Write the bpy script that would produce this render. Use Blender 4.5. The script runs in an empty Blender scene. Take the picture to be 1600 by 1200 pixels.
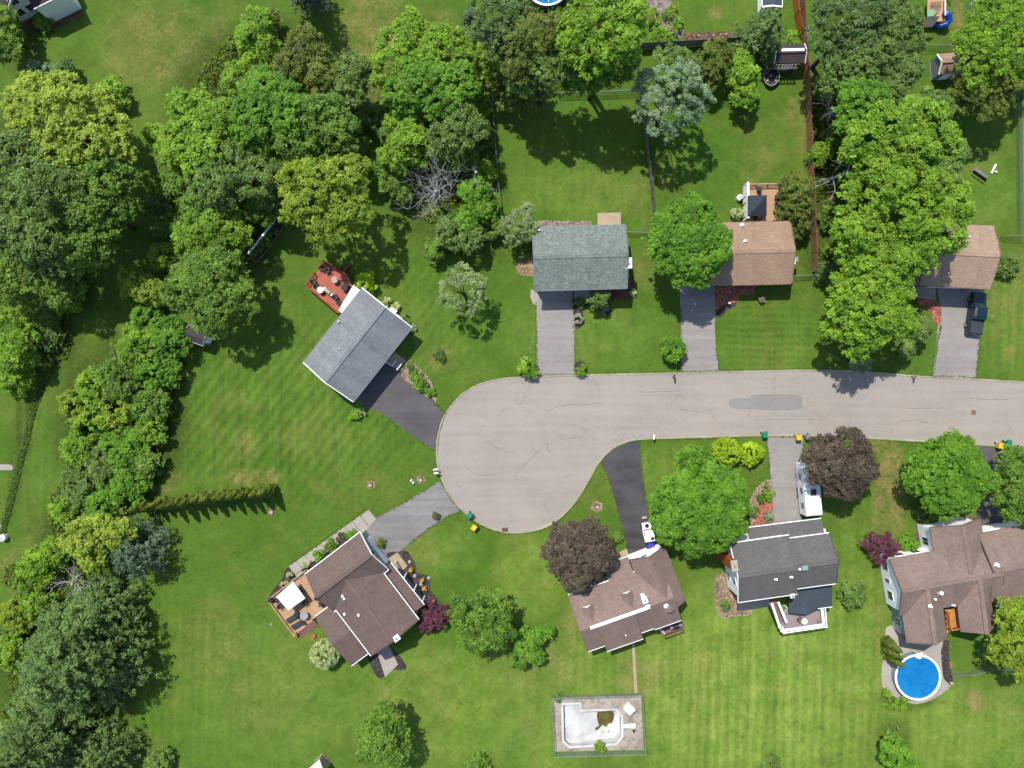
import bpy, bmesh, math, random
import numpy as np
from mathutils import Vector, Matrix
from mathutils.geometry import tessellate_polygon

# ------------------------------------------------------------------ camera, sky, sun, exposure
K = 11.5          # pixels of the survey picture per metre on the ground
H = 96.0          # flying height of the camera in metres
sc = bpy.context.scene
COL = sc.collection
cam_d = bpy.data.cameras.new('camera'); cam = bpy.data.objects.new('camera', cam_d); COL.objects.link(cam)
cam.location = (0, 0, H); cam.rotation_euler = (0, 0, 0)
cam_d.sensor_width = 36.0; cam_d.lens = 36.0 * H / (1600 / K); cam_d.clip_end = 4000
sc.camera = cam
SUN_EL = math.radians(59); SHX, SHY = 0.518, -0.855       # direction in which shadows fall on the ground
wd = bpy.data.worlds.new('World'); sc.world = wd; wd.use_nodes = True
wt = wd.node_tree; bg = wt.nodes['Background']; sky = wt.nodes.new('ShaderNodeTexSky')
sky.sky_type = 'NISHITA'; sky.sun_disc = False; sky.sun_elevation = SUN_EL
sky.sun_rotation = math.atan2(-SHX, -SHY); sky.air_density = 1.0; sky.dust_density = 1.0
wt.links.new(sky.outputs[0], bg.inputs[0]); bg.inputs[1].default_value = 0.12
sun_d = bpy.data.lights.new('sun', 'SUN'); sun = bpy.data.objects.new('sun', sun_d); COL.objects.link(sun)
sun_d.energy = 3.6; sun_d.angle = math.radians(0.53); sun_d.color = (1.0, 0.95, 0.87)
sun.rotation_euler = Vector((SHX * math.cos(SUN_EL), SHY * math.cos(SUN_EL), -math.sin(SUN_EL))).to_track_quat('-Z', 'Y').to_euler()
sun.location = (-40, 60, 120)
sc.render.engine = 'CYCLES'
sc.view_settings.view_transform = 'Standard'; sc.view_settings.look = 'None'
sc.view_settings.exposure = 0.7; sc.view_settings.gamma = 1.0
sc.cycles.max_bounces = 6; sc.cycles.transparent_max_bounces = 6

# ------------------------------------------------------------------ helpers
def W(px, py, z=0.0):
    s = (H - z) / H / K
    return Vector(((px - 800) * s, (600 - py) * s, z))

ALB = 0.62        # turns a picture colour into a surface albedo at this exposure
def lin(r, g, b, k=1.0):
    f = lambda c: ((c / 255 + 0.055) / 1.055) ** 2.4 if c > 10 else c / 255 / 12.92
    k *= ALB
    return (f(r) * k, f(g) * k, f(b) * k, 1.0)

WL = {}
def setp(o, label=None, cat=None, group=None, kind=None):
    if label: o['label'] = label
    if cat: o['category'] = cat
    if group: o['group'] = group
    if kind: o['kind'] = kind
    return o

def root(name, label, cat, loc=(0, 0, 0), group=None):
    o = bpy.data.objects.new(name, None); COL.objects.link(o); o.location = loc
    o.empty_display_size = 0.3; WL[o.name] = Vector(loc)
    return setp(o, label, cat, group)

def link_mesh(name, me, mat, parent=None, loc=None):
    o = bpy.data.objects.new(name, me); COL.objects.link(o)
    if mat: me.materials.append(mat)
    if parent is not None:
        o.parent = parent; WL[o.name] = WL[parent.name]
    else:
        o.location = loc if loc is not None else (0, 0, 0); WL[o.name] = Vector(o.location)
    return o

def mesh_obj(name, V, F, mat, parent=None, loc=None, uv=None, smooth=False):
    off = WL[parent.name] if parent is not None else Vector(loc if loc is not None else (0, 0, 0))
    me = bpy.data.meshes.new(name)
    me.from_pydata([(v[0] - off[0], v[1] - off[1], v[2] - off[2]) for v in V], [], F)
    if uv is not None:
        ul = me.uv_layers.new(name='UVMap')
        for l in me.loops: ul.data[l.index].uv = uv[l.vertex_index]
    if smooth: me.polygons.foreach_set('use_smooth', [True] * len(me.polygons))
    me.update()
    return link_mesh(name, me, mat, parent, loc)

BOXF = [(0, 3, 2, 1), (4, 5, 6, 7), (0, 1, 5, 4), (1, 2, 6, 5), (2, 3, 7, 6), (3, 0, 4, 7)]
class MB:
    def __init__(s): s.V = []; s.F = []
    def add(s, V, F):
        n = len(s.V); s.V += [tuple(v) for v in V]; s.F += [tuple(i + n for i in f) for f in F]; return s
    def box(s, c, size, rot=0.0):
        x, y, z = size[0] / 2, size[1] / 2, size[2] / 2; cr, sr = math.cos(rot), math.sin(rot)
        P = [(-x, -y, -z), (x, -y, -z), (x, y, -z), (-x, y, -z), (-x, -y, z), (x, -y, z), (x, y, z), (-x, y, z)]
        return s.add([(c[0] + p[0] * cr - p[1] * sr, c[1] + p[0] * sr + p[1] * cr, c[2] + p[2]) for p in P], BOXF)
    def bar(s, a, b, w, h=None, up=(0, 0, 1)):
        a = Vector(a); b = Vector(b); h = h or w; d = (b - a).normalized(); up = Vector(up)
        if abs(d.dot(up)) > 0.98: up = Vector((1, 0, 0))
        sd = d.cross(up).normalized() * (w / 2); u = sd.cross(d).normalized() * (h / 2)
        return s.add([a - sd - u, a + sd - u, b + sd - u, b - sd - u, a - sd + u, a + sd + u, b + sd + u, b - sd + u], BOXF)
    def tube(s, pts, rad, n=6, cap=True):
        pts = [Vector(p) for p in pts]; base = len(s.V); m = len(pts)
        ref = Vector((0.31, 0.17, 0.93))
        for i, p in enumerate(pts):
            d = (pts[min(i + 1, m - 1)] - pts[max(i - 1, 0)]).normalized()
            r0 = ref if abs(d.dot(ref)) < 0.95 else Vector((1, 0, 0))
            x = d.cross(r0).normalized(); y = d.cross(x).normalized()
            r = rad[i] if isinstance(rad, (list, tuple)) else rad
            for k in range(n):
                a = 2 * math.pi * k / n; s.V.append(tuple(p + x * (r * math.cos(a)) + y * (r * math.sin(a))))
        for i in range(m - 1):
            for k in range(n):
                a = base + i * n + k; b = base + i * n + (k + 1) % n
                s.F.append((a, b, b + n, a + n))
        if cap:
            s.F.append(tuple(base + k for k in range(n))[::-1]); s.F.append(tuple(base + (m - 1) * n + k for k in range(n)))
        return s
    def cyl(s, c, r, h, n=12, r2=None):
        r2 = r if r2 is None else r2; base = len(s.V)
        for k in range(n):
            a = 2 * math.pi * k / n; s.V.append((c[0] + r * math.cos(a), c[1] + r * math.sin(a), c[2]))
        for k in range(n):
            a = 2 * math.pi * k / n; s.V.append((c[0] + r2 * math.cos(a), c[1] + r2 * math.sin(a), c[2] + h))
        for k in range(n):
            j = (k + 1) % n; s.F.append((base + k, base + j, base + n + j, base + n + k))
        s.F.append(tuple(base + n + k for k in range(n))); s.F.append(tuple(base + k for k in range(n))[::-1])
        return s
    def slab(s, P, z0, z1):
        """flat polygon P (xy list) extruded from z0 to z1"""
        n = len(P); ar = sum(P[i][0] * P[(i + 1) % n][1] - P[(i + 1) % n][0] * P[i][1] for i in range(n))
        if ar < 0: P = P[::-1]
        b = len(s.V)
        s.V += [(p[0], p[1], z0) for p in P] + [(p[0], p[1], z1) for p in P]
        for t in tessellate_polygon([[Vector((p[0], p[1], 0)) for p in P]]):
            a_, b_, c_ = t
            cr = (P[b_][0] - P[a_][0]) * (P[c_][1] - P[a_][1]) - (P[c_][0] - P[a_][0]) * (P[b_][1] - P[a_][1])
            if cr < 0: b_, c_ = c_, b_
            s.F.append((b + n + a_, b + n + b_, b + n + c_)); s.F.append((b + c_, b + b_, b + a_))
        for i in range(n):
            j = (i + 1) % n; s.F.append((b + i, b + j, b + n + j, b + n + i))
        return s
    def build(s, name, mat, parent=None, loc=None, smooth=False, uv=None):
        return mesh_obj(name, s.V, s.F, mat, parent, loc, uv, smooth)

def smooth_line(P, closed=False, step=6):
    out = []; n = len(P)
    g = lambda i: P[i % n] if closed else P[max(0, min(n - 1, i))]
    for i in range(n if closed else n - 1):
        p0, p1, p2, p3 = g(i - 1), g(i), g(i + 1), g(i + 2)
        for k in range(step):
            t = k / step
            out.append(tuple(0.5 * (2 * p1[j] + (p2[j] - p0[j]) * t + (2 * p0[j] - 5 * p1[j] + 4 * p2[j] - p3[j]) * t * t + (3 * p1[j] - p0[j] - 3 * p2[j] + p3[j]) * t ** 3) for j in (0, 1)))
    if not closed: out.append(tuple(P[-1]))
    return out

RAG = random.Random(8)
def ragged(P, step=0.5, amp=0.05):
    out = []
    for i in range(len(P)):
        a, b = P[i], P[(i + 1) % len(P)]; L = math.dist(a, b); t = 0.0
        while t < L - step * .4:
            q = amp if t else amp * .5; f = t / L; out.append((a[0] + (b[0] - a[0]) * f + RAG.uniform(-q, q), a[1] + (b[1] - a[1]) * f + RAG.uniform(-q, q))); t += step * RAG.uniform(.5, 2.6)
        if L <= step * .4: out.append(a)
    return out
def sheet(name, pxpoly, z0, z1, mat, parent=None, kind='structure'):
    P = [tuple(W(x, y))[:2] for x, y in pxpoly]
    if name not in ('road', 'patio_slab', 'porch_slab', 'concrete_slab', 'front_walk'): P = ragged(P, 0.45, 0.07 if 'bed' in name or 'soil' in name else 0.045)
    m = MB().slab(P, z0, z1); o = m.build(name, mat, parent)
    if parent is None and kind: o['kind'] = kind
    return o

def copy_tree(o, loc, rz=0.0, label=None, parent=None, scale=None):
    c = o.copy(); COL.objects.link(c); c.parent = parent
    if parent is None:
        c.location = loc; c.rotation_euler = (0, 0, rz); WL[c.name] = Vector(loc)
        if scale: c.scale = scale
        if label: c['label'] = label
    for ch in o.children: copy_tree(ch, None, parent=c)
    return c

# ------------------------------------------------------------------ node helpers and materials
class NT:
    def __init__(s, name):
        s.m = bpy.data.materials.new(name); s.m.use_nodes = True; s.t = s.m.node_tree
        s.b = s.t.nodes['Principled BSDF']; s.out = s.t.nodes['Material Output']
    def put(s, sock, v):
        if hasattr(v, 'links') or isinstance(v, bpy.types.NodeSocket): s.t.links.new(v, sock)
        else: sock.default_value = v
    def n(s, typ, ins=None, **kw):
        nd = s.t.nodes.new('ShaderNode' + typ)
        for k, v in kw.items(): setattr(nd, k, v)
        for k, v in (ins or {}).items(): s.put(nd.inputs[k], v)
        return nd
    def pos(s): return s.n('NewGeometry').outputs['Position']
    def obj(s): return s.n('TexCoord').outputs['Object']
    def uv(s): return s.n('TexCoord').outputs['UV']
    def map(s, v, scale=(1, 1, 1), rot=(0, 0, 0), loc=(0, 0, 0)):
        return s.n('Mapping', {'Vector': v, 'Scale': scale, 'Rotation': rot, 'Location': loc}).outputs[0]
    def noise(s, v, scale, detail=3, rough=0.55, dist=0.0):
        return s.n('TexNoise', {'Vector': v, 'Scale': scale, 'Detail': detail, 'Roughness': rough, 'Distortion': dist}).outputs[0]
    def ramp(s, f, stops, interp='LINEAR'):
        r = s.n('ValToRGB', {'Fac': f}); cr = r.color_ramp; cr.interpolation = interp
        while len(cr.elements) < len(stops): cr.elements.new(0.5)
        for e, (p, c) in zip(cr.elements, stops):
            e.position = p; e.color = c if not isinstance(c, (int, float)) else (c, c, c, 1)
        return r.outputs[0]
    def mix(s, f, a, b, mode='MIX'):
        nd = s.n('Mix', data_type='RGBA', blend_type=mode)
        s.put(nd.inputs[0], f); s.put(nd.inputs[6], a); s.put(nd.inputs[7], b); return nd.outputs[2]
    def math(s, op, a, b=0.0, c=None, clamp=False):
        nd = s.n('Math', operation=op, use_clamp=clamp); s.put(nd.inputs[0], a); s.put(nd.inputs[1], b)
        if c is not None: s.put(nd.inputs[2], c)
        return nd.outputs[0]
    def bump(s, h, strength=0.3, dist=0.05):
        s.put(s.b.inputs['Normal'], s.n('Bump', {'Height': h, 'Strength': strength, 'Distance': dist}).outputs[0])
    def fin(s, color=None, rough=0.8, spec=0.25, metal=0.0):
        if color is not None: s.put(s.b.inputs['Base Color'], color)
        s.put(s.b.inputs['Roughness'], rough); s.put(s.b.inputs['Specular IOR Level'], spec); s.put(s.b.inputs['Metallic'], metal)
        return s.m

def flat(name, c, rough=0.6, spec=0.3, metal=0.0, var=0.12, scale=3.0):
    t = NT(name); n = t.noise(t.pos(), scale, 4)
    d = tuple(x * (1 - var) for x in c[:3]) + (1,); l = tuple(min(1, x * (1 + var)) for x in c[:3]) + (1,)
    return t.fin(t.ramp(n, [(0.3, d), (0.7, l)]), rough, spec, metal)

def roof_mat(name, c, mottle=0.22, bumpy=0.4, moss=None, streak=0.15, blot=0.0):
    t = NT(name); uv = t.uv(); p = t.pos()
    br = t.n('TexBrick', {'Vector': uv, 'Color1': (0.75, 0.75, 0.75, 1), 'Color2': (1.2, 1.2, 1.2, 1), 'Mortar': (0.45, 0.45, 0.45, 1), 'Scale': 1.0, 'Mortar Size': 0.012, 'Brick Width': 0.33, 'Row Height': 0.15, 'Bias': 0.0})
    br.offset = 0.5
    col = t.mix(0.55, c, t.mix(1.0, c, br.outputs[0], 'MULTIPLY'))
    n1 = t.noise(p, 0.5, 5, 0.6); n2 = t.noise(p, 3.2, 4, 0.65)
    col = t.mix(1.0, col, t.ramp(n1, [(0.25, 1 - mottle), (0.75, 1 + mottle)]), 'MULTIPLY')
    col = t.mix(1.0, col, t.ramp(n2, [(0.3, 1 - mottle * 0.8), (0.7, 1 + mottle * 0.8)]), 'MULTIPLY')
    st = t.noise(t.map(uv, (0.9, 0.09, 1)), 1.0, 4, 0.6)
    col = t.mix(1.0, col, t.ramp(st, [(0.3, 1 - streak), (0.7, 1 + streak)]), 'MULTIPLY')
    if blot:
        b2 = t.noise(t.map(p, (1, 1, 1)), 2.1, 2, 0.5, 1.6)
        col = t.mix(1.0, col, t.ramp(b2, [(0.38, 1 - blot), (0.5, 1.0), (0.62, 1 + blot)]), 'MULTIPLY')
    if moss:
        col = t.mix(t.ramp(t.noise(p, 0.28, 4), [(0.5, 0.0), (0.72, 0.55)]), col, moss)
    t.bump(t.math('ADD', t.math('MULTIPLY', br.outputs[1], -0.6), n2), bumpy, 0.03)
    return t.fin(col, 0.9, 0.15)

def siding(name, c, dirt=0.12):
    t = NT(name); p = t.pos(); sp = t.n('SeparateXYZ', {0: p})
    z = t.math('FRACT', t.math('MULTIPLY', sp.outputs[2], 5.5))
    col = t.mix(t.ramp(z, [(0.0, 0.3), (0.1, 0.0)]), c, tuple(x * 0.6 for x in c[:3]) + (1,))
    n = t.noise(t.map(p, (0.6, 0.6, 0.15)), 1.2, 4)
    col = t.mix(1.0, col, t.ramp(n, [(0.3, 1 - dirt), (0.7, 1.0)]), 'MULTIPLY')
    t.bump(z, 0.5, 0.02)
    return t.fin(col, 0.55, 0.3)

def wood(name, c, plank=7.0, rot=0.0, var=0.2):
    t = NT(name); p = t.map(t.pos(), (1, 1, 1), (0, 0, rot))
    n = t.noise(t.map(p, (0.4, 6, 6)), 1.5, 4, 0.6); n2 = t.noise(p, 1.1, 4)
    col = t.mix(1.0, c, t.ramp(n, [(0.3, 1 - var), (0.7, 1 + var)]), 'MULTIPLY')
    col = t.mix(1.0, col, t.ramp(n2, [(0.3, 1 - var), (0.7, 1 + var * 0.6)]), 'MULTIPLY')
    t.bump(n, 0.25, 0.01)
    return t.fin(col, 0.7, 0.2)

def asphalt(name, c, var=0.12, cracks=0.5, stain=0.15, tint=None, seams=None, ang=0.0):
    t = NT(name); p = t.pos()
    n1 = t.noise(p, 0.11, 5, 0.6); n2 = t.noise(p, 1.3, 5, 0.65); n3 = t.noise(p, 14, 3, 0.7)
    col = t.mix(1.0, c, t.ramp(n1, [(0.3, 1 - var), (0.7, 1 + var)]), 'MULTIPLY')
    col = t.mix(1.0, col, t.ramp(n2, [(0.25, 1 - var * 0.8), (0.75, 1 + var * 0.6)]), 'MULTIPLY')
    col = t.mix(1.0, col, t.ramp(n3, [(0.25, 0.86), (0.75, 1.12)]), 'MULTIPLY')
    sk = t.noise(t.map(p, (0.05, 1.1, 1), (0, 0, ang)), 1.0, 4, 0.6)
    col = t.mix(1.0, col, t.ramp(sk, [(0.3, 1 - stain), (0.7, 1 + stain * 0.7)]), 'MULTIPLY')
    if tint: col = t.mix(t.ramp(t.noise(p, 0.2, 3), [(0.4, 0.0), (0.7, 0.6)]), col, tint)
    if cracks:
        w = t.n('VectorMath', {0: p, 1: t.n('VectorMath', {0: t.n('TexNoise', {'Vector': p, 'Scale': 0.9, 'Detail': 5.0, 'Roughness': 0.7}).outputs[1], 3: 2.6}, operation='SCALE').outputs[0]}, operation='ADD').outputs[0]
        v = t.n('TexVoronoi', {'Vector': w, 'Scale': 0.13}, feature='DISTANCE_TO_EDGE').outputs[0]
        ck = t.math('MULTIPLY', t.ramp(v, [(0.0, 1.0), (0.0025, 0.7), (0.0055, 0.0)]), t.ramp(t.noise(p, 0.16, 2), [(0.43, 0.0), (0.56, 1.0)]))
        v2 = t.n('TexVoronoi', {'Vector': t.map(w, (0.35, 1, 1), (0, 0, 0.06)), 'Scale': 0.3}, feature='DISTANCE_TO_EDGE').outputs[0]
        ck2 = t.math('MULTIPLY', t.ramp(v2, [(0.0, 0.8), (0.006, 0.5), (0.014, 0.0)]), t.ramp(t.noise(p, 0.07, 3), [(0.5, 0.0), (0.6, 0.8)]))
        col = t.mix(t.math('MULTIPLY', t.math('MAXIMUM', ck, ck2), cracks), col, tuple(x * 0.3 for x in c[:3]) + (1,))
        oil = t.ramp(t.noise(p, 0.6, 4, 0.6), [(0.66, 0.0), (0.78, 0.35)])
        col = t.mix(oil, col, tuple(x * 0.5 for x in c[:3]) + (1,))
    t.bump(n3, 0.25, 0.01)
    return t.fin(col, 0.88, 0.2)

def mulch(name, c):
    t = NT(name); p = t.pos(); v = t.n('TexVoronoi', {'Vector': p, 'Scale': 7.0}).outputs['Color']
    col = t.mix(1.0, c, t.ramp(v, [(0.1, 0.45), (0.9, 1.6)]), 'MULTIPLY')
    col = t.mix(1.0, col, t.ramp(t.noise(p, 1.2, 4), [(0.3, 0.7), (0.7, 1.25)]), 'MULTIPLY')
    t.bump(v, 0.6, 0.04); return t.fin(col, 0.95, 0.1)

def leaf_mat(name, light, dark, vary=0.5, gloss=0.2, trans=0.26, tip=None, clump=0.55):
    t = NT(name); g = t.n('NewGeometry'); p = g.outputs['Position']; r = g.outputs['Random Per Island']
    n = t.noise(p, clump, 3, 0.6); n2 = t.noise(p, 0.13, 2)
    f = t.math('ADD', t.math('MULTIPLY', r, vary), t.math('SUBTRACT', t.math('MULTIPLY', n, 1.9), 0.66))
    col = t.mix(t.math('ADD', f, 0.05, clamp=True), dark, light)
    if tip: col = t.mix(t.ramp(r, [(0.72, 0.0), (0.9, 0.8)]), col, tip)
    col = t.mix(1.0, col, t.ramp(n2, [(0.3, 0.85), (0.7, 1.15)]), 'MULTIPLY')
    t.fin(col, 0.5, gloss)
    tr = t.n('BsdfTranslucent', {'Color': t.mix(1.0, col, (1.25, 1.15, 0.5, 1), 'MULTIPLY')})
    mx = t.n('MixShader', {0: trans}); t.t.links.new(t.b.outputs[0], mx.inputs[1]); t.t.links.new(tr.outputs[0], mx.inputs[2])
    t.t.links.new(mx.outputs[0], t.out.inputs[0]); return t.m

# ------------------------------------------------------------------ material set
M = {}
M['white'] = flat('white_paint', (0.80, 0.80, 0.80, 1), 0.5, 0.35, var=0.04)
M['white_metal'] = flat('white_metal', (0.70, 0.71, 0.72, 1), 0.4, 0.4, var=0.05)
M['grey_metal'] = flat('grey_metal', (0.28, 0.29, 0.30, 1), 0.45, 0.5, 0.3)
M['galv'] = flat('galvanised_wire', (0.22, 0.27, 0.25, 1), 0.5, 0.5, 0.2)
M['black'] = flat('black_plastic', (0.02, 0.021, 0.023, 1), 0.5, 0.4)
M['dark'] = flat('dark_fabric', (0.035, 0.04, 0.047, 1), 0.8, 0.2)
M['rubber'] = flat('tyre_rubber', (0.018, 0.018, 0.018, 1), 0.85, 0.2)
M['glass'] = flat('window_glass', (0.02, 0.03, 0.04, 1), 0.08, 0.7, var=0.3)
M['concrete'] = asphalt('concrete', lin(196, 188, 176, 0.85), 0.1, 0.0, 0.06)
M['concrete_warm'] = asphalt('warm_concrete', lin(205, 185, 155, 0.85), 0.16, 0.0, 0.08)
M['kerb'] = asphalt('kerb_concrete', lin(206, 196, 168, 0.88), 0.26, 0.0, 0.1, tint=lin(150, 146, 118, 0.85))
M['road'] = asphalt('road_asphalt', lin(187, 180, 170, 0.84), 0.08, 0.5, 0.1, tint=lin(196, 182, 170, 0.84))
M['patch'] = asphalt('asphalt_patch', lin(163, 161, 157, 0.85), 0.08, 0.3, 0.05)
M['drive_grey'] = asphalt('pale_driveway', lin(170, 165, 160, 0.92), 0.12, 0.35, 0.14, ang=1.57)
M['drive_mid'] = asphalt('grey_driveway', lin(158, 154, 153, 0.88), 0.16, 0.45, 0.25, ang=0.58)
M['drive_dark'] = asphalt('dark_driveway', lin(106, 103, 106, 0.88), 0.14, 0.0, 0.2, tint=lin(124, 120, 120, 0.88), ang=-0.7)
M['drive_black'] = asphalt('sealed_driveway', lin(82, 82, 86, 0.88), 0.24, 0.0, 0.4, tint=lin(116, 111, 113, 0.88), ang=1.45)
M['brick'] = mulch('red_brick_paving', lin(190, 122, 102, 0.85))
M['brick_red'] = flat('chimney_brick', lin(200, 112, 70, 0.8), 0.9, 0.1, var=0.25, scale=8)
M['mulch_brown'] = mulch('brown_mulch', lin(128, 100, 82, 0.8))
M['mulch_tan'] = mulch('tan_mulch', lin(172, 150, 122, 0.8))
M['mulch_dark'] = mulch('dark_mulch', lin(88, 80, 80, 0.8))
M['gravel'] = mulch('pink_gravel', lin(166, 150, 140, 0.8))
M['stone'] = flat('pale_stone', lin(208, 198, 180, 0.8), 0.9, 0.1, var=0.2, scale=4)
M['roof_green'] = roof_mat('greygreen_shingle', lin(148, 161, 152, 0.86), 0.1, 0.7, None, 0.05, 0.2)
M['roof_tan'] = roof_mat('tan_shingle', lin(190, 160, 136, 0.86), 0.1, 0.4, None, 0.08)
M['roof_tan2'] = roof_mat('sand_shingle', lin(198, 170, 148, 0.86), 0.09, 0.4, None, 0.1)
M['roof_grey'] = roof_mat('slate_grey_shingle', lin(157, 163, 167, 0.84), 0.12, 0.4, None, 0.16)
M['roof_brown'] = roof_mat('brown_shingle', lin(136, 117, 110, 0.84), 0.1, 0.4, None, 0.08)
M['roof_rose'] = roof_mat('rose_brown_shingle', lin(164, 142, 131, 0.86), 0.13, 0.4, None, 0.1)
M['roof_char'] = roof_mat('charcoal_shingle', lin(126, 123, 122, 0.84), 0.09, 0.4, None, 0.08)
M['roof_blue'] = roof_mat('blue_grey_shingle', lin(90, 102, 112, 0.84), 0.09, 0.4, None, 0.08)
M['roof_dark'] = roof_mat('dark_shingle', lin(92, 84, 86, 0.84), 0.12, 0.4, None, 0.08)
M['side_white'] = siding('white_siding', (0.88, 0.89, 0.91, 1), 0.03)
M['side_blue'] = siding('pale_blue_siding', lin(165, 188, 196, 0.85))
M['side_tan'] = siding('tan_siding', lin(196, 178, 150, 0.85))
M['side_grey'] = siding('grey_siding', lin(150, 158, 165, 0.85))
M['deck_red'] = wood('red_stained_wood', lin(208, 118, 98, 0.86), var=0.12)
M['deck_redrail'] = wood('red_rail_wood', lin(180, 92, 66, 0.8), var=0.2)
M['deck_tan'] = wood('tan_deck_wood', lin(222, 180, 142, 0.85), var=0.12)
M['deck_brown'] = wood('brown_deck_wood', lin(160, 122, 112, 0.85), var=0.15)
M['deck_grey'] = wood('grey_deck_wood', lin(180, 165, 165, 0.85), var=0.1)
M['cedar'] = wood('orange_cedar', lin(222, 150, 84, 0.9), var=0.12)
M['fence_brown'] = wood('brown_fence_wood', lin(164, 122, 92, 1.0), var=0.2)
M['fence_grey'] = wood('weathered_fence_wood', lin(150, 148, 142, 0.8), var=0.2)
M['fence_orange'] = wood('new_fence_wood', lin(206, 130, 70, 0.9), var=0.2)
M['bark'] = wood('bark', lin(112, 98, 84, 0.7), var=0.3)
M['dead_bark'] = wood('bare_grey_wood', lin(206, 203, 196, 1.0), var=0.2)
M['bin_green'] = flat('green_bin_plastic', lin(20, 150, 112, 0.9), 0.45, 0.4, var=0.08)
M['bin_yellow'] = flat('yellow_bin_plastic', lin(238, 208, 50, 0.95), 0.45, 0.4, var=0.06)
M['bin_blue'] = flat('blue_bin_plastic', lin(56, 66, 200, 0.9), 0.45, 0.4, var=0.06)
M['slide_blue'] = flat('blue_slide_plastic', lin(10, 84, 190, 0.9), 0.35, 0.5, var=0.06)
M['play_green'] = flat('green_tarp', lin(140, 205, 150, 0.9), 0.7, 0.2, var=0.06)
M['yellow_pot'] = flat('yellow_flowers', lin(222, 180, 80, 0.9), 0.8, 0.2, var=0.25, scale=14)
M['terracotta'] = flat('terracotta', lin(190, 120, 80, 0.85), 0.8, 0.2, var=0.1)
M['canopy_white'] = flat('white_canvas', (0.62, 0.58, 0.57, 1), 0.8, 0.2, var=0.03, scale=1.2)
M['canopy_dark'] = flat('dark_canvas', lin(66, 74, 84, 0.9), 0.75, 0.2, var=0.06)
M['truck'] = flat('teal_car_paint', lin(22, 52, 66, 0.9), 0.22, 0.6, var=0.05)
M['plaster'] = asphalt('pool_plaster', (0.47, 0.47, 0.45, 1), 0.2, 0.0, 0.12, tint=lin(190, 182, 160, 1.0))
M['puddle'] = flat('murky_water', lin(112, 102, 52, 0.9), 0.3, 0.4, var=0.4, scale=1.2)
M['pink'] = flat('pink_plastic', lin(214, 150, 176, 0.9), 0.6, 0.3)
M['iron'] = flat('rusty_iron', lin(150, 122, 104, 0.8), 0.8, 0.3, var=0.2, scale=9)

def water_mat():
    t = NT('pool_water'); p = t.pos()
    n = t.noise(p, 2.4, 3, 0.6); n2 = t.noise(p, 0.5, 3)
    col = t.mix(t.ramp(n2, [(0.3, 0.0), (0.7, 1.0)]), lin(12, 124, 196, 0.95), lin(34, 150, 216, 0.95))
    col = t.mix(t.ramp(n, [(0.55, 0.0), (0.7, 0.3)]), col, lin(60, 160, 215, 0.9))
    t.bump(t.math('ADD', n, t.noise(p, 0.9, 2)), 0.5, 0.12); return t.fin(col, 0.06, 0.5)
M['water'] = water_mat()

def plaster_mat():
    t = NT('pool_plaster'); p = t.pos()
    col = t.ramp(t.noise(p, 0.35, 6, 0.7), [(0.3, (0.30, 0.29, 0.26, 1)), (0.5, (0.46, 0.46, 0.45, 1)), (0.7, (0.52, 0.52, 0.52, 1))])
    col = t.mix(t.ramp(t.noise(p, 1.6, 5, 0.75, 1.0), [(0.6, 0.0), (0.7, 0.7)]), col, lin(150, 130, 80, 0.8))
    t.bump(t.noise(p, 6, 3), 0.2, 0.01); return t.fin(col, 0.8, 0.2)
M['plaster'] = plaster_mat()
def concrete_pool_deck():
    t = NT('stained_pool_deck'); p = t.pos()
    col = t.ramp(t.noise(p, 0.5, 6, 0.7), [(0.3, lin(158, 146, 130, 0.85)), (0.5, lin(196, 184, 168, 0.85)), (0.7, lin(214, 206, 192, 0.85))])
    col = t.mix(t.ramp(t.noise(p, 0.9, 5, 0.7, 0.6), [(0.5, 0.0), (0.64, 0.7)]), col, lin(136, 124, 112, 0.8))
    t.bump(t.noise(p, 9, 3), 0.2, 0.01); return t.fin(col, 0.9, 0.15)
M['pool_deck'] = concrete_pool_deck()

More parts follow.
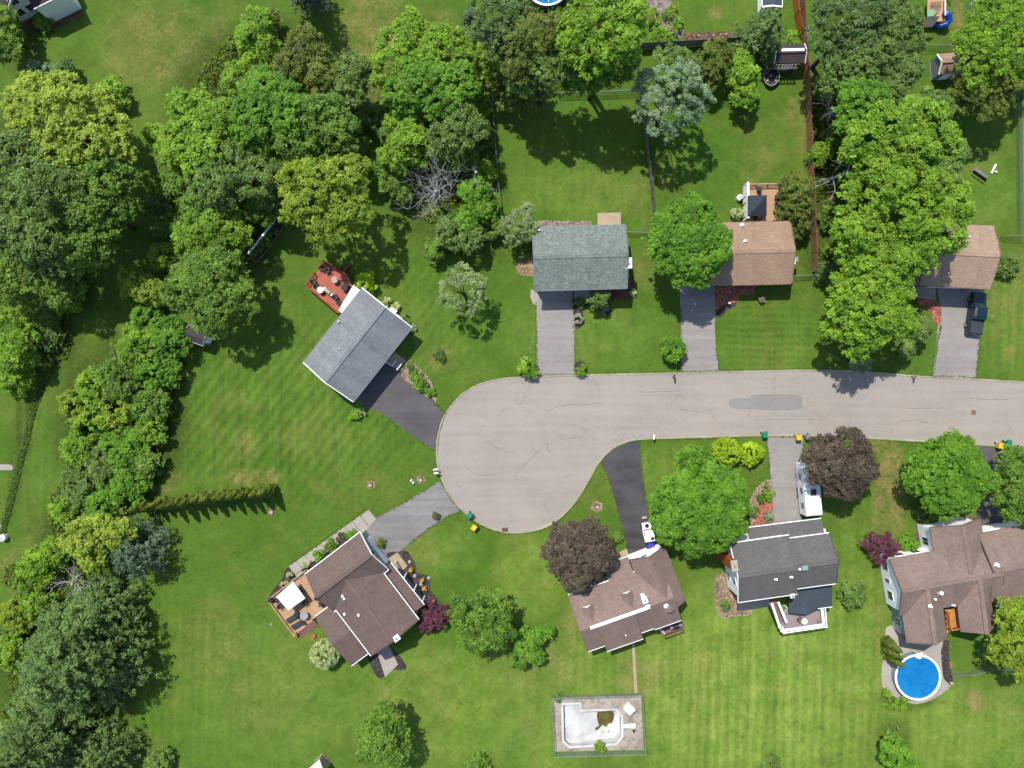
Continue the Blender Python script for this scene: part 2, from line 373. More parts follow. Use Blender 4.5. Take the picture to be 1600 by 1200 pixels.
# ------------------------------------------------------------------ ground with lawns
def lawn_material():
    t = NT('lawn_grass'); p = t.pos()
    A = t.n('Attribute', attribute_name='lawn'); a = t.n('SeparateColor', {0: A.outputs['Color']})
    B = t.n('Attribute', attribute_name='stripe'); b = t.n('SeparateColor', {0: B.outputs['Color']})
    nl = t.noise(p, 0.045, 4, 0.6); nm = t.noise(p, 0.33, 5, 0.65); nf = t.noise(p, 2.2, 5, 0.7); nx = t.noise(p, 9.0, 3, 0.75)
    base = t.mix(t.ramp(nl, [(0.35, 0.0), (0.65, 1.0)]), lin(84, 122, 36, 0.9), lin(103, 133, 48, 0.9))
    bright = t.mix(t.ramp(nm, [(0.35, 0.0), (0.65, 1.0)]), lin(118, 154, 54, 0.93), lin(138, 159, 70, 0.93))
    col = t.mix(a.outputs[1], base, bright)
    tan = t.mix(t.ramp(nf, [(0.35, 0.0), (0.65, 1.0)]), lin(150, 138, 76, 0.8), lin(172, 148, 100, 0.8))
    dryf = t.math('MULTIPLY', a.outputs[0], t.ramp(t.math('ADD', t.math('MULTIPLY', nm, 0.6), t.math('MULTIPLY', nf, 0.4)), [(0.36, 0.0), (0.6, 1.0)]), clamp=True)
    # thin natural browning everywhere
    gen = t.ramp(t.noise(p, 0.16, 6, 0.72, 0.4), [(0.52, 0.0), (0.68, 0.34)])
    col = t.mix(gen, col, lin(128, 130, 62, 0.84))
    gen2 = t.ramp(t.noise(p, 0.8, 5, 0.7, 0.8), [(0.52, 0.0), (0.68, 0.4)])
    col = t.mix(gen2, col, lin(70, 108, 44, 0.86))
    gen3 = t.ramp(t.noise(t.map(p, (1, 1, 1), (0, 0, 0), (31, 17, 0)), 0.55, 5, 0.75, 0.8), [(0.6, 0.0), (0.76, 0.4)])
    col = t.mix(gen3, col, lin(142, 132, 74, 0.82))
    col = t.mix(dryf, col, tan)
    # mowing lines in three directions
    def bands(ang, period, soft):
        q = t.map(p, (1, 1, 1), (0, 0, ang))
        q = t.n('VectorMath', {0: q, 1: t.n('VectorMath', {0: t.n('TexNoise', {'Vector': p, 'Scale': 0.22, 'Detail': 2.0}).outputs[1], 3: soft}, operation='SCALE').outputs[0]}, operation='ADD').outputs[0]
        w = t.n('TexWave', {'Vector': q, 'Scale': 1.0 / period / 3.1831 * 1.0, 'Distortion': 0.0}, wave_type='BANDS', bands_direction='X').outputs[1]
        s = t.noise(t.map(p, (1.6, 0.06, 1), (0, 0, ang)), 1.0, 3, 0.6)
        s2 = t.noise(t.map(p, (0.55, 0.03, 1), (0, 0, ang)), 1.0, 4, 0.65)
        return t.math('ADD', t.math('MULTIPLY', w, 0.16), t.math('ADD', t.math('MULTIPLY', s, 0.5), t.math('MULTIPLY', s2, 0.5)))
    for ch, ang, per, amp in ((0, math.radians(38), 1.35, 0.34), (1, math.radians(2), 1.3, 0.26), (2, math.radians(91), 0.95, 0.34)):
        w = bands(ang, per, 0.8)
        k = t.mix(b.outputs[ch], (1, 1, 1, 1), t.ramp(w, [(0.35, 1 - amp), (0.8, 1 + amp)]))
        col = t.mix(1.0, col, k, 'MULTIPLY')
    clv = t.ramp(t.noise(t.map(p, (1, 1, 1), (0, 0, 0), (7, 91, 0)), 1.5, 3, 0.6, 0.5), [(0.6, 0.0), (0.68, 0.45)])
    col = t.mix(clv, col, lin(62, 106, 40, 0.9))
    thin = t.ramp(t.noise(t.map(p, (1, 1, 1), (0, 0, 0), (57, 3, 0)), 0.09, 5, 0.75, 1.2), [(0.56, 0.0), (0.64, 0.3)])
    col = t.mix(thin, col, lin(140, 140, 72, 0.85))
    # unmown, weedy ground under and round the thickets
    rough = t.mix(t.ramp(nf, [(0.3, 0.0), (0.7, 1.0)]), lin(44, 62, 22, 0.8), lin(92, 108, 44, 0.8))
    col = t.mix(a.outputs[2], col, rough)
    col = t.mix(1.0, col, t.ramp(nm, [(0.28, 0.82), (0.72, 1.18)]), 'MULTIPLY')
    col = t.mix(1.0, col, t.ramp(nf, [(0.28, 0.82), (0.72, 1.18)]), 'MULTIPLY')
    col = t.mix(1.0, col, t.ramp(nx, [(0.25, 0.8), (0.75, 1.22)]), 'MULTIPLY')
    t.bump(t.math('ADD', nx, nf), 0.6, 0.06)
    return t.fin(col, 0.9, 0.12)
M['lawn'] = lawn_material()

DRY = [(250, 70, 90, 70, .5), (590, 60, 60, 70, .75), (255, 100, 14, 22, .8), (270, 20, 20, 12, .5), (205, 40, 18, 14, .6), (340, 45, 14, 25, .5), (180, 170, 14, 14, .6), (325, 150, 8, 10, .9),
       (590, 60, 40, 55, .8), (585, 130, 20, 30, .7), (640, 30, 60, 20, .5), (580, 10, 40, 20, .6), (690, 30, 30, 15, .3),
       (395, 745, 45, 12, .9), (250, 765, 25, 6, .7), (380, 700, 20, 30, .4), (270, 745, 20, 10, .5), (1390, 760, 28, 70, 1.0), (1375, 700, 28, 18, .8), (1385, 820, 30, 25, .6), (1365, 850, 12, 50, .45),
       (1525, 1095, 22, 20, .9), (1205, 1025, 10, 12, .7), (1372, 980, 9, 60, .5), (1378, 1070, 8, 10, .7), (1486, 1040, 5, 5, .9), (1555, 480, 10, 60, .35), (1590, 450, 25, 70, .35), (1580, 550, 12, 12, .6),
       (1180, 260, 25, 40, .35), (1165, 205, 10, 8, .5), (1253, 190, 6, 70, .6), (1310, 330, 8, 40, .3), (1118, 20, 10, 12, .9), (1495, 20, 10, 45, .9), (1500, 70, 12, 12, .5),
       (960, 300, 60, 30, .2), (1240, 175, 16, 25, .5), (885, 540, 30, 20, .4), (1010, 420, 18, 30, .35), (1235, 960, 30, 60, .1), (850, 1040, 70, 40, .35), (1000, 1060, 40, 35, .45), (895, 980, 15, 40, .4),
       (1330, 260, 10, 20, .5), (20, 890, 25, 30, .5), (50, 830, 20, 50, .3), (330, 1000, 60, 60, .3), (470, 1010, 40, 60, .25), (690, 560, 25, 20, .45), (655, 745, 12, 10, .5), (600, 1090, 40, 40, .2), (660, 800, 40, 15, .2), (490, 690, 60, 40, .15),
       (1520, 265, 20, 10, .3), (1120, 900, 12, 50, .2), (1100, 1080, 30, 80, .2), (640, 860, 50, 30, .35), (400, 1100, 60, 50, .2), (930, 760, 12, 20, .2), (1055, 750, 10, 30, .3), (1570, 1100, 30, 40, .2)]
BRIGHT = [(1180, 1080, 240, 170, 1.0), (960, 1060, 120, 120, .7), (700, 1100, 160, 110, .6), (420, 1080, 150, 140, .3), (1480, 1140, 160, 80, .75), (1340, 1000, 60, 120, .7), (1330, 840, 30, 40, .4), (830, 900, 60, 70, .7), (690, 860, 60, 40, .4),
          (900, 520, 130, 60, .35), (900, 300, 110, 40, .35), (1190, 620, 40, 60, .3), (1570, 500, 40, 90, .4), (860, 1160, 60, 60, .7), (1570, 650, 60, 30, .3), (450, 650, 150, 100, .1), (1540, 300, 50, 60, .3), (1020, 760, 60, 60, .4)]
ROUGH = [(90, 260, 110, 130, 1), (60, 420, 90, 100, 1), (70, 540, 60, 60, .7), (420, 170, 150, 130, 1), (340, 370, 90, 80, .9), (680, 180, 80, 130, 1), (690, 330, 70, 60, .55), (190, 660, 100, 130, 1), (140, 840, 80, 60, 1), (100, 1060, 110, 130, .9),
         (860, 70, 120, 70, .9), (1350, 90, 70, 110, 1), (1300, 250, 40, 110, .9), (1390, 330, 80, 120, .6), (1270, 380, 18, 60, .6), (1330, 520, 40, 50, .3), (30, 50, 40, 60, .6), (30, 690, 8, 90, .6), (45, 655, 7, 60, .7), (18, 760, 6, 60, .6), (1560, 100, 40, 80, .7), (1420, 1095, 50, 15, .5), (1395, 1150, 30, 30, .4), (760, 380, 30, 50, .3), (1290, 1190, 20, 8, .3)]
S_DIAG = [(440, 640, 230, 150, 1.0), (680, 470, 110, 130, .5), (300, 620, 80, 80, .6), (600, 1080, 200, 120, .25)]
S_VERT = [(1190, 1090, 220, 180, 1.0), (930, 1060, 150, 150, .5), (1480, 1150, 130, 70, .5), (130, 620, 120, 260, .6), (1570, 500, 50, 110, .8), (900, 520, 120, 60, .35), (300, 1080, 130, 150, .5), (1340, 900, 40, 160, .6), (1040, 760, 60, 80, .3), (930, 280, 130, 80, .4)]
S_HORZ = [(1200, 525, 85, 60, .8)]
GRND_HOLE = [(880, 1101.5), (904.5, 1100.5), (905.5, 1112), (962, 1110), (970, 1120), (970.5, 1150), (961, 1160.5), (891, 1165), (881.5, 1157)]
def inpoly(x, y, P):
    r = np.zeros_like(x, bool); n = len(P); j = n - 1
    for i in range(n):
        xi, yi = P[i]; xj, yj = P[j]
        c = ((yi > y) != (yj > y)) & (x < (xj - xi) * (y - yi) / (yj - yi + 1e-12) + xi)
        r ^= c; j = i
    return r
def make_ground():
    xs = np.concatenate([[-1500, -400, -150, -95], np.arange(-78, 78.01, 0.45), [95, 150, 400, 1500]])
    ys = np.concatenate([[-1500, -400, -150, -75], np.arange(-60, 60.01, 0.45), [75, 150, 400, 1500]])
    X, Y = np.meshgrid(xs, ys); nx, ny = len(xs), len(ys)
    co = np.stack([X.ravel(), Y.ravel(), np.zeros(nx * ny)], 1)
    px = X.ravel() * K + 800; py = 600 - Y.ravel() * K
    def field(L):
        f = np.zeros_like(px)
        for (cx, cy, rx, ry, a) in L:
            d = ((px - cx) / rx) ** 2 + ((py - cy) / ry) ** 2; f = np.maximum(f, a * np.clip(1.35 - d, 0, 1) ** 0.8)
        return f
    ii = np.arange(nx * ny).reshape(ny, nx)
    Q = np.stack([ii[:-1, :-1], ii[:-1, 1:], ii[1:, 1:], ii[1:, :-1]], -1).reshape(-1, 4)
    hole = inpoly(px, py, [((x - 925) * 1.05 + 925, (y - 1132) * 1.06 + 1132) for x, y in GRND_HOLE])
    Q = Q[~hole[Q].any(1)]
    me = bpy.data.meshes.new('ground'); me.vertices.add(len(co)); me.vertices.foreach_set('co', co.ravel().astype(np.float32))
    me.loops.add(Q.size); me.loops.foreach_set('vertex_index', Q.ravel().astype(np.int32))
    me.polygons.add(len(Q)); me.polygons.foreach_set('loop_start', (np.arange(len(Q)) * 4).astype(np.int32))
    me.update(calc_edges=True)
    for nm, ch in (('lawn', (DRY, BRIGHT, ROUGH)), ('stripe', (S_DIAG, S_VERT, S_HORZ))):
        at = me.attributes.new(nm, 'FLOAT_COLOR', 'POINT')
        c = np.ones((len(co), 4), np.float32)
        for k in range(3): c[:, k] = field(ch[k])
        at.data.foreach_set('color', c.ravel())
    o = link_mesh('ground', me, M['lawn']); o['kind'] = 'structure'; return o
make_ground()

# ------------------------------------------------------------------ road, kerb, driveways
TOP = [(1760, 606), (1600, 598.5), (1520, 594), (1437, 589.5), (1360, 583.5), (1300, 580.5), (1200, 581), (1060, 584.5), (940, 587), (850, 589.5), (800, 592), (770, 596), (745, 604), (720, 620), (697, 648), (687, 676), (683.5, 705), (687, 733), (700, 765), (725, 798), (760, 821.5), (800, 831), (840, 826), (870, 811), (895, 786), (915, 756), (934, 722), (955, 700.5), (978, 689), (1005, 684.5), (1100, 681.5), (1200, 679), (1300, 680), (1400, 685.5), (1500, 691.5), (1600, 698), (1760, 708)]
road_line = smooth_line(TOP, step=5)
sheet('road', road_line, -0.02, 0.012, M['road'])
def kerb_strip():
    P = [W(x, y) for x, y in road_line]; w = 0.22; n = len(P); V = []; F = []
    prof = [(0.0, 0.005), (0.02, 0.05), (0.06, 0.075), (0.17, 0.08), (0.24, 0.06), (0.25, -0.02)]
    for i in range(n):
        d = (P[min(i + 1, n - 1)] - P[max(i - 1, 0)]).normalized(); nn = Vector((d.y, -d.x, 0))
        for q, z in prof: V.append(tuple(P[i] + nn * q + Vector((0, 0, z))))
    m = len(prof)
    for i in range(n - 1):
        for k in range(m - 1): F.append((i * m + k, (i + 1) * m + k, (i + 1) * m + k + 1, i * m + k + 1))
    o = mesh_obj('kerb', V, F, M['kerb']); o['kind'] = 'structure'
kerb_strip()
sheet('road_patch', smooth_line([(1139, 628), (1146, 622.5), (1172, 622), (1176, 617), (1220, 616), (1249, 618), (1253, 628), (1250, 639), (1215, 641), (1172, 639.5), (1144, 637)], True, 4), 0.0, 0.017, M['patch'])
for L in ([(1172, 641), (1174, 655), (1215, 656), (1292, 655)], [(1395, 636), (1430, 639), (1462, 637), (1485, 640)], [(1515, 622), (1555, 624), (1592, 622)], [(868, 669), (884, 664), (905, 665), (914, 674), (900, 684), (880, 685), (870, 677), (868, 669)], [(842, 702), (826, 720), (812, 734), (803, 750)], [(852, 642), (880, 633), (912, 632), (942, 629)], [(995, 612), (1025, 613), (1066, 610)], [(1370, 660), (1392, 664), (1415, 657), (1450, 661)], [(858, 688), (855, 700), (860, 705)], [(760, 690), (790, 706), (812, 700)], [(728, 730), (748, 742), (775, 741)], [(1060, 640), (1092, 643), (1118, 640)]):
    Pc = smooth_line(L, step=7); rc = random.Random(int(L[0][0])); Lf = []; Rt = []
    for i in range(len(Pc)):
        a, b = W(*Pc[max(0, i - 1)]), W(*Pc[min(len(Pc) - 1, i + 1)]); d = (b - a).normalized(); nn = Vector((-d.y, d.x, 0)); c = W(*Pc[i]) + nn * rc.uniform(-.1, .1); w_ = rc.uniform(.008, .024)
        Lf.append(c + nn * w_); Rt.append(c - nn * w_)
    V = [(v.x, v.y, .0165) for v in Lf + Rt]; n_ = len(Lf); o = mesh_obj('road_crack', V, [(n_ + i, n_ + i + 1, i + 1, i) for i in range(n_ - 1)], M['drive_dark']); o['kind'] = 'structure'
DR = 'driveway'
sheet(DR, [(837, 440), (898, 440), (897, 588.5), (838, 590.5)], -0.01, 0.020, M['drive_grey'])
sheet(DR, [(1062, 430), (1117, 430), (1117, 505), (1119, 545), (1124, 583), (1064, 584.5), (1063, 500)], -0.01, 0.020, M['drive_grey'])
sheet(DR, [(1462, 440), (1538, 440), (1530, 530), (1524.5, 594.5), (1457, 590.5), (1464, 520), (1470, 480)], -0.01, 0.020, M['drive_grey'])
sheet(DR, [(548, 615), (600, 555), (632, 582), (650, 600), (697, 647.5), (687, 676), (683, 707), (640, 677), (592, 644), (572, 636)], -0.01, 0.020, M['drive_dark'])
sheet(DR, [(566, 828), (588, 809), (640, 780), (686.5, 752), (700, 765), (717, 790), (724, 797), (700, 806), (672, 824), (640, 850), (608, 872), (590, 855)], -0.01, 0.020, M['drive_mid'])
sheet(DR, smooth_line([(937, 718), (955, 700.5), (978, 689), (998.5, 686)], step=4) + [(1003, 735), (1010, 785), (1021, 850), (1020, 862), (982, 874), (975, 835), (962, 785), (952, 750)], -0.01, 0.020, M['drive_black'])
sheet(DR, [(1196, 679.5), (1257, 681), (1252, 720), (1252, 835), (1206, 835), (1207, 775), (1203, 730)], -0.01, 0.020, M['drive_grey'])
sheet(DR, [(1522, 693), (1573, 697), (1563, 735), (1562, 800), (1580, 835), (1520, 835), (1535, 760), (1538, 720)], -0.01, 0.020, M['drive_dark'])

# paths, patios and beds: (name, polygon, material, top)
for nm, P, mt, z in [
    ('side_path', smooth_line([(838, 458), (830, 452), (829, 465), (833, 474), (838, 480), (838, 500), (841, 500), (841, 452)], True, 3), 'concrete', 0.03),
    ('patio_slab', [(933.5, 333), (970, 332), (970, 362), (934, 362)], 'concrete_warm', 0.05),
    ('gravel_strip', smooth_line([(843, 345), (880, 345.5), (921, 345), (924, 350), (923, 362), (842, 362)], True, 3), 'gravel', 0.02),
    ('mulch_bed', smooth_line([(806, 420), (808, 402), (822, 395), (835, 395), (838, 430), (830, 432), (815, 430)], True, 4), 'mulch_tan', 0.03),
    ('mulch_bed', smooth_line([(898, 450), (945, 450), (952, 478), (955, 488), (948, 494), (940, 490), (932, 482), (918, 478), (911, 485), (912, 505), (905, 512), (898, 508)], True, 4), 'mulch_dark', 0.03),
    ('mulch_bed', smooth_line([(899, 568), (908, 563), (916, 570), (917, 584), (908, 588), (899, 584)], True, 4), 'mulch_dark', 0.03),
    ('porch_slab', [(897, 448), (922, 448), (922, 470), (897, 470)], 'concrete', 0.06),
    ('mulch_bed', [(950, 446), (986, 446), (985, 420), (992, 440), (986, 466), (950, 470)], 'mulch_brown', 0.025),
    ('brick_path', [(1117, 440), (1180, 440), (1180, 460), (1154, 461), (1154, 471), (1130, 477), (1117, 486)], 'brick', 0.04),
    ('mulch_bed', smooth_line([(1120, 485), (1133, 474), (1150, 471), (1149, 478), (1136, 485), (1124, 497)], True, 4), 'mulch_dark', 0.03),
    ('brick_path', smooth_line([(1425, 462), (1450, 465), (1468, 474), (1471, 490), (1469, 507), (1460, 503), (1453, 488), (1438, 476), (1424, 474)], True, 4), 'brick', 0.04),
    ('porch_slab', [(1422, 445), (1462, 447), (1461, 468), (1424, 464)], 'concrete', 0.08),
    ('garden_bed', smooth_line([(629, 572), (643, 562), (652, 574), (665, 585), (676, 603), (681, 622), (680, 628), (664, 618), (645, 602), (628, 590)], True, 4), 'mulch_tan', 0.03),
    ('porch_slab', [(604, 566), (617, 550), (634, 563), (622, 580)], 'concrete', 0.1),
    ('mulch_bed', smooth_line([(450, 886), (470, 886), (546, 830), (566, 828), (480, 902), (440, 938), (420, 934), (440, 905)], True, 3), 'mulch_dark', 0.02),
    ('mulch_bed', smooth_line([(604, 868), (620, 862), (637, 862), (648, 880), (653, 895), (671, 901), (672, 920), (685, 938), (690, 950), (665, 950), (630, 905)], True, 4), 'mulch_dark', 0.03),
    ('patio_slab', [(607, 872), (621, 863), (637, 884), (628, 892), (622, 884), (614, 886)], 'concrete_warm', 0.05),
    ('mulch_bed', smooth_line([(575, 1022), (600, 1010), (620, 1020), (635, 1040), (630, 1047), (608, 1047), (598, 1060), (585, 1052)], True, 3), 'mulch_dark', 0.03),
    ('patio_slab', [(587, 1012), (604, 1000), (622, 1038), (602, 1058)], 'concrete', 0.05),
    ('front_walk', [(951, 871), (979, 857), (982, 866), (953, 879)], 'concrete_warm', 0.05),
    ('mulch_bed', [(953, 880), (981, 867), (984, 877), (957, 889)], 'mulch_brown', 0.03),
    ('mulch_bed', [(884, 905), (920, 895), (925, 915), (892, 930)], 'mulch_brown', 0.03),
    ('garden_path', [(987, 1005), (991.5, 1005), (996, 1083), (991.5, 1083)], 'concrete_warm', 0.03),
    ('planted_bed', smooth_line([(1172, 800), (1172, 782), (1180, 765), (1196, 752), (1206, 752), (1207, 790), (1207, 826), (1172, 830)], True, 4), 'mulch_tan', 0.025),
    ('brick_path', smooth_line([(1206, 780), (1197, 782), (1186, 790), (1181, 803), (1182, 826), (1193, 826), (1193, 808), (1198, 797), (1207, 795)], True, 4), 'brick', 0.05),
    ('mulch_bed', smooth_line([(1117, 905), (1128, 895), (1140, 905), (1152, 935), (1172, 950), (1172, 962), (1150, 962), (1136, 966), (1124, 960), (1118, 945)], True, 4), 'mulch_tan', 0.03),
    ('patio_slab', [(1152, 935), (1202, 928), (1203, 948), (1153, 954)], 'concrete', 0.05),
    ('mulch_bed', [(1430, 820), (1460, 812), (1475, 815), (1520, 806), (1530, 820), (1456, 862), (1432, 858)], 'mulch_brown', 0.025),
    ('front_walk', [(1440, 815), (1447, 824), (1449, 852), (1400, 868), (1399, 862), (1442, 850)], 'concrete_warm', 0.05),
    ('pool_patio', smooth_line([(1384, 982), (1398, 978), (1408, 990), (1420, 1003), (1470, 1000), (1470, 1020), (1474, 1058), (1482, 1070), (1470, 1085), (1434, 1100), (1400, 1090), (1380, 1075), (1378, 1040), (1384, 1010)], True, 4), 'concrete', 0.03),
    ('gravel_bed', [(1468, 1000), (1482, 1000), (1484, 1040), (1490, 1066), (1478, 1078), (1466, 1070), (1472, 1040)], 'mulch_dark', 0.028),
    ('step_path', [(1555, 935), (1600, 926), (1600, 936), (1556, 950)], 'concrete', 0.04),
    ('stone_bed', smooth_line([(1008, -10), (1040, -10), (1058, 25), (1068, 50), (1062, 60), (1045, 48), (1030, 45), (1020, 20)], True, 4), 'gravel', 0.025),
    ('soil_bed', [(1066, 52), (1166, 49), (1168, 60), (1070, 63)], 'mulch_brown', 0.03),
    ('mulch_bed', [(24, 36), (70, 22), (120, 14), (130, 22), (126, 28), (90, 42), (60, 50), (30, 48)], 'mulch_brown', 0.025),
    ('concrete_slab', [(-30, 724), (18, 726), (22, 731), (18, 735), (-30, 733)], 'concrete', 0.06),
    ('concrete_slab', [(-20, 817), (6, 817), (6, 828), (-20, 828)], 'concrete', 0.06),
    ('soil_bed', [(1259, 95), (1268, 95), (1280, 430), (1273, 432), (1265, 250)], 'mulch_brown', 0.02)]:
    sheet(nm, P, -0.01, z, M[mt])

# slab walk beside the brown house: each slab is a piece of its own
def slab_walk():
    o = root('slab_walk', None, None, W(515, 850)); o['kind'] = 'structure'
    rnd = random.Random(4)
    def quad(a, b, c, d): 
        MB().slab([tuple(W(*p))[:2] for p in (a, b, c, d)], -0.01, 0.05 + rnd.uniform(-0.006, 0.008)).build('slab', M['concrete'], o)
    A, B = (451, 885), (575.5, 796); n = 10
    dx, dy = (B[0] - A[0]) / n, (B[1] - A[1]) / n; w = (9.5, 12.8)
    for i in range(n):
        if i == n - 1: break
        e = 0.35
        a = (A[0] + dx * i + e * .8, A[1] + dy * i - e * .6); b = (A[0] + dx * (i + 1) - e * .8, A[1] + dy * (i + 1) + e * .6)
        k = 1.0 if i < 7 else 1.55
        quad(a, b, (b[0] + w[0] * k, b[1] + w[1] * k), (a[0] + w[0] * k, a[1] + w[1] * k))
    a = (A[0] + dx * 9 + .3, A[1] + dy * 9 - .2)
    quad(a, B, (588, 811), (a[0] + 13, a[1] + 17)); quad((a[0] + 13.3, a[1] + 17.4), (588, 811.6), (571.5, 825), (562, 833))
    for i in range(2):
        quad((461 + i * 6, 898.5 + i * 8), (471 + i * 6, 891.5 + i * 8), (476.5 + i * 6, 898.8 + i * 8), (466.5 + i * 6, 906 + i * 8))
slab_walk()

# ------------------------------------------------------------------ houses
class House:
    def __init__(s, name, label, px, cat='house'):
        s.r = root(name, label, cat, W(*px)); s.wings = []
    def wing(s, p0, p1, p3, ze, zr, roof, wall, rf=0.5, over=0.4, rake=0.3, trim='white', gable=(True, True), z0=0.0, gutter=True, cap=True, rakew=0.08, rmat=None):
        O = W(*p0, ze); U = W(*p1, ze) - O; V = W(*p3, ze) - O
        L = U.length; u = U / L; v = V - u * V.dot(u); D = v.length; v = v / D
        w = dict(O=O, u=u, v=v, L=L, D=D, ze=ze, zr=zr, rf=rf, over=over, rake=rake, z0=z0)
        P = lambda a, b, z: O + u * a + v * b + Vector((0, 0, z - ze))
        w['P'] = P; s.wings.append(w); R = s.r; t = 0.16
        hand = u.cross(v).z > 0
        for (b0, z_0, b1, z_1) in ((0, ze, rf * D, zr), (D, ze, rf * D, zr)):
            vs = [P(0, b0, z_0), P(L, b0, z_0), P(L, b1, z_1), P(0, b1, z_1)]; vs += [x - Vector((0, 0, t)) for x in vs]
            sl = math.hypot(b1 - b0, z_1 - z_0); uv = [(0, 0), (L, 0), (L, sl), (0, sl)] * 2
            F = [(0, 1, 2, 3), (7, 6, 5, 4), (0, 4, 5, 1), (1, 5, 6, 2), (2, 6, 7, 3), (3, 7, 4, 0)]
            if (b1 > b0) != hand: F = [f[::-1] for f in F]
            mesh_obj('roof', vs, F, M[roof], R, uv=uv)
        if cap:
            c = MB(); c.bar(P(0.02, rf * D - .12, zr - .035), P(L - .02, rf * D - .12, zr - .035), 0.3, 0.05).bar(P(0.03, rf * D + .12, zr - .03), P(L - .03, rf * D + .12, zr - .03), 0.3, 0.05)
            c.build('ridge_cap', M[roof], R, uv=[(x[0], x[1]) for x in c.V])
        if gutter:
            for b, sg in ((0, -1), (D, 1)):
                MB().bar(P(-.02, b + sg * .05, ze - .09), P(L + .02, b + sg * .05, ze - .09), 0.11, 0.13).build('gutter', M[trim], R)
        for gi, a in ((0, -0.03), (1, L + 0.03)):
            if gable[gi]:
                m = MB(); q = rakew / 2 * (-1 if gi == 0 else 1)
                m.bar(P(a + q - .0, 0, ze - .08), P(a + q, rf * D, zr - .08), rakew, 0.2, (0, 0, 1)).bar(P(a + q, D, ze - .08), P(a + q, rf * D, zr - .08), rakew, 0.2)
                m.build('rake_board', M[rmat or trim], R)
        # walls: a pentagonal prism inside the overhang
        k1 = (zr - ze) / (rf * D); k2 = (zr - ze) / ((1 - rf) * D)
        zA = ze + k1 * over - t - .02; zB = ze + k2 * over - t - .02; zR = zr - t - .02
        vs = []
        for a in (rake, L - rake): vs += [P(a, over, z0), P(a, D - over, z0), P(a, D - over, zB), P(a, rf * D, zR), P(a, over, zA)]
        F = [(0, 1, 2, 3, 4)[::-1], (5, 6, 7, 8, 9), (0, 5, 9, 4)[::1], (1, 2, 7, 6), (4, 9, 8, 3), (3, 8, 7, 2)]
        if not hand: F = [f[::-1] for f in F]
        mesh_obj('wall', vs, F, M[wall], R)
        f = MB(); 
        for (a0, b0, a1, b1) in ((rake, over, L - rake, over), (rake, D - over, L - rake, D - over), (rake, over, rake, D - over), (L - rake, over, L - rake, D - over)):
            f.bar(P(a0, b0, z0 + .15), P(a1, b1, z0 + .15), .06, .3)
        f.build('foundation', M['concrete'], R)
        return w
    def face(s, w, side, t):
        """point on a wall: side u0/u1/v0/v1, t metres along it; gives point at z=0, direction along, outward normal"""
        if side == 'v0': return w['P'](w['rake'] + t, w['over'], 0), w['u'], -w['v']
        if side == 'v1': return w['P'](w['rake'] + t, w['D'] - w['over'], 0), w['u'], w['v']
        if side == 'u0': return w['P'](w['rake'], w['over'] + t, 0), w['v'], -w['u']
        return w['P'](w['L'] - w['rake'], w['over'] + t, 0), w['v'], w['u']
    def panel(s, w, side, t, z, wd, ht, name, mat, depth=0.05, parent=None, off=0.0):
        p, d, n = s.face(w, side, t); c = p + n * (off + depth / 2); c.z = z + ht / 2
        ang = math.atan2(d.y, d.x)
        return MB().box(c, (wd, depth, ht), ang).build(name, mat, parent or s.r)
    def window(s, w, side, t, z, wd=1.1, ht=1.2, frame='white', panes=2):
        f = s.panel(w, side, t, z, wd, ht, 'window', M[frame], 0.06)
        k = panes; pw = (wd - 0.14 - 0.06 * (k - 1)) / k
        for i in range(k):
            s.panel(w, side, t + (i - (k - 1) / 2) * (pw + 0.06), z + .07, pw, ht - .14, 'pane', M['glass'], 0.015, f, 0.062)
    def door(s, w, side, t, wd=0.95, ht=2.1, mat='white', z=0.1):
        f = s.panel(w, side, t, z, wd, ht, 'door', M[mat], 0.07); s.panel(w, side, t + wd * .35, z + .95, .07, .07, 'handle', M['grey_metal'], 0.06, f, .07)
    def garage(s, w, side, t, wd=4.6, ht=2.2, mat='white'):
        f = s.panel(w, side, t, 0.03, wd, ht, 'garage_door', M[mat], 0.05)
        for r in range(4):
            s.panel(w, side, t, 0.08 + r * ht / 4, wd - .15, ht / 4 - .07, 'door_panel', M[mat], 0.03, f, 0.052)
    def vent(s, w, a, b, r=0.12, h=0.35, mat='white_metal', parent=None):
        rf, D = w['rf'], w['D']; bb = b / (rf * D) if b < rf * D else (D - b) / ((1 - rf) * D)
        z = w['ze'] + (w['zr'] - w['ze']) * bb; p = w['P'](a, b, z - .05)
        m = MB().cyl(p, r, h + .05, 10).cyl((p.x, p.y, p.z + .02), r * 1.9, .06, 10); m.cyl((p.x, p.y, p.z + h + .05), r * 1.35, .07, 10, r * 1.0)
        m.build('vent_pipe', M[mat], s.r)
    def at(s, w, px, py):
        """roof coordinates (a, b) seen at a pixel"""
        b = 0; 
        for _ in range(12):
            rf, D = w['rf'], w['D']; bb = b / (rf * D) if b < rf * D else (D - b) / ((1 - rf) * D)
            z = w['ze'] + (w['zr'] - w['ze']) * max(0, min(1, bb)); q = W(px, py, z) - w['O']; a, b = q.dot(w['u']), q.dot(w['v'])
        return a, b
    def ventpx(s, w, px, py, **k): s.vent(w, *s.at(w, px, py), **k)
    def chimney(s, px, py, z0, z1, sx, sy, ang, mat, capm='white', hole=True):
        c = W(px, py, z1); m = MB().box((c.x, c.y, (z0 + z1) / 2), (sx, sy, z1 - z0), ang).build('chimney', M[mat], s.r)
        MB().box((c.x, c.y, z1 + .05), (sx + .14, sy + .14, .1), ang).build('chimney_cap', M[capm], m)
        if hole: MB().cyl((c.x, c.y, z1 + .1), .13, .3, 10).build('flue', M['grey_metal'], m)
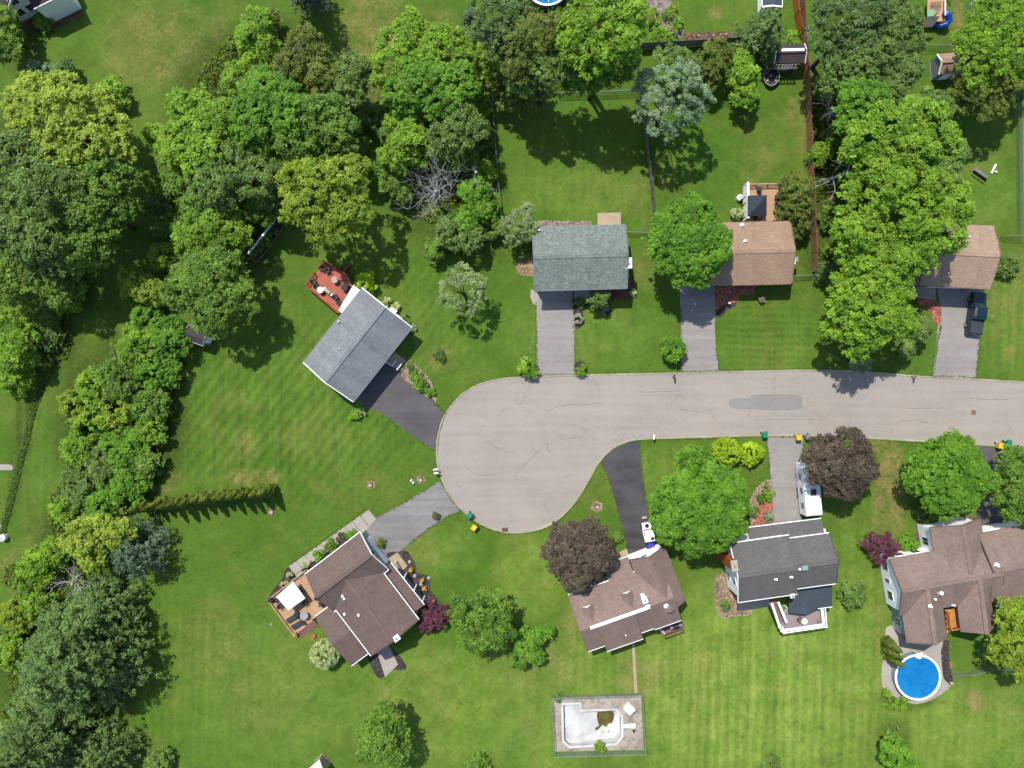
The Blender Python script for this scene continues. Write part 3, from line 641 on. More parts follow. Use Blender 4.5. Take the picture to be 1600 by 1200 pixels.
    def shed_roof(s, P, roof, t=0.14, trim=None, name='roof'):
        """mono-pitch slab: four world points"""
        vs = [Vector(p) for p in P] + [Vector(p) - Vector((0, 0, t)) for p in P]
        a = (vs[1] - vs[0]).cross(vs[2] - vs[0]).z > 0
        F = [(0, 1, 2, 3), (7, 6, 5, 4), (0, 4, 5, 1), (1, 5, 6, 2), (2, 6, 7, 3), (3, 7, 4, 0)]
        if not a: F = [f[::-1] for f in F]
        L = (vs[1] - vs[0]).length; D = (vs[2] - vs[1]).length
        mesh_obj(name, vs, F, M[roof], s.r, uv=[(0, 0), (L, 0), (L, D), (0, D)] * 2)
        if trim: MB().bar(vs[0] - Vector((0, 0, t / 2)), vs[1] - Vector((0, 0, t / 2)), .12, t + .02).build('gutter', M[trim], s.r)

def railing(parent, pts, z, h=0.95, mat='white', gap=0.14, post=0.1, name='railing'):
    """post-and-baluster rail along world xy points"""
    for i in range(len(pts) - 1):
        a = Vector((pts[i][0], pts[i][1], z)); b = Vector((pts[i + 1][0], pts[i + 1][1], z)); L = (b - a).length; up = Vector((0, 0, 1))
        m = MB().bar(a + up * h, b + up * h, .13, .045).bar(a + up * .12, b + up * .12, .05, .06)
        n = max(2, int(L / gap)); d = (b - a) / n
        for k in range(1, n): m.box(a + d * k + up * (h / 2 + .05), (.035, .035, h - .12))
        m.build(name, M[mat], parent)
        np_ = max(1, int(round(L / 1.9)))
        for k in range(np_ + (1 if i == len(pts) - 2 else 0)):
            MB().box(a + (b - a) * (k / np_) + up * (h / 2 + .03), (post, post, h + .1)).build('post', M[mat], parent)

def boards(P, ang, z0, z1, w=0.14, gap=0.012):
    """deck boards clipped to the polygon P, lying along angle ang"""
    m = MB(); c, s_ = math.cos(ang), math.sin(ang)
    Q = [(p[0] * c + p[1] * s_, -p[0] * s_ + p[1] * c) for p in P]; y = min(q[1] for q in Q) + w / 2; ym = max(q[1] for q in Q); n = len(Q)
    while y < ym:
        xs = []
        for i in range(n):
            a, b = Q[i], Q[(i + 1) % n]
            if (a[1] > y) != (b[1] > y): xs.append(a[0] + (y - a[1]) / (b[1] - a[1]) * (b[0] - a[0]))
        xs.sort()
        for i in range(0, len(xs) - 1, 2):
            x0, x1 = xs[i], xs[i + 1]
            if x1 - x0 > .05:
                cx = (x0 + x1) / 2; m.box((cx * c - y * s_, cx * s_ + y * c, (z0 + z1) / 2), (x1 - x0, w - gap, z1 - z0), ang)
        y += w
    return m

def deck(name, label, pxpoly, z, mat, ang, cat='deck', skirt=None):
    P = [tuple(W(x, y, z))[:2] for x, y in pxpoly]; cx = sum(p[0] for p in P) / len(P); cy = sum(p[1] for p in P) / len(P)
    r = root(name, label, cat, (cx, cy, 0)); boards(P, ang, z - .05, z).build('floor', M[mat], r)
    m = MB().slab([(cx + (p[0] - cx) * .985, cy + (p[1] - cy) * .985) for p in P], z - .3, z - .06); m.build('frame', M[skirt or mat], r)
    for p in P: MB().box((cx + (p[0] - cx) * .95, cy + (p[1] - cy) * .95, (z - .3) / 2), (.12, .12, max(.1, z - .3))).build('support_post', M[skirt or mat], r)
    return r, P

# H1: central house, grey-green roof
h = House('raised_ranch_house', 'house with mottled grey-green shingle roof at the head of the cul-de-sac', (907, 410))
w = h.wing((835, 454), (979.5, 450), (833, 355.5), 4.1, 5.6, 'roof_green', 'side_tan', over=0.55, trim='side_grey', rmat='side_grey')
h.garage(w, 'v0', 2.9, 4.4); h.door(w, 'v0', 6.2, z=.3)
for t_, z_ in ((1.6, 2.9), (4.2, 2.9), (8.3, 2.6), (10.4, 2.6)): h.window(w, 'v0', t_, z_ - .1, 1.3, 1.1)
for t_ in (1.8, 4.6, 9.6): h.window(w, 'v1', t_, 1.6, 1.2, 1.2)
h.door(w, 'v1', 8.0, 1.7); h.window(w, 'u0', 3, 1.7); h.window(w, 'u1', 2, 1.7)
h.ventpx(w, 842.5, 360, r=.1); h.ventpx(w, 903, 380, r=.05, h=.2, mat='grey_metal')
h.chimney(982, 411, 0, 4.9, .75, 1.25, 0.03, 'side_tan', 'white')

# H2: tan roof to the east
h = House('ranch_house', 'house with plain tan shingle roof behind the round vivid green tree', (1165, 400))
w = h.wing((1092, 446), (1236.5, 443), (1092.5, 349), 3.3, 4.8, 'roof_tan', 'side_tan', over=0.5, trim='mulch_tan', rmat='mulch_tan')
h.garage(w, 'v0', 2.6, 4.4, mat='side_tan'); h.door(w, 'v0', 6.4, mat='brick_red')
for t_ in (8.2, 10.4): h.window(w, 'v0', t_, 1.0, 1.4, 1.2)
for t_ in (2, 4.5): h.window(w, 'v1', t_, 1.0)
h.door(w, 'v1', 7.6, 1.6); h.window(w, 'u1', 2, 1); h.window(w, 'u0', 3, 1)
h.ventpx(w, 1159.5, 352, r=.16, h=.25); h.ventpx(w, 1164.5, 377, r=.13, h=.25)
h.chimney(1238.5, 405.5, 0, 4.0, .5, 1.1, 0.02, 'white', 'white', False); MB().box(W(1243, 405.5, 2.4), (.55, .6, .45)).build('air_conditioner', M['grey_metal'], h.r)

# H3: sand roof by the parked pickup
h = House('ranch_house', 'house with sandy tan roof half under the tall trees beside the pickup', (1500, 400))
w = h.wing((1437, 445.5), (1548, 451), (1442.5, 348), 4.1, 5.6, 'roof_tan2', 'side_tan', over=0.5, trim='mulch_tan', rmat='mulch_tan')
h.garage(w, 'v0', 5.2, 4.6); h.door(w, 'v0', 1.6, mat='brick_red'); h.window(w, 'v0', 3, 2.6); h.window(w, 'v0', 8.2, 2.6)
for t_ in (2, 5, 8): h.window(w, 'v1', t_, 1.6)
h.window(w, 'u1', 2.5, 1.8); h.window(w, 'u0', 2.5, 1.8); h.ventpx(w, 1511.5, 370, r=.11)

# H4: slate roof with the red deck
h = House('ranch_house', 'house with slate grey gable roof set diagonally beside the red deck', (560, 540))
w = h.wing((552.3, 627), (643, 512), (474, 566.7), 3.25, 5.15, 'roof_grey', 'side_white', over=0.45, rakew=.12, trim='side_grey', rmat='white')
h.garage(w, 'v0', 3.3, 4.8); h.door(w, 'v0', 7.2); h.window(w, 'v0', 9.3, 1.0, 1.5); h.window(w, 'v0', 11.2, 1.0, 1.0)
for t_ in (2, 5): h.window(w, 'v1', t_, 1.0, 1.2)
h.window(w, 'v1', 10.4, .2, 1.9, 2.0); h.window(w, 'u1', 2.2, 1.0); h.window(w, 'u1', 5.5, 1.0); h.window(w, 'u0', 3, 1.0)
h.ventpx(w, 529.5, 503, r=.13, h=.3, mat='grey_metal'); h.ventpx(w, 531.5, 545, r=.09, h=.3, mat='grey_metal')
h.shed_roof([W(529, 484.5, 2.75), W(552, 445.5, 2.75), W(563.5, 454, 3.0), W(536, 490.5, 3.0)], 'white', name='awning')
c = W(613, 486, 1.0); MB().box((c.x, c.y, .45), (1.0, .8, .9), -.6).build('heat_pump', M['white_metal'], h.r)
c = W(622, 495, 1.0); MB().box((c.x, c.y, .35), (.9, .4, .7), -.6).build('meter_box', M['white_metal'], h.r)
m = MB()
for (a, b) in (((603, 566), (613, 572)), ((613, 572), (618, 564)), ((620, 578), (627, 569))):
    m.bar(W(*a, 1.0), W(*b, 1.0), .1, .06); m.bar(W(*a, 0.5), W(*b, 0.5), .06, .04)
    for q in (a, b): m.bar(W(*q, 0.03), W(*q, 1.02), .09)
m.build('porch_rail', M['white'], h.r)

# H5: brown roofs with the white umbrella deck
h = House('ranch_house', 'sprawling brown-roofed house with pale blue garage gable below the cul-de-sac', (560, 940))
A = h.wing((476.5, 897.5), (562, 832), (521, 956), 3.9, 5.75, 'roof_brown', 'side_blue', over=0.4, gable=(False, True))
B = h.wing((581, 872), (654, 968), (503, 924), 3.95, 5.35, 'roof_brown', 'side_blue', over=0.4, gable=(False, True), rmat='roof_brown')
C = h.wing((492.5, 963.5), (528, 937.5), (547, 1041.5), 2.6, 3.7, 'roof_brown', 'side_blue', over=0.4, gable=(False, False))
h.garage(A, 'u1', 3.0, 4.2); h.window(A, 'u1', 3.2, 3.3, 1.7, 0.95)
for t_ in (2, 5, 7.5): h.window(A, 'v0', t_, 1.0)
h.door(C, 'u0', 3.8, 1.7); h.window(C, 'u0', 6.3, 1.1); h.window(B, 'u1', 2.2, 1.4); h.window(B, 'u1', 5.9, 1.4); h.door(B, 'v0', 4.6)
for t_ in (6.6, 8.6): h.window(B, 'v0', t_, 1.2, 1.4)
for (x, y) in ((536, 931.5), (538.5, 935), (539, 959.5), (561, 961)): h.ventpx(B, x, y, r=.12, h=.28)
h.chimney(619.5, 997, 0, 5.2, .6, .75, -.92, 'side_blue', 'white')
h.shed_roof([W(610.5, 879, 2.9), W(663, 945, 2.9), W(640, 962, 3.5), W(592, 894, 3.5)], 'roof_brown', trim='white')
m = MB().slab([tuple(W(x, y))[:2] for x, y in ((600, 890), (617, 879), (666, 940), (650, 952))], 0, .35); m.build('porch_floor', M['concrete'], h.r)
railing(h.r, [tuple(W(630, 893, .35))[:2], tuple(W(665, 938, .35))[:2]], .35, .95, 'side_blue')
for q in ((614, 884), (631, 903), (647, 922), (660, 940)):
    p = W(*q, 2.8); MB().box((p.x, p.y, 1.55), (.14, .14, 2.45)).build('porch_post', M['white'], h.r)

# H6: rose-brown roof with the north-facing white garage gable
h = House('cape_house', 'house with rose-brown roof, two small dormers and white garage gable', (975, 950))
A = h.wing((919, 1018), (1062, 967.5), (891, 929), 3.6, 5.7, 'roof_rose', 'side_tan', rf=.46, over=.4, cap=False, rmat='roof_rose')
B = h.wing((1039, 854), (1072, 938), (984, 876), 3.6, 5.6, 'roof_rose', 'side_white', over=.35, cap=False, gable=(True, False), rmat='roof_rose', gutter=False)
# the ridge between the two dark southern slopes carries a white ridge vent
a0, a1 = 1.3, 9.4; q = A['P']
MB().bar(q(a0, A['rf'] * A['D'], A['zr'] + .06), q(a1, A['rf'] * A['D'], A['zr'] + .06), .42, .14).build('ridge_vent', M['white_metal'], h.r)
D_ = A['D']; 
h.shed_roof([q(2.3, -.85, 3.55), q(7.35, -.85, 3.55), q(7.35, A['rf'] * D_ - .05, 5.72), q(2.3, A['rf'] * D_ - .05, 5.72)], 'roof_rose', trim='white', t=.12)
h.shed_roof([q(9.15, -.15, 3.75), q(A['L'] + .12, -.15, 3.75), q(A['L'] + .12, A['rf'] * D_ + .02, 5.86), q(9.15, A['rf'] * D_ + .02, 5.86)], 'roof_rose', trim='white', t=.12)
MB().box(q(4.82, -.1, 1.7) , (4.6, 1.0, 3.4), math.atan2(A['u'].y, A['u'].x)).build('wall', M['side_tan'], h.r)
h.shed_roof([q(5.6, D_ + 2.05, 3.0), q(9.0, D_ + 2.05, 3.0), q(9.0, D_ - .1, 3.65), q(5.6, D_ - .1, 3.65)], 'roof_rose', trim='white', t=.12)
h.garage(B, 'u0', 2.6, 3.9); h.window(B, 'u0', 2.6, 3.0, .8, .7)
for t_ in (1.2, 8.3): h.window(A, 'v0', t_, 1.2)
for t_ in (1.2, 3.6): h.window(A, 'v1', t_, 1.1)
h.window(A, 'u0', 2.4, 1.2); h.window(A, 'u0', 5.0, 1.2); h.window(A, 'u1', 2.0, 1.2); h.door(A, 'v0', 10.8, 1.6)
def dormer(px, py):
    a, b = h.at(A, px, py); zt = A['ze'] + (A['zr'] - A['ze']) * (D_ - b) / ((1 - A['rf']) * D_)
    P = A['P']; wd = .62; bk = A['rf'] * D_ + .4; zk = zt + .95
    F0 = [P(a - wd, b, zt - .1), P(a + wd, b, zt - .1), P(a + wd, b, zt + .45), P(a, b, zk - .08), P(a - wd, b, zt + .45)]
    B0 = [x + (P(0, bk - b, 0) - P(0, 0, 0)) for x in F0]
    d = mesh_obj('dormer', F0 + B0, [(0, 1, 2, 3, 4), (0, 5, 6, 1), (1, 6, 7, 2), (4, 9, 5, 0)], M['side_white'], h.r)
    for sg in (-1, 1):
        e = [P(a + sg * (wd + .12), b + .14, zt + .38), P(a, b + .14, zk), P(a, bk, zk), P(a + sg * (wd + .12), bk, zt + .38)]
        e += [x - Vector((0, 0, .07)) for x in e]; Fr = [(0, 1, 2, 3), (7, 6, 5, 4), (0, 4, 5, 1), (1, 5, 6, 2), (2, 6, 7, 3), (3, 7, 4, 0)]
        if sg > 0: Fr = [f for f in Fr]
        mesh_obj('dormer_roof', e, Fr, M['roof_rose'], d, uv=[(0, 0), (0, 1), (2, 1), (2, 0)] * 2)
    an = math.atan2(A['u'].y, A['u'].x)
    f = MB().box(P(a, b + .03, zt + .18), (.95, .05, .6), an).build('dormer_window', M['white'], d)
    MB().box(P(a, b + .062, zt + .2), (.7, .02, .4), an).build('dormer_trim', M['white_metal'], d)
dormer(917, 947.5); dormer(978.5, 925.5)
an = math.atan2(A['u'].y, A['u'].x)
h.chimney(1007.5, 937.5, 4.5, 6.5, .55, .75, an, 'white', 'white'); h.ventpx(A, 1012, 948, r=.2, h=.25); h.ventpx(A, 1040, 945, r=.24, h=.2); h.ventpx(A, 977, 991, r=.08, h=.4)

# H7: charcoal roof with the white deck
h = House('colonial_house', 'two-storey house with charcoal roof, white west gable and white deck', (1225, 885))
A = h.wing((1154, 941), (1245.8, 928), (1143.5, 849), 5.5, 7.2, 'roof_char', 'side_white', over=.4, gable=(True, False))
B = h.wing((1240, 920.5), (1306, 911.6), (1229.5, 842), 5.2, 6.8, 'roof_char', 'side_white', over=.35, gable=(False, True), rmat='roof_char')
h.shed_roof([W(1170, 824, 2.9), W(1283, 810, 2.9), W(1291, 845, 3.7), W(1172, 860, 3.7)], 'roof_char', trim='white')
m = MB().slab([tuple(W(x, y))[:2] for x, y in ((1176, 832), (1276, 820), (1278, 850), (1178, 862))], 0, 2.75); m.build('porch_wall', M['side_white'], h.r)
h.shed_roof([W(1300.5, 948, 2.9), W(1278, 951, 2.9), W(1263, 920, 3.8), W(1300, 914, 3.8)], 'roof_blue', trim='white')
def tri(P, mat, name='roof'):
    vs = [Vector(p) for p in P]; n = len(vs); vs2 = vs + [v - Vector((0, 0, .12)) for v in vs]; F = [tuple(range(n)), tuple(range(2 * n - 1, n - 1, -1))]
    if (vs[1] - vs[0]).cross(vs[2] - vs[0]).z < 0: F = [f[::-1] for f in F]
    F += [(i, n + i, n + (i + 1) % n, (i + 1) % n) for i in range(n)]
    mesh_obj(name, vs2, F, M[mat], h.r, uv=[(v.x, v.y) for v in vs2])
for P in ([W(1278, 951, 2.9), W(1258.7, 960.5, 2.9), W(1263, 920, 3.8)], [W(1258.7, 960.5, 2.9), W(1233, 957, 2.9), W(1250, 922, 3.8), W(1263, 920, 3.8)], [W(1233, 957, 2.9), W(1233, 934, 2.9), W(1250, 922, 3.8)]): tri(P, 'roof_blue')
m = MB().slab([tuple(W(x, y))[:2] for x, y in ((1234, 925), (1284, 912), (1285, 930), (1268, 936), (1252, 944), (1234, 941))], 0, 2.7); m.build('sunroom_wall', M['side_white'], h.r)
for t_ in (1.8, 4.6): h.window(A, 'u0', t_, 3.5, .8, 1.1); h.window(A, 'u0', t_, 1.0, .9, 1.1)
for t_ in (1.4, 3.4, 5.6): h.window(A, 'v0', t_, 3.4); h.window(A, 'v1', t_, 3.9); h.window(A, 'v0', t_, .9)
for t_ in (1.5, 3.8): h.window(B, 'v0', t_, 3.6); h.window(B, 'v1', t_, 3.8); h.window(B, 'u1', t_ + .5, 3.2)
an = math.atan2(A['u'].y, A['u'].x)
for (x, y) in ((1212, 904.5), (1236, 901)): h.ventpx(A, x, y, r=.12)
h.ventpx(B, 1248, 888.5, r=.14); a, b = h.at(B, 1257, 887); MB().box(B['P'](a, b, B['zr'] - .05), (.75, .6, .25), an).build('skylight', M['side_blue'], h.r)
h.chimney(1147.5, 884, 0, 7.3, .7, 1.3, an, 'brick_red', 'stone'); h.chimney(1238, 931, 2.5, 5.6, .4, .4, an, 'white', 'white')

# H8: big rose-brown house by the round pool
h = House('rambling_house', 'large taupe-roofed house with several gables beside the round blue pool', (1490, 910))
A = h.wing((1406, 962), (1562, 935), (1391, 873), 3.9, 5.7, 'roof_rose', 'side_white', over=.4, gutter=False, rmat='roof_rose')
B = h.wing((1452.6, 825), (1467, 905), (1532, 810), 3.9, 5.5, 'roof_rose', 'side_white', over=.4, gutter=False, gable=(True, False), rmat='roof_rose')
C = h.wing((1416, 1003), (1403, 914), (1480, 993), 3.7, 5.6, 'roof_rose', 'side_blue', over=.4, gutter=False, gable=(True, False), rmat='roof_rose')
D = h.wing((1501, 987), (1490.5, 903), (1554, 979), 3.75, 5.6, 'roof_rose', 'side_tan', over=.4, gutter=False, gable=(False, False))
E = h.wing((1548, 941), (1650, 923), (1531, 833), 3.95, 5.8, 'roof_rose', 'side_white', over=.4, gutter=False, rmat='roof_rose')
for t_ in (1.6, 5.6): h.window(A, 'u0', t_, 1.2, 1.2, 1.2)
h.window(A, 'u0', 3.6, 1.2, .6, 1.1); h.window(C, 'u0', 1.6, 1.1, 1.4); h.window(C, 'u0', 4.0, 1.1, 1.4); h.window(C, 'v0', 1.6, 1.1)
h.garage(B, 'u0', 3.5, 4.6); h.window(B, 'v0', 2, 1.1); h.window(A, 'v1', 2.0, 1.1); h.window(A, 'v1', 4.2, 1.1); h.window(D, 'u0', 1.6, 1.1); h.window(D, 'u0', 3.4, 1.1)
h.garage(E, 'v1', 2.8, 4.4); h.door(A, 'v0', 7.2, 1.6)
for w_, x, y, r_ in ((A, 1469, 926, .2), (A, 1459.5, 935.5, .13), (A, 1489, 945, .12), (E, 1557, 883, .17)): h.ventpx(w_, x, y, r=r_)
h.ventpx(C, 1453, 947, r=.14); a, b = h.at(A, 1468.5, 925); MB().box(A['P'](a, b, 5.1), (.55, .85, .2), math.atan2(A['u'].y, A['u'].x)).build('skylight', M['side_blue'], h.r)
m = boards([tuple(W(x, y, 2.6))[:2] for x, y in ((1477, 953), (1493, 951), (1496, 979), (1480, 982))], 1.48, 2.5, 2.6); m.build('balcony', M['cedar'], h.r)
railing(h.r, [tuple(W(x, y, 2.6))[:2] for x, y in ((1477.5, 955), (1481, 981.5), (1496, 978.5), (1494, 956))], 2.6, .9, 'cedar')
m = MB()
for i in range(7):
    c = W(1476 - i * 1.3, 987 + i * 2.2, 2.4 - i * .33); m.box((c.x, c.y, c.z), (1.1, .34, .06), .2)
m.build('balcony_stair', M['cedar'], h.r)

# H9: white gabled house cut by the top-left corner
h = House('gabled_house', 'white house with dark windows cut off by the top left corner', (40, 0))
L_, R_ = W(34, 36), W(120, -7); u = (R_ - L_).normalized(); nrm = Vector((u.y, -u.x, 0)); back = -nrm
ze, zr = 2.9, 6.6; Lw = (R_ - L_).length
def Z(v, z): return Vector((v.x, v.y, z))
o_, bk = -.35, 11.0
def px_of(v): s_ = (H - v.z) / H / K; return (v.x / s_ + 800, 600 - v.y / s_)
p0 = Z(L_ - u * .35 + nrm * .3, ze); p1 = Z(L_ - u * .35 + back * bk, ze); p3 = Z(R_ + u * .35 + nrm * .3, ze)
w = h.wing(px_of(p0), px_of(p1), px_of(p3), ze, zr, 'roof_dark', 'side_white', over=.35, rake=.3)
for t_, z_ in ((1.2, 1.2), (2.7, 1.2), (1.9, 3.3), (3.5, 3.3), (5.2, 3.3)): h.window(w, 'u0', t_, z_, 1.0, 1.3, 'white', 2)
mid = L_ + u * (Lw * .72) + nrm * .95
MB().box((mid.x, mid.y, 1.9), (Lw * .52, 1.9, 3.8), math.atan2(u.y, u.x)).build('bay_wall', M['side_white'], h.r)
q0 = mid - u * (Lw * .27) + nrm * 1.05; q1 = mid + u * (Lw * .27) + nrm * 1.05
h.shed_roof([Z(q0, 3.85), Z(q1, 3.85), Z(q1 + back * 2.3, 4.5), Z(q0 + back * 2.3, 4.5)], 'roof_dark', trim='white')

# small grey outbuilding cut by the top edge, right of centre
h = House('outbuilding', 'flat grey roofed outbuilding with white edge at the top frame edge', (1207, -8), 'outbuilding')
w = h.wing((1191.5, 9), (1191.5, -40), (1222, 9), 2.5, 2.8, 'roof_blue', 'side_white', over=.15, rake=.15, rakew=.2)
h.door(w, 'u0', 1.2)

# ------------------------------------------------------------------ decks and garden furniture
def chair_proto(mat='dark', frame='black'):
    r = root('patio_chair', 'x', 'chair', (0, 0, 0), 'patio chairs')
    MB().box((0, 0, .42), (.52, .52, .1)).build('seat', M[mat], r)
    MB().add([(-.26, .2, .45), (.26, .2, .45), (.26, .28, .45), (-.26, .28, .45), (-.25, .34, 1.0), (.25, .34, 1.0), (.25, .41, .98), (-.25, .41, .98)], BOXF).build('backrest', M[mat], r)
    for sx in (-1, 1):
        MB().bar((sx * .29, -.22, .62), (sx * .29, .3, .64), .06, .04).build('armrest', M[frame], r)
        for sy in (-1, 1): MB().bar((sx * .27, sy * .23, 0), (sx * .27, sy * .23, .62 if sy < 0 else .6), .04).build('leg', M[frame], r)
    return r
PROTO = {}
def chair(px, py, z, rz, label, group, mat='dark'):
    p = W(px, py, z + .4); p.z = z
    if mat not in PROTO:
        o = chair_proto(mat); PROTO[mat] = o; o.location = p; o.rotation_euler = (0, 0, rz); o['label'] = label
    else: o = copy_tree(PROTO[mat], p, rz, label)
    o['group'] = group; return o
def table(px, py, z, r_, label, mat='black', hgt=.72, square=False, rot=0):
    p = W(px, py, z + hgt); p.z = z
    o = root('patio_table', label, 'table', p)
    m = MB()
    if square: m.box((p.x, p.y, z + hgt), (r_ * 2, r_ * 1.4, .05), rot)
    else: m.cyl((p.x, p.y, z + hgt - .02), r_, .05, 20)
    m.build('tabletop', M[mat], o); MB().cyl((p.x, p.y, z), .05, hgt, 8).build('column', M['black'], o); MB().cyl((p.x, p.y, z), r_ * .55, .04, 14).build('base', M['black'], o)
def lounger(px, py, z, rz, label):
    o = root('sun_lounger', label, 'lounger', (0, 0, 0), 'loungers on the umbrella deck')
    MB().box((-.25, 0, .34), (1.3, .62, .1)).build('seat', M['dark'], o)
    MB().add([(.4, -.31, .3), (1.0, -.31, .72), (1.0, .31, .72), (.4, .31, .3), (.4, -.31, .4), (.95, -.31, .8), (.95, .31, .8), (.4, .31, .4)], BOXF).build('backrest', M['dark'], o)
    for x in (-.8, .35):
        for y in (-.27, .27): MB().box((x, y, .15), (.05, .05, .3)).build('leg', M['black'], o)
    p = W(px, py, z + .4); o.location = (p.x, p.y, z); o.rotation_euler = (0, 0, rz)
def pot(px, py, z, r_, label, mat='terracotta', plant=None, hh=None):
    p = W(px, py, z); o = root('flower_pot', label, 'flower pot', p); hh = hh or r_ * 1.5
    MB().cyl(p, r_ * .75, hh, 12, r_).build('pot', M[mat], o)
    m = MB(); rnd = random.Random(int(px * 7 + py))
    for k in range(26):
        a, e = rnd.uniform(0, 6.28), rnd.uniform(.1, 1.4); d = Vector((math.cos(a) * math.cos(e), math.sin(a) * math.cos(e), math.sin(e)))
        c = Vector(p) + Vector((0, 0, hh)) + d * r_ * rnd.uniform(.6, 1.25); m.box(c, (r_ * .42, r_ * .42, r_ * .12), a)
    m.build('foliage', M[plant or 'yellow_pot'], o)

# red deck
r_deck, P = deck('deck', 'red stained wooden deck with railings behind the slate-roofed house', [(507.5, 408.8), (479, 446.5), (531, 491), (551, 445), (545, 432), (536, 428), (528, 421)], .85, 'deck_red', -.72)
gp = [tuple(W(x, y, .85))[:2] for x, y in ((493, 428), (479.5, 446.3), (530.5, 490))]
railing(r_deck, gp, .85, .9, 'deck_redrail'); railing(r_deck, [tuple(W(x, y, .85))[:2] for x, y in ((499, 420), (507.5, 409.3), (527.5, 421), (545, 432), (550.5, 444.5))], .85, .9, 'deck_redrail')
m = MB()
for i in range(4):
    c = W(536.5 + i * 2.4, 427 - i * -1.6 - 4, .7 - i * .2); 
for i in range(4):
    c = W(534 + i * 2.5, 425 - i * 1.6, .72 - i * .19); m.box((c.x + .25, c.y + .1, c.z), (.34, 1.25, .05), -.62)
m.build('stair', M['deck_redrail'], r_deck)
G = 'dark chairs on the red deck'
for x, y, rz, lb in ((505, 420, .4, 'dark patio chair at the northern corner of the red deck'), (511, 424, -.8, 'dark patio chair just inside the northern rail of the red deck'),
                     (491, 440, 1.9, 'dark patio chair nearest the western corner of the red deck'), (496, 448, 1.7, 'dark patio chair beside the grill on the red deck'), (541, 446, -1.6, 'dark patio chair on the red deck close to the white awning'),
                     (525, 464, 2.2, 'dark patio chair at the southern rail of the red deck'), (531, 473, 2.6, 'dark patio chair on the red deck nearest the house wall')):
    chair(x, y, .85, rz, lb, G)
table(500.5, 453, .85, .42, 'round white-topped table on the red deck', 'white')
table(538, 449, .85, .45, 'dark round table in the east corner of the red deck', 'dark')
table(523, 437, .85, .45, 'pale round table midway along the red deck north rail', 'stone')
def grill(px, py, z, rz, label, hood='black'):
    p = W(px, py, z + 1); o = root('barbecue_grill', label, 'grill', (p.x, p.y, z)); c, s_ = math.cos(rz), math.sin(rz)
    MB().box((p.x, p.y, z + .4), (.8, .5, .7), rz).build('cart', M['grey_metal'], o)
    m = MB(); V = []; n = 7
    for i in range(n):
        a = math.pi * i / (n - 1)
        for x in (-.4, .4):
            ly, lz = -math.cos(a) * .28, math.sin(a) * .28; V.append((p.x + x * c - ly * s_, p.y + x * s_ + ly * c, z + .78 + lz))
    F = [(2 * i, 2 * i + 1, 2 * i + 3, 2 * i + 2) for i in range(n - 1)] + [tuple(2 * i for i in range(n)), tuple(2 * i + 1 for i in range(n))[::-1]]
    m.add(V, F).build('hood', M[hood], o)
    for sg in (-1, 1): MB().box((p.x + sg * .6 * c, p.y + sg * .6 * s_, z + .76), (.38, .45, .04), rz).build('side_shelf', M['grey_metal'], o)
grill(511.5, 455, .85, -.7, 'pale hooded grill on the red deck southern side', 'stone')

# tan deck with white umbrella
d5, P = deck('deck', 'tan wooden deck carrying the white square umbrella', [(419.5, 935.5), (480, 889), (518, 944), (493, 965), (461.5, 992.5)], .6, 'deck_tan', .6)
railing(d5, [tuple(W(x, y, .6))[:2] for x, y in ((478, 890.5), (420, 935.5), (461, 992))], .6, .45, 'deck_tan', post=.12)
for i in range(3):
    c = W(477.5 + i * 2.2, 980 + i * 3.0, .45 - i * .18); c2 = MB().box((c.x, c.y, c.z), (3.0, .3, .07), .62); c2.build('step', M['deck_brown'], d5)
c = W(454.5, 932, 2.5); um = root('garden_umbrella', 'white square cantilever umbrella over the tan deck', 'umbrella', (c.x, c.y, .6))
cs = [W(458, 908.5, 2.35), W(477, 935, 2.35), W(450.5, 954, 2.35), W(431.5, 932.5, 2.35)]; ap = Vector((c.x, c.y, 2.52))
for i in range(4):
    a, b = cs[i], cs[(i + 1) % 4]; v = [a, b, ap, a - Vector((0, 0, .18)), b - Vector((0, 0, .18)), ap - Vector((0, 0, .05))]
    mesh_obj('canopy_panel', v, [(0, 2, 1), (3, 4, 5), (0, 1, 4, 3)], M['canopy_white'], um)
MB().cyl((c.x, c.y, .6), .04, 2.1, 8).build('pole', M['grey_metal'], um); MB().cyl((c.x, c.y, .6), .35, .08, 14).build('base', M['dark'], um)
for a in cs: MB().bar(ap - Vector((0, 0, .1)), a - Vector((0, 0, .1)), .03).build('rib', M['grey_metal'], um)
table(460, 935, .6, .9, 'dark dining table in the shade of the white umbrella', 'dark', .72, True, -.9)
G = 'chairs on the umbrella deck'
for x, y, rz, lb in ((432, 937.5, 1.8, 'dark chair at the outer edge just west of the white umbrella'), (439, 946, 2.2, 'dark chair at the outer edge just south of the white umbrella'), (470, 922, -.9, 'dark chair peeping out north-east of the white umbrella'),
                     (476, 943, -.6, 'dark chair south-east of the white umbrella beneath its corner'), (497, 932, 2.6, 'dark chair standing against the house on the tan deck'), (463, 958, -2.2, 'dark chair between the white umbrella and the loungers')):
    chair(x, y, .6, rz, lb, G)
lounger(457, 966, .6, .55, 'dark sun lounger on the tan deck nearer the umbrella'); lounger(465, 976, .6, .55, 'dark sun lounger on the tan deck nearer the steps')
table(475, 962, .6, .55, 'grey round table between the loungers and the deck steps', 'grey_metal')
pot(424, 935.5, .6, .3, 'dark planter at the western corner of the tan deck', 'dark', 'mulch_dark'); pot(505, 941, .6, .4, 'large dark pot by the house end of the tan deck', 'dark', 'mulch_dark'); pot(461.5, 989, .6, .25, 'flower pot at the deck corner by the steps')
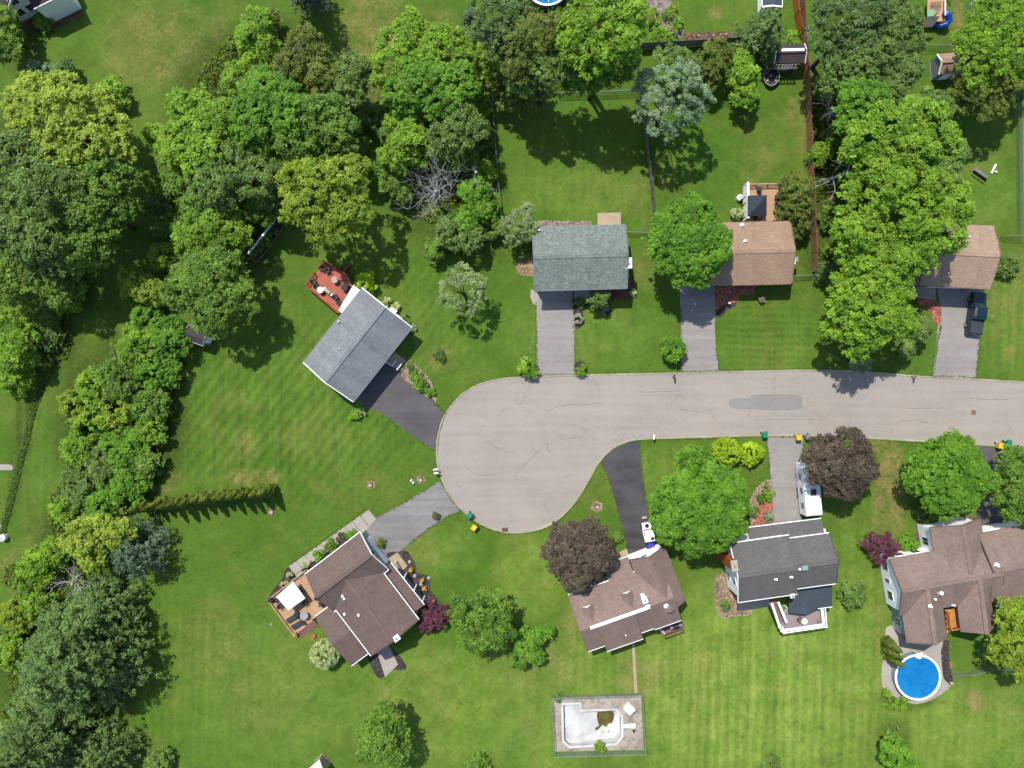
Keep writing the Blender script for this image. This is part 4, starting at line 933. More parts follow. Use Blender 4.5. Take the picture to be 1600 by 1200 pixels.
c = W(490, 993); o = root('fire_bowl', 'small round terracotta fire bowl on the lawn by the deck steps', 'fire bowl', c); MB().cyl(c, .22, .3, 12, .36).build('bowl', M['terracotta'], o); MB().cyl((c.x, c.y, .24), .3, .02, 12).build('ash', M['black'], o)
for i, (x, y, r_, lb) in enumerate(((642.5, 889, .3, 'upper yellow flower pot in the dark bed by the blue porch'), (660.5, 905.5, .3, 'middle yellow flower pot in the dark bed by the blue porch'), (663.5, 918, .3, 'lower yellow flower pot in the dark bed by the blue porch'), (677.5, 938, .22, 'small yellow flower pot just above the purple bush'))): pot(x, y, .03, r_, lb)
for x, y, lb in ((640, 878, 'pale rock at the top of the dark porch bed'), (658, 913, 'pale rock between two yellow pots in the dark porch bed'), (670, 903, 'grey rock at the lawn edge of the dark porch bed'), (648, 900, 'brown rock in the middle of the dark porch bed')):
    c = W(x, y); o = MB().cyl(c, .28, .16, 7, .2).cyl((c.x + .04, c.y, .16), .2, .1, 7, .08).build('rock', M['stone'], None, c); setp(o, lb, 'rock', 'rocks in the porch bed')

# deck behind the tan-roofed house with dark gazebo
d2, P = deck('deck', 'tan deck with white privacy screen behind the tan-roofed house', [(1160.5, 290), (1217, 289), (1216, 346), (1161, 347)], .5, 'deck_tan', 0.0)
railing(d2, [tuple(W(x, y, .5))[:2] for x, y in ((1161, 290.5), (1216.5, 289.5), (1216, 344))], .5, .85, 'deck_tan')
m = MB(); a, b = W(1161.5, 291.5, .5), W(1162, 346, .5); n = 4
for i in range(n):
    s0 = a + (b - a) * (i / n); s1 = a + (b - a) * ((i + .96) / n); MB().bar(s0 + Vector((0, 0, 1.0)), s1 + Vector((0, 0, 1.0)), .08, 1.7).build('screen_panel', M['white'], d2); MB().box(s0 + Vector((0, 0, 1.0)), (.16, .16, 1.95)).build('screen_post', M['white'], d2)
MB().bar(a + Vector((0, 0, 1.92)), b + Vector((0, 0, 1.92)), .3, .06).build('screen_cap', M['white'], d2)
c = W(1185.5, 318.5, 3.0); gz = root('gazebo', 'dark square pyramid gazebo on the tan deck', 'gazebo', (c.x, c.y, .5))
cs = [W(1168.5, 305.5, 2.6), W(1198, 305, 2.6), W(1198, 337, 2.6), W(1168.5, 337.5, 2.6)]; ap = Vector(((cs[0].x + cs[2].x) / 2, (cs[0].y + cs[2].y) / 2, 3.55))
for i in range(4):
    a, b = cs[i], cs[(i + 1) % 4]; v = [a, b, ap, a - Vector((0, 0, .15)), b - Vector((0, 0, .15)), ap - Vector((0, 0, .06))]
    mesh_obj('canopy_panel', v, [(0, 2, 1), (3, 4, 5), (0, 1, 4, 3)], M['canopy_dark'], gz)
for a in cs: MB().box((a.x * .99, a.y * .995, 1.5), (.1, .1, 2.0)).build('post', M['black'], gz)
G = 'chairs beside the dark gazebo'
chair(1186, 295, .5, 3.1, 'dark chair at the deck rail above the dark gazebo', G); chair(1214, 308, .5, -1.6, 'dark chair by the east rail of the gazebo deck, nearer the lawn', G); chair(1214, 320, .5, -1.4, 'dark chair by the east rail of the gazebo deck, nearer the house', G); chair(1180, 341, .5, .1, 'dark chair in the gazebo shade against the tan roof', G)
pot(1210, 331, .5, .32, 'orange potted plant on the gazebo deck', 'terracotta', 'terracotta')
c = W(1154, 310.5); o = root('propane_tank', 'small white round tank beside the white privacy screen', 'tank', c)
MB().cyl(c, .42, .7, 14).cyl((c.x, c.y, .7), .42, .14, 14, .2).build('tank_body', M['white_metal'], o); MB().cyl((c.x, c.y, .82), .12, .15, 8).build('valve', M['grey_metal'], o)
c = W(1187.5, 468); pot(1188, 469, 0, .38, 'terracotta planter standing on the lawn by the brick path', 'terracotta', 'gravel')

# brown deck of the dormer house
d6, P = deck('deck', 'small brown deck with dark railing behind the rose-roofed house', [(1028, 973), (1061, 962), (1066, 981), (1036, 992)], .9, 'deck_brown', .3)
railing(d6, [tuple(W(x, y, .9))[:2] for x, y in ((1029, 976), (1036, 991.5), (1065.5, 981), (1062, 966))], .9, .9, 'deck_brown')
grill(1056.5, 979, .9, .3, 'black grill on the small brown deck')
m = MB(); c = W(1034, 981, 1.2); o = root('folded_parasol', 'folded white parasol lying at the rail of the brown deck', 'parasol', (c.x, c.y, .95))
pts = [W(1029, 977, 1.3), W(1032, 983, 1.3), W(1036, 988, 1.25), W(1040, 991, 1.2)]; MB().tube(pts, [.1, .2, .17, .05], 8).build('fabric', M['canopy_white'], o); MB().bar(pts[0], pts[-1], .05).build('pole', M['grey_metal'], o)
# white deck of the charcoal house
d7, P = deck('deck', 'grey-floored deck with thick white railing behind the charcoal-roofed house', [(1230, 950), (1285, 944), (1287, 976), (1220, 986), (1218, 975)], 1.5, 'deck_grey', .1, skirt='white')
railing(d7, [tuple(W(x, y, 1.5))[:2] for x, y in ((1218.5, 976), (1220, 985.5), (1287, 975.5), (1284.5, 948))], 1.5, .95, 'white', post=.14)
for e in (((1219.5, 985.8), (1287, 976)), ((1287, 976), (1284, 950))):
    a, b = W(*e[0], 2.45), W(*e[1], 2.45); MB().bar(a, b, .34, .07).build('rail_cap', M['white'], d7)
a, b = W(1206, 943, 4.0), W(1219, 982, 2.5); a2, b2 = W(1216, 941, 4.0), W(1229, 973, 2.5)
for q0, q1 in ((a, b), (a2, b2)): MB().bar(q0, q1, .32, .1).build('stair_rail', M['white'], d7)
m = MB()
for i in range(9):
    t_ = (i + .5) / 9; c = (a * (1 - t_) + b * t_) * .5 + (a2 * (1 - t_) + b2 * t_) * .5; m.box((c.x, c.y, c.z - .95), (1.1, .32, .06), .25)
m.build('stair', M['deck_brown'], d7)
chair(1250, 968, 1.5, .7, 'brown lounge chair on the grey-floored white deck', 'chairs on the white deck', 'deck_brown'); table(1257, 971, 1.5, .4, 'small white table on the grey-floored white deck', 'white'); pot(1279, 971, 1.5, .25, 'green pot in the corner of the white deck', 'deck_grey', 'mulch_tan')

# ------------------------------------------------------------------ fences
def wood_fence(name, label, pts, mat, hgt=1.8, panel=2.4, cat='fence'):
    P = [W(x, y) for x, y in pts]; o = root(name, label, cat, P[0]); rnd = random.Random(len(pts) * 7 + int(pts[0][0]))
    for i in range(len(P) - 1):
        a, b = P[i], P[i + 1]; L = (b - a).length; n = max(1, round(L / panel)); d = (b - a) / n; ang = math.atan2(d.y, d.x)
        for k in range(n):
            s0 = a + d * k; m = MB(); nb = max(2, int(d.length / .15))
            for j in range(nb):
                c = s0 + d * ((j + .5) / nb); hh = hgt + rnd.uniform(-.02, .02); m.box((c.x, c.y, hh / 2 + .04), (d.length / nb - .012, .022, hh), ang)
            off = Vector((-d.y, d.x, 0)).normalized() * .04
            for zz in (.35, hgt - .35): m.bar(s0 + off + Vector((0, 0, zz)), s0 + d + off + Vector((0, 0, zz)), .05, .09)
            m.build('panel', M[mat], o); MB().box((s0.x, s0.y, hgt / 2 + .06), (.13, .13, hgt + .12), ang).build('post', M[mat], o)
    MB().box((P[-1].x, P[-1].y, hgt / 2 + .06), (.13, .13, hgt + .12)).build('post', M[mat], o); return o
def chain_fence(label, pts, hgt=1.25, closed=False, mat='galv', spacing=2.6):
    P = [W(x, y) for x, y in pts]; P = P + [P[0]] if closed else P; o = root('chain_link_fence', label, 'fence', P[0])
    for i in range(len(P) - 1):
        a, b = P[i], P[i + 1]; L = (b - a).length; up = Vector((0, 0, 1)); n = max(1, round(L / spacing)); d = (b - a).normalized()
        for k in range(n + (1 if i == len(P) - 2 and not closed else 0)):
            c = a + (b - a) * (k / n); MB().cyl((c.x, c.y, 0), .035, hgt + .05, 7).build('post', M[mat], o)
        MB().tube([a + up * hgt, b + up * hgt], .028, 6).build('top_rail', M[mat], o)
        m = MB(); st = .12; q = 0.0; nn = Vector((-d.y, d.x, 0)) * .004
        while q < L:
            for sg in (-1, 1):
                x0, x1 = q, q + sg * hgt; z0, z1 = .03, hgt
                if x1 > L: z1 = .03 + (hgt) * (L - x0) / hgt; x1 = L
                if x1 < 0: z1 = .03 + (hgt) * (x0) / hgt; x1 = 0
                if z1 - z0 < .03: continue
                p0 = a + d * x0 + up * z0; p1 = a + d * x1 + up * min(z1, hgt); wv = (p1 - p0).normalized().cross(Vector((-d.y, d.x, 0))) * .009
                m.add([p0 - wv + nn * sg, p0 + wv + nn * sg, p1 + wv + nn * sg, p1 - wv + nn * sg], [(0, 1, 2, 3)])
            q += st
        m.build('wire_mesh', M[mat], o)
    return o
wood_fence('wooden_fence', 'long brown plank fence running down the right side of the gazebo yard', [(1248.5, -14), (1252, 54), (1257, 130), (1262, 250), (1269, 425)], 'fence_brown')
wood_fence('wooden_fence', 'short newer orange plank fence at the top edge left of the long brown fence', [(1236, -14), (1241, 26), (1246, 52)], 'fence_orange')
wood_fence('wooden_fence', 'dark plank fence across the back of the gazebo yard', [(999, 77), (1090, 72), (1168, 67)], 'fence_grey')
wood_fence('wooden_fence', 'weathered grey plank fence running down beside the silvery tree', [(990, 70), (998, 132), (1006, 200), (1013, 260), (1020.5, 337)], 'fence_grey', 1.6)
chain_fence('chain-link fence in tree shade across the back of the long lawn', [(872, 150), (930, 149), (992, 146)])
chain_fence('chain-link fence along the left side of the long lawn by the thicket', [(768, 118), (772, 200), (780, 300), (785, 360)])
chain_fence('chain-link fence down the far right side of the shed yard', [(1584, 120), (1587, 200), (1589, 372), (1562, 371)], 1.4)
chain_fence('chain-link fence between the playset and the tan shed', [(1410, 77), (1450, 77), (1494, 79)], 1.4)
chain_fence('short chain-link fence at the top right edge beside the dry strip', [(1512, -10), (1511, 32)], 1.4)
chain_fence('short chain-link fence joining the tan-roofed house to the brown fence', [(1239, 433), (1272, 431)], 1.1)
chain_fence('short chain-link fence beside the grey-green roofed house', [(980, 365), (1021, 366)], 1.1)
chain_fence('chain-link fence ending at the round pool patio', [(1482, 1052), (1512, 1050), (1546, 1042), (1600, 1044)], 1.1)
chain_fence('green chain-link fence enclosing the drained swimming pool', [(861, 1086), (1002, 1082), (1007, 1172), (866, 1176)], 1.2, True)

# ------------------------------------------------------------------ sheds and play things
def shed(label, p0, p1, p3, ze, zr, roof, wall, doorside='u0', trim='white', name='garden_shed', gutter=False):
    h = House(name, label, ((p1[0] + p3[0]) / 2, (p1[1] + p3[1]) / 2), 'shed'); w = h.wing(p0, p1, p3, ze, zr, roof, wall, over=.12, rake=.1, trim=trim, gutter=gutter, rakew=.08)
    h.door(w, doorside, (w['D'] if doorside[0] == 'u' else w['L']) / 2 - .1, 1.2, 1.8); return h, w
shed('tan-roofed shed with grey wall under the bright yellow-green tree', (1468, 116), (1503, 113), (1469, 84), 2.2, 3.1, 'roof_tan', 'side_grey', 'v0')
sh, w = shed('dark-roofed shed with white ridge strip behind the plank fence', (1211, 99), (1257, 98), (1213, 69), 2.4, 3.1, 'roof_dark', 'fence_brown', 'v0')
q = w['P']; MB().bar(q(.6, w['D'] * .55, w['zr'] + .05), q(w['L'] - .3, w['D'] * .55, w['zr'] + .05), .35, .08).build('ridge_strip', M['white'], sh.r)
pg = root('pergola', 'slatted wooden pergola in front of the dark-roofed shed', 'pergola', W(1230, 107))
for i in range(7):
    x = 1213 + i * 5.2; MB().bar(W(x, 101, 2.3), W(x - 4, 107.5, 2.3), .1, .12).build('slat', M['fence_grey'], pg)
for (a, b) in (((1212, 101), (1250, 100)), ((1203, 107.5), (1246, 106.5))): MB().bar(W(*a, 2.2), W(*b, 2.2), .1, .14).build('beam', M['fence_grey'], pg)
for q_ in ((1204, 107.5), (1245, 106.5)): c = W(*q_, 2.2); MB().box((c.x, c.y, 1.07), (.11, .11, 2.14)).build('post', M['fence_grey'], pg)
tr = root('trampoline', 'small dark trampoline with pale rim beside the slatted pergola', 'trampoline', W(1206, 122))
ring = smooth_line([(1194.5, 112), (1200, 108), (1212, 108), (1217, 113), (1217.5, 123), (1213, 130), (1205, 134), (1197.5, 130), (1194, 122)], True, 4)
MB().slab([tuple(W(x, y, .7))[:2] for x, y in ring], .62, .68).build('mat', M['black'], tr); MB().tube([W(x, y, .72) for x, y in ring + ring[:1]], .07, 6, False).build('rim', M['grey_metal'], tr)
for x, y in ((1196, 114), (1215, 113), (1214, 128), (1198, 129)): c = W(x, y, .7); MB().cyl((c.x, c.y, 0), .04, .7, 6).build('leg', M['grey_metal'], tr)
for x, y, lb in ((1204, 118, 'pale round stool nearest the pergola on the dark trampoline'), (1199, 126, 'pale round stool on the left of the dark trampoline'), (1212, 126, 'pale round stool on the right of the dark trampoline')):
    c = W(x, y, .7); o = MB().cyl((c.x, c.y, .69), .18, .12, 10, .14).build('stool', M['stone'], None, (c.x, c.y, .69)); setp(o, lb, 'stool', 'stools on the trampoline')
shed('small grey-roofed shed half hidden at the left end of the top trees', (747, 71), (750, 43), (760, 71), 2.0, 2.5, 'roof_char', 'side_tan')
shed('small black-roofed hut with pale blue trim below the maple', (287, 529), (317, 540), (296, 508), 2.2, 2.7, 'roof_dark', 'side_grey', 'u1', 'side_blue', 'garden_hut', True)
shed('white-roofed shed cut off by the bottom edge', (484, 1200), (498, 1188), (500, 1215), 2.2, 3.0, 'canopy_white', 'side_tan')
ps = root('playset', 'wooden playset with grey roof and blue curved slide at the top right', 'playset', W(1462, 30))
for x, y in ((1452, -6), (1477, -4), (1449, 34), (1474, 33)): c = W(x, y); MB().box((c.x, c.y, 1.2), (.12, .12, 2.4)).build('post', M['fence_grey'], ps)
MB().slab([tuple(W(x, y, 1.5))[:2] for x, y in ((1450, -8), (1478, -6), (1476, 33), (1448, 34))], 1.42, 1.5).build('platform', M['deck_tan'], ps)
m = MB().add([W(1434, 43, 2.0), W(1457, 42, 2.0), W(1469, 25, 2.9), W(1449, 26, 2.9)] + [W(1434, 43, 1.9), W(1457, 42, 1.9), W(1469, 25, 2.8), W(1449, 26, 2.8)], [(0, 1, 2, 3), (7, 6, 5, 4), (0, 4, 5, 1), (1, 5, 6, 2), (2, 6, 7, 3), (3, 7, 4, 0)]); m.build('sloped_roof', M['fence_grey'], ps)
MB().slab([tuple(W(x, y, 2.0))[:2] for x, y in ((1450, 16), (1460, 15), (1459, 25), (1449, 26))], 1.95, 2.0).build('green_panel', M['play_green'], ps)
MB().bar(W(1477, -8, 2.3), W(1477, 24, 2.3), .12, .12).build('beam', M['white'], ps)
m = MB(); 
for i in range(7): m.bar(W(1455 + i * 2.4, 3, 1.9), W(1455 + i * 2.4, 13, 1.9), .03); m.bar(W(1454, 3 + i * 1.6, 1.9), W(1471, 3 + i * 1.6, 1.9), .03)
m.build('climbing_net', M['black'], ps)
pts = [W(1476, 20, 1.9), W(1482, 24, 1.7), W(1483.5, 31, 1.4), W(1479, 38, 1.1), W(1471, 41, .8), W(1463, 39, .55), W(1459, 37, .4)]
MB().tube([Vector(p) for p in smooth_line([tuple(p)[:2] for p in pts], step=1)] and pts, .42, 10).build('slide', M['slide_blue'], ps, smooth=True)
# small white shed-like bench: dark bench and white pipe on the lawn far right
bn = root('garden_bench', 'dark wooden bench standing askew on the far right lawn', 'bench', W(1533, 273)); 
MB().bar(W(1523, 264, .45), W(1543, 278, .45), .5, .07).build('seat', M['fence_grey'], bn); MB().bar(W(1521, 267, .75), W(1541, 281, .75), .06, .5).build('backrest', M['dark'], bn)
for x, y in ((1525, 263), (1523, 267), (1542, 277), (1540, 281)): c = W(x, y, .3); MB().box((c.x, c.y, .22), (.08, .08, .44)).build('leg', M['fence_grey'], bn)
o = MB().tube([W(1549, 271, .15), W(1556, 257, .15)], .13, 8).cyl(W(1554.5, 269), .14, .3, 8).build('white_pipe', M['white'], None, W(1552, 264)); setp(o, 'short white pipe lying on the lawn next to the dark bench', 'pipe')
# raised garden enclosure
gd = root('garden_enclosure', 'narrow shaded vegetable enclosure with a pale rail under the trees', 'garden', W(415, 378))
MB().slab([tuple(W(x, y))[:2] for x, y in ((388, 396), (429, 345), (443, 356), (402, 409))], 0, .25).build('soil', M['mulch_dark'], gd)
a, b = W(387.5, 397, .9), W(429.5, 343.5, .9); MB().bar(a, b, .28, .1).build('rail', M['white_metal'], gd)
for t_ in (0, .25, .5, .75, 1): c = a + (b - a) * t_; MB().box((c.x, c.y, .45), (.1, .1, .9)).build('post', M['fence_grey'], gd)
a, b = W(402, 410, .6), W(443, 356, .6); MB().bar(a, b, .08, .08).build('rail', M['fence_grey'], gd); MB().bar(W(388, 397, .6), W(402, 410, .6), .08, .08).build('rail', M['fence_grey'], gd)

# ------------------------------------------------------------------ bins, mailboxes, street iron
def bin_(px, py, rz, mat, label, hgt=1.05, s=1.0):
    p = W(px, py, hgt); p.z = .03; o = root('wheelie_bin', label, 'bin', (0, 0, 0), 'bins put out along the street')
    MB().add([(-.24 * s, -.26 * s, .05), (.24 * s, -.26 * s, .05), (.24 * s, .26 * s, .05), (-.24 * s, .26 * s, .05), (-.31 * s, -.34 * s, hgt - .08), (.31 * s, -.34 * s, hgt - .08), (.31 * s, .34 * s, hgt - .08), (-.31 * s, .34 * s, hgt - .08)], BOXF).build('bin_body', M[mat], o)
    l = MB().add([(-.35 * s, -.39 * s, hgt - .08), (.35 * s, -.39 * s, hgt - .08), (.35 * s, .42 * s, hgt - .08), (-.35 * s, .42 * s, hgt - .08), (-.29 * s, -.33 * s, hgt + .03), (.29 * s, -.33 * s, hgt + .03), (.29 * s, .36 * s, hgt + .03), (-.29 * s, .36 * s, hgt + .03)], BOXF).build('lid', M[mat], o)
    MB().bar((-.28 * s, .47 * s, hgt - .1), (.28 * s, .47 * s, hgt - .1), .05).build('handle', M['black'], o)
    for sx in (-1, 1): MB().tube([(sx * .27, .3, .12), (sx * .34, .3, .12)], .13, 10).build('wheel', M['rubber'], o)
    o.location = p; o.rotation_euler = (0, 0, rz)
bin_(733.5, 806, -.75, 'bin_green', 'green wheelie bin on the cul-de-sac edge above a yellow bin'); bin_(740.5, 825, -.65, 'bin_yellow', 'yellow wheelie bin on the grass below the green bin by the cul-de-sac')
bin_(1196, 680, .1, 'bin_green', 'green wheelie bin at the kerb beside the lime bushes'); bin_(1249, 684, .05, 'bin_yellow', 'yellow wheelie bin at the camper driveway mouth')
bin_(1565, 697, -.15, 'bin_yellow', 'yellow wheelie bin at the far right driveway beside a green bin'); bin_(1578, 693, .05, 'bin_green', 'green wheelie bin at the far right kerb'); bin_(1016.5, 853.5, -.35, 'bin_blue', 'blue bin against the white garage gable', 1.1, 1.25)
bin_(1263, 683, .3, 'side_grey', 'grey bin on the grass beneath the dark copper tree', .9, .9)
def mailbox(px, py, rz, label, mat, n=1):
    p = W(px, py, 1.1); o = root('mailbox', label, 'mailbox', (p.x, p.y, 0)); c, s_ = math.cos(rz), math.sin(rz)
    for i in range(n):
        d = (i - (n - 1) / 2) * .5; x, y = p.x - s_ * d, p.y + c * d
        MB().box((x, y, .5), (.1, .1, 1.0), rz).build('post', M['fence_grey'], o)
        V = []; k = 7
        for j in range(k):
            a = math.pi * j / (k - 1)
            for e in (-.3, .3): ly = -.12 * math.cos(a); V.append((x + e * c - ly * s_, y + e * s_ + ly * c, 1.1 + .13 * math.sin(a)))
        b0 = len(V)
        for e in (-.3, .3):
            for ly in (-.12, .12): V.append((x + e * c - ly * s_, y + e * s_ + ly * c, .98))
        F = [(2 * j, 2 * j + 1, 2 * j + 3, 2 * j + 2) for j in range(k - 1)] + [(b0, b0 + 2, 1, 0), (b0 + 1, 2 * k - 2, 2 * k - 1, b0 + 3), (b0, b0 + 1, b0 + 3, b0 + 2)]
        F += [tuple([b0] + [2 * j for j in range(k)] + [b0 + 1]), tuple([b0 + 3] + [2 * j + 1 for j in range(k)][::-1] + [b0 + 2])]
        bx = MB().add(V, F).build('box', M[mat], o); MB().box((x - s_ * .14, y + c * .14, 1.22), (.05, .02, .18), rz).build('flag', M['bin_yellow'], bx)
mailbox(681, 736.5, .2, 'pair of white mailboxes on the left edge of the cul-de-sac', 'white', 2); mailbox(1054, 589, 1.5, 'dark mailbox at the kerb between two driveways', 'dark'); mailbox(1022, 683, 1.5, 'white mailbox at the kerb beside the black driveway', 'white')
mailbox(1431, 588, 1.5, 'brown mailbox at the kerb beside the pickup driveway', 'fence_brown'); mailbox(1591, 699, 1.4, 'dark mailbox at the kerb by the right frame edge', 'dark')
c = W(1521, 644.5); o = MB().cyl((c.x, c.y, .008), .36, .012, 20).build('manhole_cover', M['iron'], None, c); setp(o, 'round rusty manhole cover in the road', 'manhole')
gr = root('storm_drain', 'brown rectangular storm drain grate at the bottom of the cul-de-sac', 'drain', W(789, 828)); c = W(789, 827.5)
MB().box((c.x, c.y, .045), (.8, .55, .09)).build('frame', M['iron'], gr)
for i in range(6): MB().box((c.x - .3 + i * .12, c.y, .098), (.05, .45, .02)).build('bar', M['rubber'], gr)
# stumps with rings of bare soil, lanterns, rocks
for i, (x, y, r_, lb) in enumerate(((579, 758, 7, 'grey tree stump in a bare ring in the middle of the left lawn'), (425, 800, 6, 'grey tree stump in a bare ring at the end of the conifer hedge'), (657.5, 750, 7, 'tan stump in a bare ring beside the white mailboxes'), (933, 792, 10, 'tan stump in a wide bare ring left of the black driveway'))):
    rn = random.Random(i); rg = [(x + math.cos(a) * r_ * rn.uniform(.7, 1.1), y + math.sin(a) * r_ * rn.uniform(.7, 1.1)) for a in [k * .52 for k in range(12)]]
    sheet('bare_soil', rg, -.01, .012, M['mulch_tan']); c = W(x, y)
    o = root('tree_stump', lb, 'stump', c); MB().cyl(c, .34, .28, 11, .26).build('trunk', M['bark'], o); MB().cyl((c.x, c.y, .28), .25, .015, 11).build('cut_top', M['stone'], o)
for x, y, lb in ((643, 751, 'white garden ornament left of the tan stump'), (646, 754.5, 'second white garden ornament just below the first by the tan stump')):
    c = W(x, y); o = root('garden_ornament', lb, 'ornament', c); MB().cyl(c, .2, .25, 10, .14).build('base', M['white'], o); MB().cyl((c.x, c.y, .25), .14, .35, 10, .06).build('top', M['white'], o)
c = W(1137, 474.5); o = root('garden_lantern', 'small white lantern beside the brick path bed', 'lantern', c); MB().cyl(c, .05, .7, 8).build('post', M['black'], o); MB().cyl((c.x, c.y, .7), .17, .2, 10, .12).build('lamp', M['white'], o)
c = W(1006, 808); o = root('wooden_crate', 'low cream box standing on the black driveway above the white cart', 'box', (c.x, c.y, .02)); MB().box((c.x, c.y, .2), (.55, .28, .36), .1).build('box_body', M['stone'], o); MB().box((c.x, c.y, .4), (.6, .33, .05), .1).build('lid', M['stone'], o)
c = W(424, 975.5); o = MB().cyl(c, .16, .1, 9, .1).build('yard_rock', M['stone'], None, c); setp(o, 'single pale rock on the lawn left of the tan deck', 'rock')
# stone edging, each stone its own piece
def edging(label, pts, mat='stone', name='stone_edging', s=.26, gap=.3):
    L = smooth_line(pts, step=8); P = [W(x, y) for x, y in L]; o = root(name, label, 'edging', P[0]); rn = random.Random(len(pts)); acc = 0
    me = None
    for i in range(len(P) - 1):
        acc += (P[i + 1] - P[i]).length
        if acc >= gap:
            acc = 0; z = rn.uniform(.7, 1.2)
            if me is None:
                t_ = MB().cyl((0, 0, 0), s * .5, .12, 6, s * .42); me = bpy.data.meshes.new('stone'); me.from_pydata(t_.V, [], t_.F); me.materials.append(M[mat])
            q = bpy.data.objects.new('stone', me); COL.objects.link(q); q.parent = o; q.location = P[i] - P[0]; q.rotation_euler = (0, 0, rn.uniform(0, 6)); q.scale = (z, z * rn.uniform(.7, 1), rn.uniform(.8, 1.4))
edging('curved pale stone edging round the garden bed by the dark driveway', [(643, 562), (652, 574), (665, 585), (676, 603), (681, 622), (680, 629)]); edging('pale stone edging round the mulch bed west of the charcoal house', [(1118, 945), (1124, 960), (1134, 966), (1142, 962), (1152, 962), (1172, 959), (1174, 952)])
edging('pale stone edging round the planted bed by the camper driveway', [(1173, 783), (1181, 765), (1196, 752), (1206, 751)]); edging('pale rocks along the lower right rim of the round pool', [(1455, 1092), (1468, 1083), (1480, 1074), (1488, 1066)], s=.5, gap=.42); edging('pale rocks at the lower left rim of the round pool', [(1383, 1062), (1386, 1074), (1395, 1084)], s=.4, gap=.5)
edging('pale rocks along the front bed of the taupe-roofed house', [(1452, 822), (1462, 815), (1474, 818), (1505, 812), (1516, 807)], s=.6, gap=.55); edging('pale stones along the tan soil strip at the top garden', [(1070, 54), (1100, 56), (1130, 54), (1165, 51)], s=.3, gap=.7)

# ------------------------------------------------------------------ pools
def round_pool(px, py, rpx, label, hgt=1.15):
    c = W(px, py, hgt); R = rpx / K * (H - hgt) / H; o = root('round_pool', label, 'pool', (c.x, c.y, 0)); n = 48
    V = []; F = []
    for k in range(n):
        a = 2 * math.pi * k / n
        for rr, z in ((R - .02, .0), (R - .02, hgt - .05), (R + .06, hgt - .05), (R + .06, hgt), (R - .2, hgt), (R - .2, hgt - .12)): V.append((c.x + rr * math.cos(a), c.y + rr * math.sin(a), z))
    w_ = [v for v in V]
    for k in range(n):
        j = (k + 1) % n
        for q in (2, 3, 4): F.append((k * 6 + q, j * 6 + q, j * 6 + q + 1, k * 6 + q + 1))
        F.append((k * 6 + 1, j * 6 + 1, j * 6 + 2, k * 6 + 2))
    mesh_obj('rim', V, F, M['white'], o); mesh_obj('pool_wall', V, [(k * 6, ((k + 1) % n) * 6, ((k + 1) % n) * 6 + 1, k * 6 + 1) for k in range(n)], M['side_blue'], o)
    MB().cyl((c.x, c.y, .02), R - .12, hgt - .12, n).build('water', M['water'], o); return o, c, R
pl, c, R = round_pool(1434.5, 1058.5, 35.5, 'round above-ground pool full of bright blue water')
m = MB(); st = W(1437, 1026, 1.3)
for i in range(4): m.box((st.x, st.y + .35 - i * .28, 1.28 - i * .12), (.9 - .08 * i, .3, .1))
m.build('entry_steps', M['white'], pl); m = MB()
for sx in (-.45, .45): m.tube([(st.x + sx, st.y + .5, .1), (st.x + sx, st.y + .5, 1.9), (st.x + sx, st.y + .1, 1.95), (st.x + sx, st.y - .2, 1.3)], .04, 6)
m.build('handrail', M['white'], pl)
round_pool(855, -26, 34, 'pale blue pool glimpsed behind the trees at the top edge')
# drained in-ground pool
dp = root('drained_pool', 'drained white in-ground pool with a murky puddle in stained concrete', 'pool', W(932, 1132))
def ring_slab(outer, inner, z0, z1, name, mat, par):
    bm = bmesh.new(); es = []; V = []; F = []
    for L in (outer, inner):
        vs = [bm.verts.new((*tuple(W(x, y))[:2], z1)) for x, y in L]; es += [bm.edges.new((vs[i], vs[(i + 1) % len(vs)])) for i in range(len(vs))]
    bmesh.ops.triangle_fill(bm, use_beauty=True, use_dissolve=False, edges=es); bm.verts.index_update()
    V = [v.co.copy() for v in bm.verts]; n = len(V); no = len(outer)
    for f in bm.faces:
        a, b, c_ = [v.index for v in f.verts]
        if (V[b] - V[a]).cross(V[c_] - V[a]).z < 0: b, c_ = c_, b
        F.append((a, b, c_))
    bm.free(); VV = V + [Vector((v.x, v.y, z0)) for v in V]
    for lo, k in ((0, no), (no, len(inner))):
        for i in range(k): j = (i + 1) % k; F.append((lo + i, lo + j, n + lo + j, n + lo + i))
    return mesh_obj(name, VV, F, M[mat], par)
cop = [(876.5, 1098), (908, 1097), (909, 1108.3), (963.5, 1106.3), (973.5, 1118.5), (974, 1151.5), (963, 1164), (889.5, 1168.8), (878, 1159)]
ring_slab([(862.5, 1090), (1001.5, 1086), (1005.5, 1171), (867.5, 1174)], cop, -.05, .06, 'concrete_apron', 'pool_deck', dp); ring_slab(cop, GRND_HOLE, -.05, .1, 'coping', 'plaster', dp)
def basin():
    T = [W(x, y) for x, y in GRND_HOLE]; n = len(T)
    V = [(t.x, t.y, .08) for t in T] + [(t.x, t.y, -2.0) for t in T]
    mesh_obj('basin_wall', V, [(i, (i + 1) % n, n + (i + 1) % n, n + i) for i in range(n)], M['plaster'], dp)
    xs = (874, 905, 925, 945, 977); zs = (-.7, -.7, -1.05, -1.35, -1.4); V = []
    for x, z in zip(xs, zs): a, b = W(x, 1096), W(x, 1172); V += [(a.x, a.y, z), (b.x, b.y, z)]
    mesh_obj('basin_floor', V, [(2 * i, 2 * i + 1, 2 * i + 3, 2 * i + 2) for i in range(4)], M['plaster'], dp)
basin()
